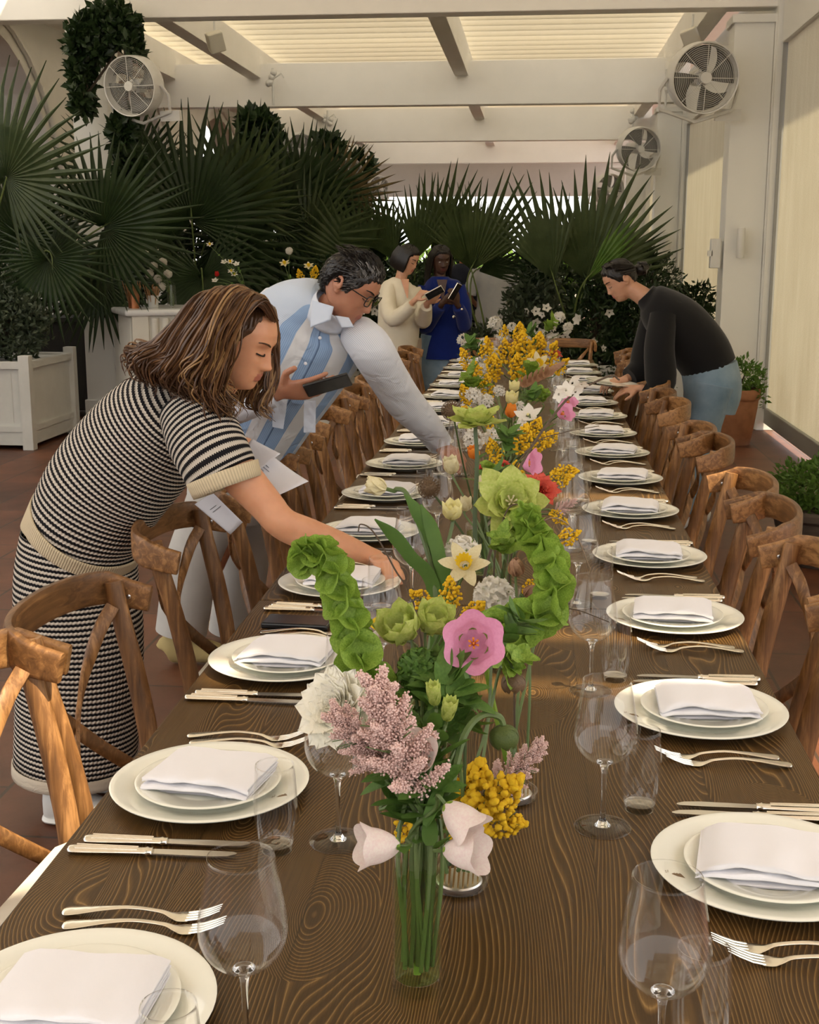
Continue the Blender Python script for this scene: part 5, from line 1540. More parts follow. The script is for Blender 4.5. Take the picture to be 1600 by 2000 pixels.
# ------------------------------------------------------------------ standing people at the back
def leg_pair(mb, hips, ankles, r=(.07, .065, .045), n=14):
    for h, a in zip(hips, ankles):
        k_ = h.lerp(a, .47)
        stube(mb, [(*h, r[0]), (*k_, r[1]), (*(k_.lerp(a, .3)), r[1] * .9), (*a, r[2])], n=n, k=3)
def shoes(t, ankles, d, m, ln=.25):
    for a in ankles:
        sm = MB(); p = V(a.x, a.y, 0); d_ = V(*d, 0).normalized()
        stube(sm, [(*(p - d_ * .06 + V(0, 0, .04)), .02, .03), (*(p + V(0, 0, .05)), .04, .05), (*(p + d_ * .08 + V(0, 0, .04)), .042, .035), (*(p + d_ * (ln - .07) + V(0, 0, .025)), .02, .015)], n=12, k=3, up=(0, 0, 1))
        part(t, 'shoe', sm, m)
M['cream_linen'] = cloth('cream_linen_shirt', (.78, .72, .58), (.70, .64, .50), .8, 10, trans=.1)
M['beige_trousers'] = cloth('beige_trousers', (.42, .33, .25))
M['blue_wool'] = cloth('royal_blue_wool', (.006, .020, .17), (.004, .014, .12), .3, 6)
M['denim'] = cloth('washed_denim', (.13, .21, .29), (.24, .33, .41), .4, 40)
M['black_cloth'] = cloth('black_cloth', (.006, .006, .007), None, .5, 7)
Y2 = 10.45
w2t = thing('person', 'woman with dark bob in a loose cream shirt, tapping her phone', 'person', (atY(775, 700, Y2).x, Y2, 0))
b = MB()
H2 = head_M(atY(796, 507, Y2), (.80, -.42, -.40), 0, .97)
head_mb(b, H2, nose=.85, n=48, nz=56)
pl(b, [(790, 520, Y2, .05, .05), (782, 550, Y2, .052, .055), (780, 580, Y2, .09, .07), (778, 690, Y2, .09, .07), (775, 730, Y2, .10, .08)], 16)
sA, eA, wA = atY(762, 576, Y2 - .06), atY(770, 622, Y2 - .28), atY(812, 585, Y2 - .42)
sB, eB, wB = atY(810, 575, Y2 + .02), atY(826, 622, Y2 - .05), atY(835, 592, Y2 - .38)
for s, e, w_ in ((sA, eA, wA), (sB, eB, wB)): stube(b, [(*s, .038), (*e, .034), (*w_, .022)], n=12, k=4)
hand_mb(b, wA, atY(832, 562, Y2 - .45) - wA, (-.4, -.6, .6), thumb=1, curl=(.35, .7, .8, .9), s=.95)
hand_mb(b, wB, atY(858, 575, Y2 - .45) - wB, (0, -.6, -.8), thumb=1, curl=(.5, .5, .5, .5), s=.95)
hips = [V(w2t.location.x - .08, Y2, .88), V(w2t.location.x + .08, Y2 + .05, .88)]; ank = [V(w2t.location.x - .10, Y2, .09), V(w2t.location.x + .10, Y2 + .08, .09)]
leg_pair(b, hips, ank)
finish_body(w2t, b, .006, SK_L, H2); face_parts(w2t, H2, M['hair_k'], .0016, .1)
c = MB(); pl(c, [(775, 695, Y2, .165, .13), (778, 650, Y2, .175, .14), (780, 600, Y2, .175, .14), (783, 568, Y2, .18, .12), (786, 553, Y2, .12, .09), (788, 547, Y2, .065, .065)], 32, 5)
pl(c, [(762, 562, Y2 - .06, .062), (758, 595, Y2 - .16, .066), (768, 622, Y2 - .26, .070), (792, 608, Y2 - .34, .056), (806, 594, Y2 - .39, .045)], 20, 4)
pl(c, [(806, 566, Y2 + .02, .07), (820, 600, Y2, .08), (826, 624, Y2 - .08, .075), (831, 606, Y2 - .25, .055), (833, 598, Y2 - .33, .045)], 20, 4)
part(w2t, 'loose_shirt', c, M['cream_linen'])
vn = MB(); patch(vn, [(783, 545, Y2 - .085), (799, 545, Y2 - .085), (797, 582, Y2 - .150), (795, 582, Y2 - .150)], .004); part(w2t, 'skin_at_neckline', vn, SK_L)
c = MB()
for h, a in zip(hips, ank): stube(c, [(*h, .125), (*(h.lerp(a, .5)), .115), (*(a + V(0, 0, .02)), .105)], n=20, k=4)
part(w2t, 'trousers', c, M['beige_trousers']); shoes(w2t, ank, (.8, -.5), M['shoe'])
h = MB(); scalp(h, H2, .014)
for s in (-1, 1):
    for k in range(26):
        a = R(-60 + 115 * k / 25)
        r0 = V(s * .070 * math.cos(a * .5), -.03 - .085 * math.sin(-a) * .9, .07)
        x0 = s * (.078 - .012 * abs(math.sin(a)));  y0 = -.025 + .078 * math.sin(a) 
        h.loft([H2 @ V(x0 * .8, y0 * .9, .085), H2 @ V(x0 * 1.12, y0 * 1.05, .02), H2 @ V(x0 * 1.15, y0 * 1.1, -.05), H2 @ V(x0 * .98, y0 * 1.0, -.098)], [.016, .018, .017, .006], n=6)
part(w2t, 'hair', h, M['hair_k'])
nk = MB(); nk.loft([atY(788, 550, Y2 - .065), atY(797, 556, Y2 - .09), atY(804, 548, Y2 - .06)], .002, n=5); 
phone('phone', 'phone in a pale case held by the woman in the cream shirt', atY(849, 572, Y2 - .50), (.85, 0, .45), (-.4, -.6, .6), case=M['case_pale'])

Y3 = 10.75
w3 = thing('person', 'woman with long black hair in a royal blue blazer, holding a phone', 'person', (atY(862, 700, Y3).x, Y3, 0))
b = MB()
H3 = head_M(atY(861, 507, Y3 - .02), (.34, -.86, -.28), 0, .98)
head_mb(b, H3, nose=.9, n=48, nz=56)
pl(b, [(858, 520, Y3, .05, .05), (860, 548, Y3, .052, .055), (862, 580, Y3, .09, .07), (866, 690, Y3, .08, .07), (866, 740, Y3, .10, .08)], 16)
sA, eA, wA = atY(822, 572, Y3), atY(830, 640, Y3 - .1), atY(866, 590, Y3 - .32)
sB, eB, wB = atY(908, 572, Y3), atY(912, 635, Y3 - .1), atY(893, 592, Y3 - .32)
for s, e, w_ in ((sA, eA, wA), (sB, eB, wB)): stube(b, [(*s, .038), (*e, .034), (*w_, .022)], n=12, k=4)
hand_mb(b, wA, atY(890, 572, Y3 - .36) - wA, (-.2, -.8, -.3), thumb=1, curl=(.7, .7, .7, .7), s=.97)
hand_mb(b, wB, atY(888, 566, Y3 - .38) - wB, (.5, -.7, -.2), thumb=-1, curl=(.7, .7, .7, .7), s=.97)
hips = [V(w3.location.x - .075, Y3, .88), V(w3.location.x + .085, Y3, .88)]; ank = [V(w3.location.x - .13, Y3, .09), V(w3.location.x + .13, Y3, .09)]
leg_pair(b, hips, ank)
finish_body(w3, b, .006, SK_D, H3); face_parts(w3, H3, M['hair_k'], .0016, .3)
c = MB(); pl(c, [(868, 700, Y3, .195, .14), (868, 668, Y3, .180, .13), (866, 625, Y3, .145, .115), (864, 590, Y3, .165, .12), (862, 562, Y3, .175, .11), (860, 548, Y3, .12, .085), (860, 540, Y3, .07, .07)], 32, 5)
pl(c, [(830, 560, Y3, .058), (822, 600, Y3 - .03, .056), (830, 640, Y3 - .1, .056), (848, 615, Y3 - .22, .055), (860, 599, Y3 - .29, .048)], 20, 4)
pl(c, [(896, 560, Y3, .058), (908, 600, Y3 - .03, .056), (908, 638, Y3 - .1, .056), (902, 615, Y3 - .22, .055), (895, 600, Y3 - .29, .048)], 20, 4)
part(w3, 'blazer', c, M['blue_wool'])
lp = MB()
for pts in ([(846, 548), (838, 565), (862, 630), (868, 610)], [(880, 548), (888, 565), (870, 630), (866, 612)]):
    patch(lp, [(x, y, Y3 - .135 + (.0)) for x, y in pts], .006)
part(w3, 'lapels', lp, M['blue_wool'])
vn = MB(); patch(vn, [(853, 546, Y3 - .128), (874, 546, Y3 - .128), (866, 585, Y3 - .137), (863, 585, Y3 - .137)], .004); part(w3, 'skin_at_neckline', vn, SK_D)
bt = MB()
for px, py in ((857, 620), (886, 619), (860, 600)): bt.ball(atY(px, py, Y3 - .15), (.014, .008, .014), 8, 6)
for px, py in ((902, 604), (851, 580)): bt.ball(atY(px, py, Y3 - .33), (.010, .006, .010), 8, 6)
part(w3, 'brass_buttons', bt, M['silver'])
c = MB(); pl(c, [(866, 690, Y3, .13, .10), (867, 740, Y3, .16, .115), (867, 765, Y3, .15, .11)], 24, 3)
for h, a in zip(hips, ank): stube(c, [(*(h + V(0, 0, .02)), .10), (*(h.lerp(a, .5)), .09), (*(a + V(0, 0, .02)), .085)], n=20, k=4)
part(w3, 'jeans', c, M['denim']); shoes(w3, ank, (.1, -1), M['shoe'])
h = MB(); scalp(h, H3, .010)
for s in (-1, 1):
    for k in range(16):
        u = k / 15
        x0 = s * (.078 + .012 * math.sin(u * 3)); y0 = .035 - .10 * u
        h.loft([H3 @ V(x0 * .55, y0 + .02, .100), H3 @ V(x0 * 1.05, y0, .03), H3 @ V(x0 * 1.15, y0 - .01, -.06), H3 @ V(x0 * 1.2, y0 - .02, -.15), H3 @ V(x0 * 1.15, y0 - .01, -.25 - .04 * (k % 3))], [.012, .014, .014, .012, .005], n=6)
part(w3, 'hair', h, M['hair_k'])
phone('phone', 'phone in a glittering case held by the woman in the blue blazer', atY(889, 570, Y3 - .44), (.5, 0, .85), (-.4, -.8, .3), case=M['silver'])
er = MB()
for s in (-1, 1): er.ball(H3 @ V(s * .084, .0, -.035), .009, 8, 6)
eo = thing('earrings', 'round earrings worn by the woman in the blue blazer', 'earrings', H3.translation); part(eo, 'earring', er, M['silver'])

# ------------------------------------------------------------------ woman in black on the right
Y4 = 7.35
w4 = thing('person', 'woman in black jacket and jeans with tied back hair, bending over the table', 'person', (atY(1390, 800, Y4).x, Y4, 0))
b = MB()
H4 = head_M(atY(1212, 547, Y4), (-.80, -.20, -.52), R(0), .97)
head_mb(b, H4, nose=.9, n=56, nz=64)
pl(b, [(1222, 558, Y4, .05, .055), (1258, 580, Y4, .055, .06), (1290, 610, Y4, .08, .08), (1340, 680, Y4, .08, .08), (1380, 735, Y4, .09, .09)], 16)
sA, eA, wA = atY(1285, 625, Y4 - .16), atY(1290, 765, Y4 - .2), atY(1248, 758, Y4 - .18)
sB, eB, wB = atY(1275, 620, Y4 + .16), atY(1262, 715, Y4 + .15), atY(1218, 742, Y4 + .05)
for s, e, w_ in ((sA, eA, wA), (sB, eB, wB)): stube(b, [(*s, .038), (*e, .034), (*w_, .022)], n=12, k=4)
hand_mb(b, wA, V(-1, .05, -.12), (.1, -.5, .9), thumb=-1, curl=(.35, .4, .45, .5), s=.95)
hand_mb(b, wB, V(-1, .0, -.25), (0, -.4, .9), thumb=1, curl=(.35, .4, .45, .5), s=.95)
hx = atY(1392, 735, Y4).x
hips = [V(hx, Y4 - .08, .90), V(hx, Y4 + .1, .90)]; ank = [V(hx - .12, Y4 - .1, .09), V(hx - .02, Y4 + .12, .09)]
leg_pair(b, hips, ank)
finish_body(w4, b, .005, SK_L, H4); face_parts(w4, H4, M['hair_k'], .0014, .1)
c = MB(); pl(c, [(1388, 722, Y4, .155, .16), (1368, 685, Y4, .165, .165), (1330, 640, Y4, .165, .17), (1296, 608, Y4, .140, .17), (1276, 588, Y4, .105, .13), (1266, 580, Y4, .075, .085), (1260, 574, Y4, .066, .075)], 32, 5)
pl(c, [(1296, 615, Y4 - .13, .075), (1288, 680, Y4 - .18, .085), (1290, 745, Y4 - .2, .088), (1272, 768, Y4 - .2, .070), (1256, 762, Y4 - .19, .050)], 22, 4)
pl(c, [(1285, 610, Y4 + .14, .09), (1268, 680, Y4 + .15, .095), (1255, 720, Y4 + .12, .085), (1230, 738, Y4 + .07, .06)], 22, 4)
part(w4, 'black_jacket', c, M['black_cloth'])
c = MB(); pl(c, [(1385, 715, Y4, .16, .16), (1392, 760, Y4, .165, .17), (1385, 800, Y4, .15, .16)], 28, 4)
for h_, a in zip(hips, ank): stube(c, [(*(h_ + V(0, 0, -.05)), .12), (*(h_.lerp(a, .45)), .085), (*(a + V(0, 0, .02)), .062)], n=20, k=4)
part(w4, 'jeans', c, M['denim']); shoes(w4, ank, (-1, 0), M['shoe'])
h = MB(); scalp(h, H4, .010)
rg = random.Random(5)
for k in range(90):
    a = R(rg.uniform(-80, 80)); z0 = rg.uniform(.02, .1)
    x0 = .086 * math.sin(a)
    h.loft([H4 @ V(x0 * .9, .055 * math.cos(a), z0 * .9 + .03), H4 @ V(x0 * 1.08, -.02, z0 + .005), H4 @ V(x0 * .7, -.09, z0 * .5), H4 @ V(0, -.115, -.01)], [.005, .007, .006, .005], n=5)
h.ball(H4 @ V(0, -.135, -.012), (.040, .040, .036), 14, 10)
for k in range(30):
    a = rg.uniform(0, 6.28); h.loft([H4 @ V(0, -.115, -.01), H4 @ V(.045 * math.cos(a), -.145, -.01 + .04 * math.sin(a)), H4 @ V(.02 * math.cos(a + .8), -.18, -.01 + .02 * math.sin(a + .8))], .006, n=5)
part(w4, 'hair', h, M['hair_k'])
# the plate she is setting down
inst(me_ch, 'charger_plate', *atY(1195, 752, Y4 - .05), 0, 'white plate held just above the table by the woman in black', 'plate', None, (R(2), R(6)))
# ------------------------------------------------------------------ two people far behind the plants
M['pale_shirt'] = cloth('pale_striped_shirt', (.62, .63, .66), (.52, .54, .60))
M['navy'] = cloth('navy_shirt', (.02, .025, .045))
for (px, Y5, ms, mt, lab, sk) in ((962, 14.9, 'pale_shirt', 'pale_shirt', 'person in pale shirt and shorts, back turned, behind the palm leaves', SK_L), (905, 15.6, 'navy', 'navy', 'person in a dark shirt half hidden behind the woman in blue', SK_M)):
    t = thing('person', lab, 'person', (atY(px, 700, Y5).x, Y5, 0)); X = t.location.x
    b = MB(); HH = head_M(V(X, Y5, 1.60), (.3, .9, 0), 0, 1.0); head_mb(b, HH, n=40, nz=48)
    stube(b, [(X, Y5, 1.5, .055), (X, Y5, 1.42, .07), (X, Y5, 1.2, .13), (X, Y5, .9, .13)], n=14)
    hips = [V(X - .08, Y5, .88), V(X + .08, Y5, .88)]; ank = [V(X - .1, Y5, .09), V(X + .1, Y5, .09)]
    leg_pair(b, hips, ank)
    for s in (-1, 1):
        q = [V(X + s * .20, Y5, 1.36), V(X + s * .27, Y5 - .02, 1.10), V(X + s * .20, Y5 + .15, .98)]
        stube(b, [(*q[0], .045), (*q[1], .036), (*q[2], .025)], n=10); hand_mb(b, q[2], (-s * .5, .8, 0), (0, 0, 1), thumb=s, s=.95)
    finish_body(t, b, .009, sk, HH)
    c = MB(); stube(c, [(X, Y5, .84, .20, .15), (X, Y5, 1.1, .19, .14), (X, Y5, 1.3, .21, .13), (X, Y5, 1.42, .15, .10), (X, Y5, 1.46, .08, .08)], n=24, k=4, up=(0, 1, 0))
    for s in (-1, 1): stube(c, [(X + s * .17, Y5, 1.40, .07), (X + s * .25, Y5 - .01, 1.22, .075), (X + s * .27, Y5 - .02, 1.10, .07)], n=16)
    part(t, 'shirt', c, M[ms]); c = MB()
    for h_, a in zip(hips, ank): stube(c, [(*(h_ + V(0, 0, .05)), .13), (*(h_.lerp(a, .2)), .13), (*(h_.lerp(a, .42)), .125)], n=18)
    part(t, 'shorts', c, M[mt]); shoes(t, ank, (.2, 1), M['shoe'])
    hh = MB().ball(HH @ V(0, -.02, .03), (.086, .094, .096), 20, 14, M=HH.to_3x3().to_4x4()); part(t, 'hair', hh, M['hair_a'])
# ================================================================== flowers down the middle of the table
def m_petal(name, a, b, trans=.3, rough=.55, vs=14): return mat(name, a, rough, var=b, vs=vs, trans=trans, spec=.3)
M['stem'] = mat('flower_stem', (.11, .16, .045), .5, var=(.065, .11, .03), vs=10)
M['stem_d'] = mat('dark_stem', (.045, .075, .02), .55)
M['twig'] = mat('twig', (.075, .05, .03), .8)
M['p_white'] = m_petal('white_petal', (.82, .80, .74), (.74, .70, .60))
M['p_cream'] = m_petal('cream_petal', (.80, .74, .50), (.70, .62, .36))
M['p_blush'] = m_petal('blush_bell', (.82, .76, .68), (.78, .62, .60))
M['p_pink'] = m_petal('pink_petal', (.78, .36, .54), (.70, .28, .46))
M['p_astilbe'] = m_petal('dusty_pink', (.80, .52, .46), (.86, .68, .62), .15, vs=40)
M['p_yellow'] = m_petal('yellow_petal', (.86, .66, .05), (.80, .56, .03))
M['p_lemon'] = m_petal('pale_yellow', (.82, .76, .30), (.80, .74, .45))
M['mimosa'] = mat('mimosa_yellow', (.88, .58, .012), .9, var=(.82, .46, .008), vs=20, bump=.5, bs=400)
M['p_lime'] = m_petal('lime_petal', (.42, .52, .09), (.60, .64, .22), .35)
M['p_green'] = m_petal('green_calyx', (.14, .27, .025), (.36, .50, .09), .35)
M['p_ivory'] = m_petal('ivory_petal', (.90, .88, .78), (.86, .83, .70), .2)
M['p_leaf'] = m_petal('mid_green_leaf', (.07, .15, .025), (.11, .21, .04), .25)
M['p_coral'] = m_petal('coral_petal', (.80, .16, .10), (.70, .10, .07))
M['p_orange'] = m_petal('orange_petal', (.85, .26, .03), (.80, .35, .06))
M['p_red'] = m_petal('red_petal', (.60, .02, .015), (.5, .02, .02))
M['p_brown'] = m_petal('brown_pod', (.09, .055, .03), (.16, .10, .05), 0)
M['p_pod'] = m_petal('green_pod', (.055, .085, .02), (.09, .12, .03), .1)
M['p_dry'] = m_petal('dry_leaf', (.45, .27, .16), (.36, .20, .12))
def petal(mb, L, W, base=V(0, 0, 0), az=0, lift=.3, curl=.4, cup=.3, tip=.5, nu=4, nv=7, wav=0, r0=0):
    """petal growing outwards in direction az; lift = start slope, curl = change of slope, cup = sideways hollow"""
    ca, sa = math.cos(az), math.sin(az); pts = []
    x = r0; z = 0; a = lift
    path = [(x, z, a)]
    for j in range(nv):
        a2 = lift + curl * (j + .5) / nv
        x += L / nv * math.cos(a2); z += L / nv * math.sin(a2); path.append((x, z, a2))
    def fn(u, v):
        k = v * nv; i = min(int(k), nv - 1); f = k - i
        px_ = path[i][0] * (1 - f) + path[i + 1][0] * f; pz_ = path[i][1] * (1 - f) + path[i + 1][1] * f; a2 = path[i + 1][2]
        wd = W * .5 * (math.sin(PI * min(.999, .08 + .92 * v ** .75)) ** tip) * (1 if v < .97 else .5)
        s = (u - .5) * 2
        n_ = cup * wd * s * s + wav * W * math.sin(v * 9 + s * 4) * abs(s)
        X = px_ - math.sin(a2) * n_; Z = pz_ + math.cos(a2) * n_; Yv = s * wd
        return base + V(X * ca - Yv * sa, X * sa + Yv * ca, Z)
    mb.grid(fn, nu, nv); return mb
KIND = {}
def kind(name, **parts): KIND[name] = [(k, v.mesh(name + '_' + k, M[m]) if isinstance(v, MB) else v) for k, (v, m) in parts.items()]
# bell flower: a deep cup whose rim flares into five points
def bell_mb(n=5, flare=.35, depth=1.0, wav=.06, lobes=.22):
    mb = MB()
    def fn(u, v):
        th = 2 * PI * u; r = .16 + .30 * math.sin(min(1, v * 1.25) * PI / 2) ** .8 + flare * max(0, v - .72) * 1.2
        z = depth * v
        lob = (.5 + .5 * math.cos(n * th)) ** .6
        z += lobes * lob * max(0, v - .5) * 2 * .5 - lobes * .3 * (1 - lob) * max(0, v - .6)
        r += wav * lob * v + .10 * lob * max(0, v - .8)
        return V(r * math.cos(th), r * math.sin(th), z)
    mb.grid(fn, 40, 14)
    mb.grid(lambda u, v: V(.16 * v * math.cos(2 * PI * u), .16 * v * math.sin(2 * PI * u), -.02 + .02 * v), 40, 2)
    return mb
def ctr(r=.10, h=.5, n=5):
    mb = MB(); mb.loft([(0, 0, 0), (0, 0, h)], [.04, .03], n=6)
    for k in range(n): a = 2 * PI * k / n; mb.loft([(0, 0, h * .3), (r * math.cos(a), r * math.sin(a), h)], [.012, .03], n=5)
    return mb
def calyx(n=5, L=.35, W=.16, m=0):
    mb = MB()
    for k in range(n): petal(mb, L, W, V(0, 0, -.05), 2 * PI * k / n, .2, 1.2, .2, r0=.05)
    return mb
kind('bell', petals=(bell_mb(), 'p_blush'), calyx=(calyx(), 'p_green'), stamens=(ctr(), 'p_cream'))
kind('pink_bell', petals=(bell_mb(6, .6, .75, .10, .18), 'p_pink'), calyx=(calyx(6, .5, .3), 'p_green'), stamens=(ctr(.12, .45, 6), 'p_orange'))
def cup(n=6, L=1.0, W=.75, lift=.9, curl=.7, inner=True, tip=.55, wav=0):
    mb = MB()
    for k in range(n): petal(mb, L, W, az=2 * PI * k / n + (.15 if k % 2 else 0), lift=lift, curl=curl, cup=.35, tip=tip, wav=wav, r0=.06)
    if inner:
        for k in range(n): petal(mb, L * .85, W * .8, az=2 * PI * (k + .5) / n, lift=lift + .2, curl=curl, cup=.35, tip=tip, wav=wav, r0=.03)
    return mb
kind('tulip', petals=(cup(), 'p_cream'), centre=(MB().ball((0, 0, .12), .1, 8, 6), 'p_lime'))
kind('yellow_cup', petals=(cup(6, 1, .8, .7, .9, tip=.7), 'p_lemon'), centre=(MB().ball((0, 0, .12), .14, 8, 6), 'p_yellow'))
kind('orange_tulip', petals=(cup(6, 1, .8, 1.0, .6), 'p_orange'), centre=(MB().ball((0, 0, .12), .1, 8, 6), 'p_lime'))
kind('red_tulip', petals=(cup(6, 1, .8, 1.0, .6), 'p_red'), centre=(MB().ball((0, 0, .12), .1, 8, 6), 'p_lime'))
kind('brown_tulip', petals=(cup(6, 1, .85, .85, 1.2), 'p_dry'), centre=(MB().ball((0, 0, .12), .1, 8, 6), 'p_lime'))
def daff():
    mb = MB()
    for k in range(6): petal(mb, 1.0, .55, az=2 * PI * k / 6 + (k % 2) * .1, lift=.15, curl=.1 + .25 * (k % 2), cup=.2, tip=.7, wav=.04, r0=.1)
    return mb
tr_ = MB(); tr_.grid(lambda u, v: V((.20 + .12 * v + .04 * v * math.sin(u * 2 * PI * 12)) * math.cos(2 * PI * u), (.20 + .12 * v + .04 * v * math.sin(u * 2 * PI * 12)) * math.sin(2 * PI * u), .5 * v), 60, 6)
kind('daffodil', petals=(daff(), 'p_cream'), trumpet=(tr_, 'p_yellow'))
kind('white_daffodil', petals=(daff(), 'p_white'), trumpet=(tr_, 'p_yellow'))
def helle(n=7, seed=1, W=.8):
    rg = random.Random(seed); mb = MB()
    for ring_, (L, lf) in enumerate(((1.1, -.05), (.95, .35), (.7, .8))):
        for k in range(n): petal(mb, L * rg.uniform(.85, 1.1), W * rg.uniform(.8, 1.1), az=2 * PI * (k + ring_ * .5) / n + rg.uniform(-.1, .1), lift=lf + rg.uniform(-.15, .15), curl=rg.uniform(.1, .7), cup=.25, tip=.6, wav=.07, r0=.05)
    return mb
kind('green_tulip', petals=(helle(6, 3), 'p_lime'), centre=(ctr(.15, .3, 6), 'p_cream'))
kind('striped_green', petals=(cup(6, 1.15, .95, .45, 1.25, tip=.6, wav=.06), 'p_lime'), centre=(ctr(.15, .4, 6), 'p_cream'))
def peony(seed, n=60, W=.5, tight=1.0, wav=.08):
    rg = random.Random(seed); mb = MB()
    for k in range(n):
        u = k / n
        petal(mb, (.35 + .65 * u) * rg.uniform(.9, 1.1), W * (.6 + .6 * u), az=k * 2.4, lift=(1.45 - 1.5 * u) * tight + rg.uniform(-.15, .15), curl=rg.uniform(-.1, .5), cup=.35, tip=.55, wav=wav, nu=3, nv=5, r0=.02)
    return mb
kind('ranunculus', petals=(peony(4, 75, .62, 1.0, .06), 'p_ivory'), calyx=(calyx(), 'p_green'))
kind('coral_peony', petals=(peony(5, 60, .5, 1.15, .16), 'p_coral'), calyx=(calyx(), 'p_green'))
def pompom(seed, n=170, L=.42, W=.2, m='p_white'):
    rg = np.random.default_rng(seed); mb = MB()
    for k in range(n):
        z = 1 - 1.75 * (k + .5) / n; a = k * 2.4; r = math.sqrt(max(0, 1 - z * z))
        d = V(r * math.cos(a), r * math.sin(a), z); t = V(-d.y, d.x, 0).normalized() if r > .05 else V(1, 0, 0)
        Mx = Matrix((t, d.cross(t), d)).transposed().to_4x4()
        sub = MB(); petal(sub, L, W, az=rg.uniform(0, 6.28), lift=.9, curl=-.6, cup=.5, nu=2, nv=4, wav=.1)
        sub.v = [tuple(Mx @ V(p) + d * .62) for p in sub.v]; mb.add(sub.v, sub.f)
    mb.ball((0, 0, 0), .66, 14, 10); return mb
kind('white_scabiosa', florets=(pompom(1), 'p_white'), calyx=(calyx(8, .9, .2), 'p_green'))
kind('green_pompom', florets=(pompom(2, 240, .34, .14), 'p_leaf'), calyx=(calyx(8, .9, .2), 'p_green'))
def seedhead():
    mb = MB().ball((0, 0, 0), .72, 16, 12)
    for k in range(110):
        z = 1 - 1.9 * (k + .5) / 110; a = k * 2.4; r = math.sqrt(max(0, 1 - z * z)); d = V(r * math.cos(a), r * math.sin(a), z)
        t = V(-d.y, d.x, 0.01).normalized(); b_ = d.cross(t)
        mb.loft([d * .66 + (t * math.cos(q) + b_ * math.sin(q)) * .085 + d * .30 for q in [2 * PI * i / 7 for i in range(8)]], .022, n=4, cap=False)
        mb.loft([d * .65, d * .98], [.05, .015], n=5)
    return mb
kind('seed_head', head=(seedhead(), 'p_brown'))
def pod():
    mb = MB()
    for k in range(7): petal(mb, 1.7, 1.0, V(0, 0, -.55), 2 * PI * k / 7, -.1, 2.6, .35, .5, nu=4, nv=8)
    return mb
kind('poppy_pod', sepals=(pod(), 'p_pod'))
kind('dark_pod', sepals=(pod(), 'p_brown'))
def bud():
    mb = MB()
    for k in range(5): petal(mb, 1.0, .5, V(0, 0, 0), 2 * PI * k / 5, .9, .75, .4, .5)
    for k in range(5): petal(mb, .95, .38, V(0, 0, .1), 2 * PI * (k + .5) / 5, 1.1, .35, .4, .5)
    return mb
kind('bud', petals=(bud(), 'p_lime'))
kind('small_white', petals=(blossom_mb(1.0), 'p_white'), centre=(MB().ball((0, 0, .12), .10, 6, 4), 'p_lemon'))
def cluster(seed, n=16, R_=.8, s=.42):
    rg = random.Random(seed); mb = MB(); base = blossom_mb(1.0, 5)
    for k in range(n):
        a = k * 2.4; z = 1 - 1.1 * k / n; r = math.sqrt(max(0, 1 - z * z)); d = V(r * math.cos(a), r * math.sin(a), z)
        t = V(-d.y, d.x, .01).normalized(); Mx = Matrix((t, d.cross(t), d)).transposed().to_4x4() @ Matrix.Scale(s * rg.uniform(.8, 1.2), 4)
        mb.add([Mx @ V(p) + d * R_ * rg.uniform(.85, 1.05) for p in base.v], base.f)
    return mb
kind('white_cluster', petals=(cluster(1), 'p_white'), stalks=(MB().loft([(0, 0, -.3), (0, 0, .7)], .05, n=5), 'stem'))
def spray(seed, n=110, r=.075, L=1.6, wd=.55):
    rg = random.Random(seed); mb = MB()
    for k in range(n):
        t = rg.random(); a = rg.uniform(0, 6.28); rr = wd * math.sin(PI * min(.97, t * .9 + .12)) * rg.random() ** .5
        mb.ball((rr * math.cos(a), rr * math.sin(a), t * L), r * rg.uniform(.75, 1.15), 7, 5)
    return mb
def spray_stems(seed, L=1.6, wd=.5):
    rg = random.Random(seed); mb = MB().loft([(0, 0, -.2), (0, 0, L * .9)], [.03, .012], n=5)
    for k in range(12):
        t = rg.random(); a = rg.uniform(0, 6.28); mb.loft([(0, 0, t * L * .7), (wd * .8 * math.cos(a), wd * .8 * math.sin(a), t * L * .7 + .3)], [.015, .008], n=4)
    return mb
def fluff_ball(seed):
    rg = random.Random(seed); mb = MB()
    for k in range(210):
        t = rg.random(); a = rg.uniform(0, 6.28); rr = .60 * math.sin(PI * min(.97, t * .9 + .12)) * rg.random() ** .5; c = V(rr * math.cos(a), rr * math.sin(a), t * 1.6); r = .072 * rg.uniform(.8, 1.2)
        b0 = len(mb.v); mb.ball(c, r, 12, 8)
        for j in range(b0, len(mb.v)): mb.v[j] = tuple(c + (V(mb.v[j]) - c) * (.82 + .36 * rg.random()))
    return mb
for i in range(2): KIND['fluffy%d' % i] = [('blossom', fluff_ball(i + 7).mesh('mimosa_blossom', M['mimosa'])), ('twigs', spray_stems(i + 1).mesh('mimosa_twigs', M['stem']))]
for i in range(3):
    KIND['mimosa%d' % i] = [('blossom', spray(i + 1, 120 + 20 * i).mesh('mimosa_blossom', M['mimosa'])), ('twigs', spray_stems(i + 1).mesh('mimosa_twigs', M['stem']))]
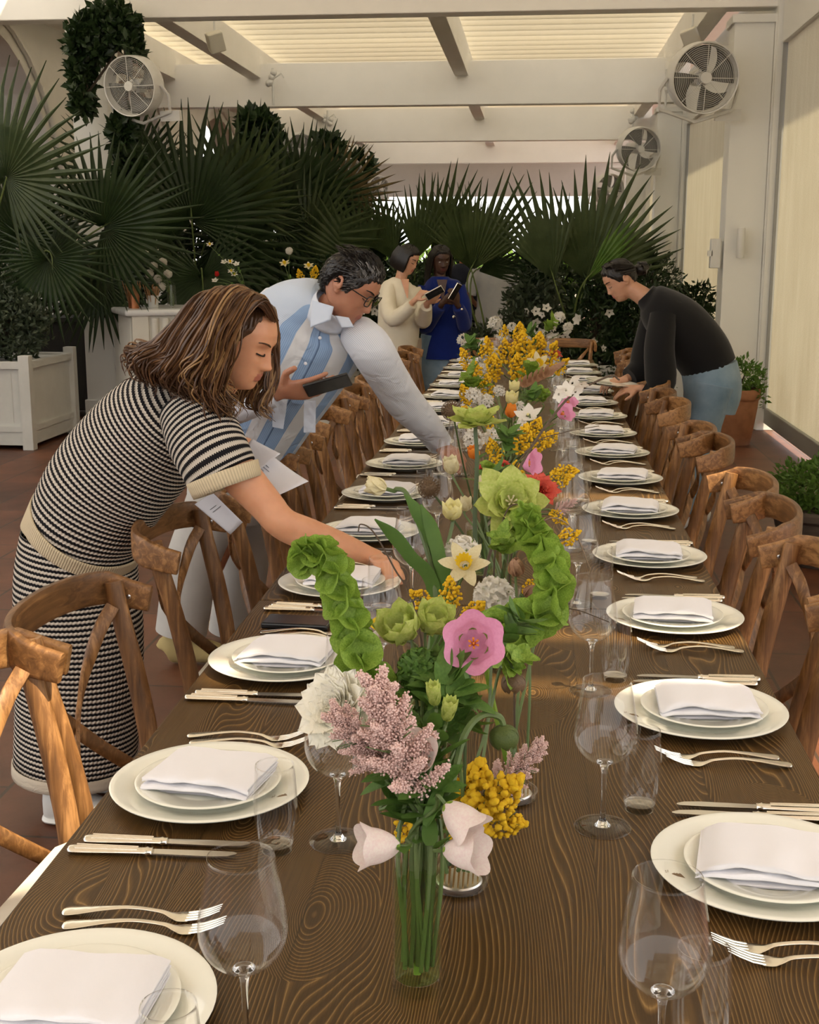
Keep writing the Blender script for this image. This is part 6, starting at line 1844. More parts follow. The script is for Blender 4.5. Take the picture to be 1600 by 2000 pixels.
def fluffy(seed, n=1500, L=1.7, wd=.6):
    rg = random.Random(seed); mb = MB()
    for b_ in range(26):
        t0 = b_ / 26; a = b_ * 2.4; ln_ = wd * (1.05 - .8 * t0)
        for k in range(int(n / 26)):
            u = rg.random() ** .8; q = V(math.cos(a) * ln_ * u, math.sin(a) * ln_ * u, t0 * L + .45 * u * (1 - t0 * .3))
            q += V(rg.gauss(0, .045), rg.gauss(0, .045), rg.gauss(0, .045)) * (1.4 - u)
            d = V(rg.gauss(0, 1), rg.gauss(0, 1), rg.gauss(0, 1)).normalized() * .026
            e = V(rg.gauss(0, 1), rg.gauss(0, 1), rg.gauss(0, 1)).cross(d).normalized() * .02; f = d.cross(e).normalized() * .02
            mb.add([q + d, q - d, q + e, q - e, q + f, q - f], [(0, 2, 4), (2, 1, 4), (1, 3, 4), (3, 0, 4), (2, 0, 5), (1, 2, 5), (3, 1, 5), (0, 3, 5)])
    return mb
kind('astilbe', plume=(fluffy(3, 9000), 'p_astilbe'), stalks=(spray_stems(5, 1.6, .5), 'stem'))
dl = MB()
for k in range(11): petal(dl, .75, .28, V(0, 0, .12 * k), k * PI + .2 * (k % 2), .5, .2, .2, .6, wav=.05)
petal(dl, 1.0, .3, V(0, 0, 1.2), 0, 1.3, .2)
kind('dried_fern', leaflets=(dl, 'p_dry'))
lf = MB(); rg = random.Random(2)
for k in range(16): petal(lf, rg.uniform(.6, 1.0), .42, V(0, 0, rg.uniform(0, 1.1)), k * 2.4, rg.uniform(.1, .8), rg.uniform(-.4, .4), .2, .6)
kind('leaf_sprig', leaves=(lf, 'p_leaf'))
lf2 = MB()
for k in range(18): petal(lf2, rg.uniform(.5, .9), .5, V(0, 0, rg.uniform(0, 1.0)), k * 2.4, rg.uniform(.1, .9), rg.uniform(-.4, .5), .3, .6, wav=.08)
kind('lime_sprig', leaves=(lf2, 'p_green'))

# vases on the centre line
VASES = {}
def vase(key, x, y, r, h, label, water=.85, cat='vase'):
    t = thing('glass_vase', label, cat, (x, y, TZ), 0, 'glass vases of flowers'); VASES[key] = V(x, y, TZ)
    pr = [(.0001, 0), (r * .93, 0), (r, .003), (r, h), (r - .0018, h + .0006), (r - .0022, h), (r - .0025, .014), (r * .7, .0105), (.0001, .010)]
    obj('vase_wall', MB().lathe(pr, 48), M['bowl_glass'], t)
    if water:
        obj('water', MB().lathe([(.0001, .0115), (r - .0032, .0145), (r - .0030, h * water), (.0001, h * water)], 40), M['water'], t)
    return t
M['water'] = m_glass_thin('vase_water', (.80, .90, .66), .2)
vase('front', -.118, 1.29, .0285, .168, 'tall glass cylinder vase of flowers nearest the camera')
vase('b', -.16, 2.02, .05, .13, 'low round glass vase holding the daffodils, behind the pink bell flower')
vase('c', -.05, 2.42, .035, .17, 'slim glass vase under the large lime green flower', .8)
vase('d', -.12, 3.15, .045, .14, 'glass vase beneath the white flower cluster, beside the man\'s hand')
vase('e', -.08, 4.1, .045, .15, 'glass vase beneath the orange tulip')
vase('f', -.12, 5.2, .045, .16, 'glass vase beneath the dried fern')
vase('g', -.05, 6.4, .05, .16, 'glass vase beneath the tallest mimosa')
vase('h', -.10, 7.9, .045, .16, 'furthest glass vase in the row of flowers', .8)
# pin holders standing in shallow dishes
def kenzan(key, x, y, label):
    t = thing('flower_pin_holder', label, 'flower holder', (x, y, TZ), 0, 'pin holders for flowers'); VASES[key] = V(x, y, TZ + .012)
    obj('glass_dish', MB().lathe([(.0001, 0), (.034, 0), (.038, .004), (.040, .018), (.038, .018), (.036, .006), (.0001, .003)], 40), M['bowl_glass'], t)
    obj('lead_base', MB().lathe([(.0001, .0035), (.029, .0035), (.031, .006), (.031, .012), (.029, .014), (.0001, .014)], 36), M['screw'], t)
    p = MB()
    for i in range(-4, 5):
        for j in range(-4, 5):
            if i * i + j * j < 18: p.loft([(i * .0062, j * .0062, .013), (i * .0062, j * .0062, .030)], [.0011, .0004], n=5)
    obj('brass_pins', p, M['pins'], t)
M['pins'] = mat('brass_pins', (.45, .30, .12), .35, 1.0)
kenzan('k', -.084, 1.52, 'round pin holder in a glass dish just behind the front vase')
kenzan('k2', -.02, 1.80, 'round pin holder behind the pink bell flower')
def flower(kd, name, label, head, d, size, key, group=None, cat='flower', via=None, sr=.0022, sm='stem', spin=0, leaves=0, th=None):
    hp = atY(*head) if not isinstance(head, Vector) else head
    vb = VASES[key]; rg = random.Random(hash(label) % 9999 if False else sum(map(ord, label)) * 7 + int(head[0] * 3))
    foot = vb + V(rg.uniform(-.02, .02) * .9, rg.uniform(-.02, .02) * .9, .016 if key != 'front' else .028)
    t = thing(name, label, cat, foot, 0, group)
    d = V(d).normalized(); q = d.to_track_quat('Z', 'Y'); L = hp - foot
    m = Matrix.Translation(L) @ q.to_matrix().to_4x4() @ Matrix.Rotation(spin or rg.uniform(0, 6), 4, 'Z') @ Matrix.Scale(size, 4)
    for pn, me in KIND[kd]:
        o = bpy.data.objects.new(pn, me); COL.objects.link(o); o.parent = t; o.matrix_local = m
    st = MB(); mouth = V(rg.uniform(-.012, .012), rg.uniform(-.012, .012), .15 if key == 'front' else .10 if key not in ('k', 'k2') else .04)
    pts = [V(0, 0, 0), mouth]
    if via: pts += [atY(*p) - foot for p in via]
    else: pts += [mouth.lerp(L, .5) + V(rg.uniform(-.01, .01), 0, .02)]
    pts += [L - d * size * .35, L]
    stube(st, [(*p, sr * (1.25 - .4 * i / len(pts))) for i, p in enumerate(pts)], n=6, k=5)
    obj('stem', st, M[sm], t)
    if leaves:
        lv = MB()
        for k in range(leaves):
            f = rg.uniform(.3, .85); c = mouth.lerp(L, f); petal(lv, rg.uniform(.035, .06), .018, c, rg.uniform(0, 6.28), rg.uniform(.2, 1), rg.uniform(-.5, .2), .2)
        obj('leaves', lv, M['p_leaf'], t)
    return t
# ---- front vase
GB = 'blush white bell flowers'
flower('bell', 'bell_flower', 'blush white bell flower drooping left over the rim of the front vase', (778, 1652, 1.22), (-1, -.35, .12), .040, 'front', GB, via=[(795, 1640, 1.25)], leaves=2)
flower('bell', 'bell_flower', 'blush white bell flower tilted down, upper of the two right of the front vase', (872, 1572, 1.24), (.75, -.45, -.55), .040, 'front', GB, via=[(850, 1580, 1.26)], leaves=2)
flower('bell', 'bell_flower', 'blush white bell flower facing right just above the front vase rim', (870, 1662, 1.23), (.95, -.35, .18), .040, 'front', GB, via=[(850, 1655, 1.26)], leaves=2)
flower('astilbe', 'astilbe_plume', 'fluffy dusty pink astilbe plume above the front vase', (810, 1548, 1.27), (-.22, -.2, .8), .082, 'front', 'astilbe plumes', leaves=3)
flower('astilbe', 'astilbe_plume', 'fluffy dusty pink astilbe plume leaning left towards the wine glass', (765, 1500, 1.30), (-.45, -.3, .6), .060, 'front', 'astilbe plumes', leaves=2)
flower('astilbe', 'astilbe_plume', 'small dusty pink astilbe plume to the right behind the yellow mimosa', (965, 1545, 1.56), (.5, .1, .5), .05, 'k', 'astilbe plumes')
flower('bell', 'bell_flower', 'pale blush bell flower buried in the pink astilbe', (825, 1490, 1.29), (-.1, -.6, .5), .040, 'front', GB)
flower('ranunculus', 'white_dahlia', 'large cream white many-petalled flower above the wine glass', (668, 1388, 1.36), (-.45, -.65, .55), .060, 'front', via=[(740, 1500, 1.32), (700, 1420, 1.34)])
flower('bud', 'green_bud', 'pale green bud, upper of the two over the front vase', (850, 1378, 1.34), (-.1, -.1, 1), .030, 'front', 'green buds', leaves=5)
flower('bud', 'green_bud', 'pale green bud, lower of the two over the front vase', (872, 1408, 1.32), (.2, -.2, 1), .031, 'front', 'green buds', leaves=5)
flower('poppy_pod', 'poppy_pod', 'dark green nodding pod on an arching stem, right of the front vase', (985, 1437, 1.36), (.05, -.1, -1), .024, 'front', via=[(872, 1560, 1.30), (905, 1440, 1.33), (940, 1398, 1.35), (975, 1400, 1.36)], sr=.004)
flower('dark_pod', 'dark_pod', 'nearly black withered pod hanging over the bare table', (1003, 1332, 1.55), (.1, -.2, -1), .023, 'k', via=[(905, 1560, 1.5), (915, 1330, 1.5), (960, 1270, 1.52), (995, 1290, 1.54)], sm='stem_d')
flower('green_pompom', 'green_pompom', 'dark green spiky ball flower left of the pink bell', (822, 1312, 1.42), (-.2, -.6, .6), .036, 'front', leaves=3)
for i, (a, b, yy, lab) in enumerate(((790, 1600, 1.30, 'low on the left of the front vase'), (830, 1590, 1.33, 'in the middle above the front vase'), (760, 1560, 1.34, 'below the pink astilbe'), (850, 1510, 1.36, 'right of the pink astilbe'), (905, 1400, 1.40, 'under the pink bell flower'),
                              (870, 1440, 1.38, 'below the two green buds'), (815, 1400, 1.42, 'below the spiky green ball'))):
    flower('leaf_sprig', 'leaf_sprig', 'dark green leafy sprig ' + lab, (a, b, yy), (random.Random(i).uniform(-.6, .6), -.2, .8), .055, 'front', 'leafy sprigs of the front vase', cat='leaves')
flower('fluffy0', 'mimosa_spray', 'bright yellow mimosa spray right behind the front vase', (905, 1600, 1.50), (.62, -.1, .55), .062, 'k', 'mimosa sprays')
flower('fluffy1', 'mimosa_spray', 'bright yellow mimosa spray standing behind the front vase', (895, 1630, 1.52), (.25, 0, .9), .068, 'k', 'mimosa sprays')
flower('fluffy0', 'mimosa_spray', 'bright yellow mimosa glimpsed between the stems above the front vase', (810, 1655, 1.44), (-.1, .1, 1), .040, 'k', 'mimosa sprays')
flower('fluffy1', 'mimosa_spray', 'bright yellow mimosa drooping at right towards the bare wood', (930, 1595, 1.53), (.9, 0, -.1), .042, 'k', 'mimosa sprays')
# ---- bells of Ireland: whorls of green cups along a curling stem
def cup_mb():
    mb = MB(); rg = random.Random(3)
    mb.grid(lambda u, v: V((.10 + .9 * v ** .8) * math.cos(2 * PI * u), (.10 + .9 * v ** .8) * math.sin(2 * PI * u), .85 * v - .25 * v * v + .12 * v * math.sin(2 * PI * u * 3 + 1) + .05 * v * math.sin(2 * PI * u * 7)), 28, 7)
    return mb
CUP = cup_mb().mesh('green_cup', M['p_green'])
def bells(label, path, key, n=17, s0=.034, s1=.014, seed=1):
    rg = random.Random(seed); P = [atY(*p) for p in path]; foot = VASES[key] + V(.0, .0, .014)
    t = thing('bells_of_ireland', label, 'flower', foot, 0, 'bells of Ireland stems')
    st = MB(); stube(st, [(*(p - foot), .0042 - .002 * i / len(P)) for i, p in enumerate([foot] + P)], n=8, k=6); obj('stem', st, M['p_green'], t)
    q = [V(p) for p in smooth_path([tuple(p) for p in P], 12)]
    for lev in range(n):
        f = (lev + .6) / n; c = q[min(int(f * (len(q) - 1)), len(q) - 2)]; tn = (q[min(int(f * (len(q) - 1)) + 1, len(q) - 1)] - c).normalized()
        s = s0 + (s1 - s0) * f
        a0 = lev * 1.05; m_ = 3 if f < .75 else 4
        for k in range(m_):
            a = a0 + 2 * PI * k / m_ + rg.uniform(-.2, .2)
            x_ = tn.cross(V(0, 1, .1)).normalized(); y_ = tn.cross(x_)
            d = (x_ * math.cos(a) + y_ * math.sin(a) + tn * rg.uniform(.2, .55)).normalized()
            m = Matrix.Translation(c - foot + d * .004) @ d.to_track_quat('Z', 'Y').to_matrix().to_4x4() @ Matrix.Rotation(rg.uniform(0, 6), 4, 'Z') @ Matrix.Scale(s * rg.uniform(.85, 1.1), 4)
            o = bpy.data.objects.new('green_cup', CUP); COL.objects.link(o); o.parent = t; o.matrix_local = m
bells('curling green bells of Ireland stem on the left, over the woman\'s arm', [(810, 1560, 1.36), (765, 1400, 1.40), (715, 1320, 1.42), (688, 1230, 1.44), (662, 1150, 1.46), (640, 1092, 1.47), (605, 1078, 1.48), (588, 1100, 1.48)], 'front', 19, .029, .016, 1)
bells('green bells of Ireland stem curving up on the right side of the flowers', [(945, 1262, 1.66), (1000, 1222, 1.68), (1058, 1200, 1.70), (1085, 1140, 1.74), (1068, 1085, 1.8), (1040, 1040, 1.86), (1025, 1000, 1.9)], 'k2', 17, .031, .020, 4)
# ---- middle group
flower('striped_green', 'green_tulip', 'veined lime green tulip left of the pink bell flower', (795, 1245, 1.47), (-.35, -.45, .75), .046, 'front', 'lime green tulips', leaves=2)
flower('striped_green', 'green_tulip', 'pale lime tulip leaning over the first, beside the pink bell', (838, 1232, 1.50), (.35, -.35, .85), .042, 'k', 'lime green tulips')
flower('pink_bell', 'pink_bell_flower', 'open pink bell flower facing the camera in the middle of the table', (925, 1258, 1.44), (.05, -.93, .35), .050, 'k', leaves=5)
flower('lime_sprig', 'lime_sprig', 'yellow-green sepals right behind the pink bell flower', (985, 1305, 1.56), (.4, -.4, .5), .040, 'k', 'lime green sprigs', cat='leaves')
flower('leaf_sprig', 'leaf_sprig', 'broad green leaves right of the pink bell flower', (975, 1262, 1.6), (.5, 0, .7), .045, 'k', 'broad leaves', cat='leaves')
flower('leaf_sprig', 'leaf_sprig', 'broad green leaves below the pink bell flower', (905, 1330, 1.46), (0, -.3, -.4), .045, 'k', 'broad leaves', cat='leaves')
flower('white_daffodil', 'white_daffodil', 'white daffodil seen from behind left of the lime tulips', (758, 1232, 1.6), (-.4, .2, .4), .045, 'b')
flower('daffodil', 'daffodil', 'cream daffodil with a bright yellow trumpet facing the camera', (908, 1105, 1.92), (-.05, -.75, .65), .040, 'b')
flower('white_scabiosa', 'white_scabiosa', 'white frilly ball flower below the daffodil', (965, 1165, 1.86), (.25, -.5, .8), .036, 'b', 'white frilly ball flowers')
flower('white_scabiosa', 'white_scabiosa', 'white frilly ball flower behind the daffodil', (903, 1080, 2.02), (-.1, -.3, .9), .034, 'b', 'white frilly ball flowers')
flower('brown_tulip', 'pink_brown_bud', 'closed brownish pink tulip bud right of the daffodil', (1008, 1125, 1.80), (0, -.1, 1), .030, 'k2', 'brownish pink buds')
flower('brown_tulip', 'pink_brown_bud', 'half open rust coloured bud near the right bells', (1025, 1165, 1.84), (.6, 0, .5), .026, 'k2', 'brownish pink buds')
for i, (x, y, Y, s, d, lab) in enumerate(((850, 1195, 1.85, .034, (-.5, -.2, .5), 'left below the daffodil'), (885, 1190, 1.8, .034, (-.1, -.2, 1), 'between the strap leaves and the daffodil'), (905, 1210, 1.76, .030, (.4, -.2, .4), 'behind the pink bell flower'),
                                       (1025, 1165, 1.9, .03, (.4, 0, .5), 'right of the white frilly flower'), (1085, 1060, 2.1, .03, (.6, 0, .3), 'behind the right bells of Ireland'))):
    flower('mimosa%d' % (i % 3), 'mimosa_spray', 'small golden mimosa sprig ' + lab, (x, y, Y), d, s, 'b' if x < 1000 else 'k2', 'mimosa sprays')
def strap(label, pts, w=.012, m='p_leaf', key='b', group='long strap leaves'):
    P = [atY(*p) for p in pts]; foot = VASES[key] + V(0, 0, .015); t = thing('strap_leaf', label, 'leaf', foot, 0, group)
    q = smooth_path([(0, 0, 0, .006)] + [(*(p - foot), w * (1 if i < len(P) - 1 else .12)) for i, p in enumerate(P)], 6)
    mb = MB(); mb.loft([p[:3] for p in q], [(p[3], .0012) for p in q], n=8, up=(.15, 1, .1)); obj('blade', mb, M[m], t)
strap('long green strap leaf arching up to the left, tip over the woman\'s wrist', [(850, 1165, 2.0), (800, 1085, 2.0), (768, 1045, 2.0), (732, 1014, 2.0)])
strap('tall green strap leaf rising beside the yellow drooping flower', [(858, 1160, 2.02), (845, 1060, 2.03), (815, 1000, 2.04), (790, 965, 2.05)])
strap('second tall green strap leaf just right of the first', [(868, 1160, 2.0), (858, 1090, 2.0), (842, 1030, 2.02), (822, 985, 2.04)])
def twig(label, pts, key, r=.0017, m='twig', blossoms=(), group='thin curling twigs'):
    P = [atY(*p) for p in pts]; foot = VASES[key] + V(.005, 0, .015); t = thing('twig', label, 'twig', foot, 0, group)
    mb = MB(); stube(mb, [(0, 0, 0, r * 1.4)] + [(*(p - foot), r * (1 - .5 * i / len(P))) for i, p in enumerate(P)], n=5, k=6); obj('stem', mb, M[m], t)
    for k, (x, y, Y, s) in enumerate(blossoms):
        o = bpy.data.objects.new('blossom', KIND['small_white'][0][1]); COL.objects.link(o); o.parent = t; o.location = atY(x, y, Y) - foot; o.scale = (s,) * 3
        o.rotation_euler = (R(60) + k, .4 * k, k)
twig('thin dark twig curling over to the left above the third left plate', [(812, 1195, 1.95), (770, 1110, 1.95), (730, 1040, 1.95), (705, 1024, 1.95), (700, 1038, 1.95)], 'b')
twig('tall forked branch with white blossoms at its tip, right of centre', [(945, 1150, 2.3), (985, 1000, 2.35), (1020, 905, 2.4), (1075, 820, 2.5), (1120, 770, 2.6), (1190, 735, 2.7), (1210, 742, 2.72)], 'c', .0034, blossoms=[(1105, 762, 2.58, .02), (1118, 748, 2.6, .022), (1135, 752, 2.6, .018), (1092, 770, 2.56, .018), (1124, 765, 2.6, .016)])
twig('thin dark twig arching right over the right-hand wine glasses', [(1000, 1080, 2.2), (1030, 1050, 2.2), (1075, 1012, 2.2), (1120, 1035, 2.2), (1152, 1110, 2.2)], 'c')
twig('thin twig looping over the lime green flower', [(965, 1120, 2.25), (985, 1010, 2.25), (1010, 985, 2.25), (1040, 1005, 2.25)], 'c')
twig('fine twig rising right towards the fourth right plate', [(1000, 960, 2.6), (1040, 870, 2.7), (1100, 845, 2.8), (1170, 832, 2.9)], 'c', .0014)
twig('fine twig hanging low over the bare wood on the right', [(1010, 1230, 1.75), (1070, 1195, 1.75), (1120, 1190, 1.75), (1190, 1215, 1.75)], 'k2', .0013)
flower('tulip', 'drooping_narcissus', 'pale yellow drooping narcissus at the left over the fifth left plate', (755, 955, 2.08), (-.9, -.1, .25), .040, 'b', via=[(850, 1150, 2.0), (820, 1030, 2.05), (795, 965, 2.07), (775, 955, 2.08)], sr=.004)
flower('yellow_cup', 'yellow_tulip', 'pale yellow cup-shaped tulip in the centre', (883, 1015, 2.15), (.02, -.25, 1), .040, 'b', sr=.0035)
flower('seed_head', 'seed_head', 'round brown seed head, left of the cream tulips', (838, 953, 2.35), (-.1, -.8, .4), .022, 'c', 'round brown seed heads', sm='stem_d')
flower('seed_head', 'seed_head', 'round brown seed head left of the tall lime flower', (882, 802, 2.95), (-.2, -.8, .4), .025, 'd', 'round brown seed heads', sm='stem_d')
for i, (x, y, Y, d, s, lab) in enumerate(((885, 925, 2.5, (-.2, -.2, 1), .040, 'open cream tulip above the pale yellow one'), (910, 998, 2.45, (0, 0, 1), .032, 'closed cream tulip right of the pale yellow one'), (941, 958, 2.5, (.1, 0, 1), .032, 'closed cream tulip beside the dark stem'))):
    flower('tulip', 'cream_tulip', lab, (x, y, Y), d, s, 'c', 'cream tulips')
flower('green_tulip', 'lime_flower', 'wide open lime green flower held high on a thick dark stem', (930, 828, 2.45), (.05, -.15, 1), .058, 'c', 'lime green open flowers', sr=.0045, sm='stem_d', via=[(932, 1080, 2.42), (932, 900, 2.44)])
flower('green_tulip', 'lime_flower', 'large veined lime green flower facing the camera behind the daffodil', (998, 985, 2.30), (.05, -.8, .55), .070, 'c', 'lime green open flowers', sr=.004, sm='stem_d')
flower('lime_sprig', 'lime_sprig', 'fresh lime leaves below the large lime flower', (1010, 1070, 2.15), (.2, -.3, .7), .055, 'c', 'lime green sprigs', cat='leaves')
flower('lime_sprig', 'lime_sprig', 'fresh lime leaves left of the right bells of Ireland', (985, 1085, 2.1), (-.1, -.3, .7), .045, 'c', 'lime green sprigs', cat='leaves')
flower('coral_peony', 'coral_flower', 'ruffled coral red flower right of the large lime flower', (1055, 958, 2.42), (.25, -.7, .5), .040, 'c')
flower('pink_bell', 'pink_bell_flower', 'smaller pink bell flower among mimosa, behind the coral flower', (1020, 905, 2.6), (.75, -.4, .1), .040, 'd')
for i, (kd, nm, x, y, Y, d, s, k_, lab) in enumerate((
    ('coral_peony', 'red_blossom', 941, 918, 2.8, (0, -.5, .8), .016, 'd', 'small red blossom left of the pink bell in the middle'), ('coral_peony', 'red_blossom', 985, 908, 2.8, (0, -.5, .8), .014, 'd', 'small red blossom right beside the pink bell'),
    ('orange_tulip', 'peach_tulip', 930, 895, 3.0, (-.3, -.3, .8), .036, 'd', 'peach coloured tulip behind the cream tulips'), ('orange_tulip', 'orange_tulip', 997, 815, 3.6, (.1, -.2, 1), .042, 'e', 'orange tulip under the two yellow ones'),
    ('yellow_cup', 'yellow_tulip', 1000, 790, 3.8, (0, -.2, 1), .046, 'e', 'yellow tulip directly above the orange one'), ('yellow_cup', 'yellow_tulip', 1003, 765, 4.0, (.1, -.1, 1), .040, 'e', 'topmost yellow tulip of the middle group'),
    ('pink_bell', 'pink_bell_flower', 1092, 812, 3.6, (.5, -.5, .4), .042, 'e', 'pink bell flower at the right behind the blossom branch'), ('pink_bell', 'pink_bell_flower', 1105, 790, 3.8, (.4, -.5, .5), .036, 'e', 'furthest pink bell flower at the right'),
    ('coral_peony', 'coral_flower', 1083, 694, 6.4, (.1, -.5, .8), .042, 'g', 'small coral flower far down the table by the glasses'), ('daffodil', 'daffodil', 1050, 712, 5.4, (.3, -.7, .4), .055, 'f', 'pale yellow daffodil in front of the tall mimosa'),
    ('dried_fern', 'dried_fern', 1010, 755, 5.0, (.7, -.1, .35), .10, 'f', 'dried pinkish brown fern leaf below the tall mimosa'), ('astilbe', 'astilbe_plume', 1085, 1000, 2.9, (.5, 0, .3), .03, 'd', 'tiny dusty plume beside the coral flower'))):
    flower(kd, nm, lab, (x, y, Y), d, s, k_, nm.replace('_', ' ') + 's in the middle', leaves=2)
wc = [(925, 860, 3.1, .050, 'd', 'broad white flower head under the tall lime flower'), (965, 855, 3.15, .045, 'd', 'white flower head right of the dark stem'), (925, 775, 4.2, .055, 'e', 'white flower head beyond the seed head'), (950, 785, 4.0, .045, 'e', 'white flower head left of the yellow tulips'),
      (1032, 812, 3.5, .042, 'e', 'open white blossom right of the orange tulip'), (1020, 835, 3.4, .036, 'e', 'small white blossom below the orange tulip'), (975, 765, 4.4, .040, 'e', 'small white flower head behind the yellow tulips'), (905, 665, 8.0, .075, 'h', 'white flower head left end of the furthest vase'),
      (968, 632, 8.2, .085, 'h', 'tall round white flower head before the blue blazer'), (985, 660, 7.8, .07, 'h', 'white flower head left of the tallest mimosa'), (960, 690, 6.8, .07, 'g', 'white flower head above the left glasses far down the table'), (1000, 640, 8.2, .06, 'h', 'white flower head above the tallest mimosa'),
      (1075, 640, 8.0, .07, 'h', 'white flower head right of the tallest mimosa'), (1092, 622, 8.3, .08, 'h', 'topmost white flower head on the right'), (1110, 640, 8.1, .06, 'h', 'white flower head nearest the sunlit end chair'), (940, 720, 5.6, .05, 'f', 'white flower head left of the dense mimosa'), (1030, 665, 7.4, .05, 'g', 'white flower peeping from the mimosa top'),
      (945, 672, 7.0, .06, 'g', 'white flower head behind the left mimosa'), (1015, 795, 4.2, .035, 'e', 'tiny white blossom beside the yellow tulips')]
for i, (x, y, Y, s, k_, lab) in enumerate(wc):
    flower('white_cluster' if y != 812 else 'small_white', 'white_flower', lab, (x, y, Y), (random.Random(i).uniform(-.4, .4), -.5, .8), s * .6 if y != 812 else s, k_, 'white flower heads', leaves=2)
mm = [(1060, 935, 2.8, .045, (.7, 0, .2), 'd'), (1000, 940, 2.7, .04, (.1, -.2, .6), 'd'), (1010, 875, 3.1, .05, (.3, 0, .9), 'd'), (975, 895, 3.0, .04, (-.3, 0, .8), 'd'), (1045, 870, 3.3, .045, (.6, 0, .7), 'd'), (1080, 915, 3.0, .04, (.8, 0, .1), 'd'), (1075, 990, 2.7, .03, (.5, -.2, -.3), 'd'),
      (960, 875, 3.2, .04, (-.1, 0, 1), 'd'), (915, 780, 4.6, .05, (-.3, 0, .9), 'e'), (955, 770, 4.8, .06, (-.1, 0, 1), 'e'), (935, 745, 5.2, .07, (-.2, 0, 1), 'f'), (965, 735, 5.3, .075, (0, 0, 1), 'f'), (920, 715, 5.6, .07, (-.4, 0, .9), 'f'), (955, 700, 6.0, .08, (-.1, 0, 1), 'g'), (1010, 735, 5.6, .08, (0, 0, 1), 'f'),
      (1035, 735, 5.8, .09, (.1, 0, 1), 'g'), (1020, 700, 6.2, .10, (0, 0, 1), 'g'), (1045, 700, 6.3, .10, (.15, 0, 1), 'g'), (1070, 705, 6.2, .08, (.3, 0, .9), 'g'), (990, 700, 6.4, .08, (-.1, 0, 1), 'g'), (1015, 665, 6.8, .08, (0, 0, 1), 'g'), (1085, 720, 6.0, .06, (.5, 0, .6), 'g'), (985, 660, 7.8, .07, (0, 0, 1), 'h'),
      (1035, 845, 3.4, .04, (.4, 0, .8), 'e'), (1060, 860, 3.5, .035, (.6, 0, .5), 'e'), (960, 830, 3.7, .035, (-.2, 0, .8), 'e'), (925, 800, 4.0, .03, (-.6, 0, .4), 'e')]
mw = ['low and reaching right beside the coral flower', 'behind the large lime flower', 'above the pink bell in the middle', 'left above the pink bell in the middle', 'right above the pink bell in the middle', 'reaching furthest right past the pink bell', 'trailing down right of the coral flower', 'beneath the broad white flower head',
      'left of the white heads by the seed head', 'behind the left white heads', 'rising left in the fifth vase group', 'upright beside the dried fern', 'leaning left over the far left plates', 'left of the dense far mimosa', 'upright left of the dried fern tip', 'directly above the dried fern', 'in the heart of the dense far mimosa', 'right in the dense far mimosa',
      'at the right edge of the dense far mimosa', 'at the left edge of the dense far mimosa', 'crowning the dense far mimosa', 'low right of the dense far mimosa', 'at the furthest vase', 'right of the orange tulip', 'under the pink bells at the right', 'left below the orange tulip', 'just right of the seed head']
for i, (x, y, Y, s, d, k_) in enumerate(mm):
    flower('mimosa%d' % (i % 3), 'mimosa_spray', 'golden mimosa spray ' + mw[i], (x, y + 10, Y), d, s, k_, 'mimosa sprays')
lv = [(960, 940, 2.75, 'd', 'left of the pink bell in the middle'), (990, 880, 3.0, 'd', 'above the pink bell in the middle'), (1060, 780, 3.9, 'e', 'right of the yellow tulips'), (1040, 790, 3.8, 'e', 'behind the white blossom'), (930, 760, 4.8, 'e', 'behind the left white heads'), (1050, 665, 7.6, 'h', 'right of the mimosa crown'), (1065, 640, 7.9, 'h', 'at the top of the furthest vase'),
      (970, 960, 2.6, 'c', 'below the small red blossoms'), (1000, 1040, 2.3, 'c', 'under the large lime flower'), (935, 690, 6.8, 'g', 'left of the far mimosa'), (1030, 745, 5.2, 'f', 'around the dried fern')]
for i, (x, y, Y, k_, lab) in enumerate(lv):
    flower('leaf_sprig' if i % 2 else 'lime_sprig', 'leaf_sprig', 'green leafy sprig ' + lab, (x, y + 8, Y), (random.Random(i + 9).uniform(-.6, .6), -.2, .8), .05 if Y < 4 else .09, k_, 'leafy sprigs of the middle flowers', cat='leaves')
# ================================================================== on the bar
bx = Matrix.Translation(bar.location) @ Matrix.Rotation(bar.rotation_euler.z, 4, 'Z')
M['copper'] = mat('copper', (.42, .17, .08), .35, .9)
M['reed'] = mat('breadsticks', (.35, .19, .08), .8)
def on_bar(u, v): return bx @ V(u, v, 1.103)
def cup_of_sticks(u, v, m, lab, r=.05, h=.12):
    p = on_bar(u, v); t = thing('cup_of_sticks', lab, 'cup', p, 0, 'cups of sticks on the bar')
    obj('cup', MB().lathe([(.0001, 0), (r * .85, 0), (r, h), (r - .004, h), (r * .8, .006), (.0001, .006)], 28), m, t)
    rg = random.Random(3); 
    for k in range(26):
        a = rg.uniform(0, 6.28); rr = r * .7 * rg.random(); b_ = r * 1.6 * rg.random()
        obj('stick', MB().loft([(rr * math.cos(a), rr * math.sin(a), .01), ((rr + b_) * math.cos(a), (rr + b_) * math.sin(a), h + rg.uniform(.05, .10))], .0035, n=5), M['reed'], t)
cup_of_sticks(.12, .30, M['copper'], 'copper cup filled with thin sticks, left end of the bar', .055, .14)
cup_of_sticks(.30, .34, M['planter'], 'pale cup filled with thin sticks, beside the copper cup', .05, .11)
def bar_vase(key, u, v, h, lab, r=.04):
    p = on_bar(u, v); t = thing('glass_vase', lab, 'vase', p, 0, 'glass vases on the bar')
    obj('vase_wall', MB().lathe([(.0001, 0), (r * .8, 0), (r, .01), (r * .9, h), (r * .85, h), (r * .92, .012), (.0001, .01)], 28), M['bowl_glass'], t); VASES[key] = p
bar_vase('b1', .46, .30, .20, 'glass vase of pale green blooms beside the cups on the bar')
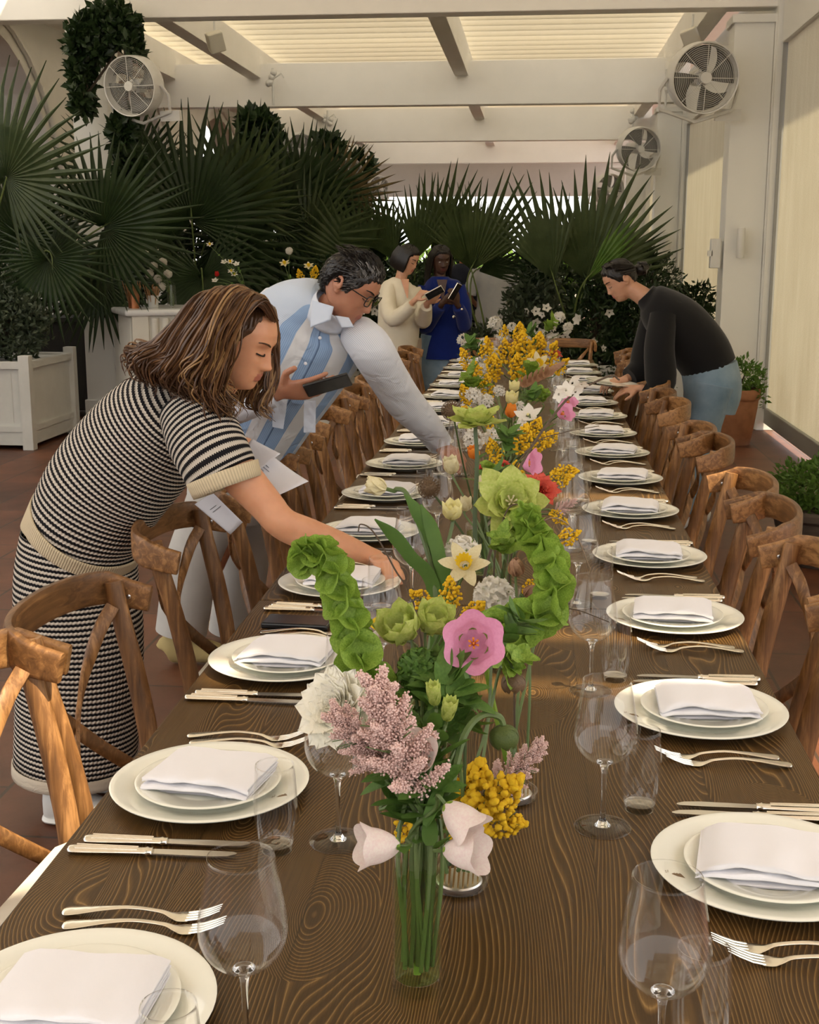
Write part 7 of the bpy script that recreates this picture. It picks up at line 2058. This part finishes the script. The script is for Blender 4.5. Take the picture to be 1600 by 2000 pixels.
bar_vase('b2', 1.15, .30, .16, 'glass vase with a red tulip, on the bar behind her hair'); bar_vase('b3', 1.62, .42, .22, 'tall glass vase at the right end of the bar', .06); bar_vase('b4', 1.80, .22, .16, 'glass vase of yellow mimosa at the right end of the bar')
def bf(kd, nm, lab, px, py, key, s, d=(0, -.6, .7)):
    Yb = VASES[key].y; flower(kd, nm, lab, (px, py, Yb), d, s, key, nm.replace('_', ' ') + 's on the bar', leaves=2)
for i, (x, y) in enumerate(((300, 520), (318, 512), (308, 545), (292, 535), (328, 535), (316, 560))):
    bf('white_scabiosa', 'pale_green_bloom', 'pale green round bloom in the bar vase by the cups, ' + ['upper left', 'topmost', 'centre', 'leftmost', 'rightmost', 'lowest'][i], x, y, 'b1', .045)
for i, (x, y) in enumerate(((275, 470), (302, 474), (288, 490), (305, 492))):
    bf('small_white', 'white_narcissus', 'small white flower above the bar vase by the cups, ' + ['leftmost', 'topmost right', 'centre', 'lower right'][i], x, y, 'b1', .035)
bf('red_tulip', 'red_tulip', 'red tulip standing on the bar above her hair', 424, 540, 'b2', .05, (0, -.2, 1))
for i, (x, y) in enumerate(((410, 478), (438, 512), (450, 512), (462, 516), (452, 530), (420, 548), (458, 536))):
    bf('small_white' if i % 2 else 'white_daffodil', 'white_narcissus', 'small white flower over the red tulip vase, ' + ['topmost', 'upper left', 'upper middle', 'upper right', 'middle', 'lowest left', 'lower right'][i], x, y, 'b2', .035)
bf('daffodil', 'bar_daffodil', 'pale daffodil at the right end of the bar, left one', 556, 515, 'b3', .05); bf('daffodil', 'bar_daffodil', 'pale daffodil at the right end of the bar, right one', 603, 520, 'b4', .05)
bf('white_scabiosa', 'white_bar_bloom', 'white round bloom above the right end of the bar', 565, 490, 'b3', .04)
bf('mimosa1', 'mimosa_spray', 'yellow mimosa spray on the bar left of the man\'s shoulder', 590, 548, 'b4', .07, (-.3, 0, .9)); bf('mimosa2', 'mimosa_spray', 'golden mimosa spray on the bar right behind the man\'s shoulder', 612, 545, 'b4', .08, (.2, 0, .9))
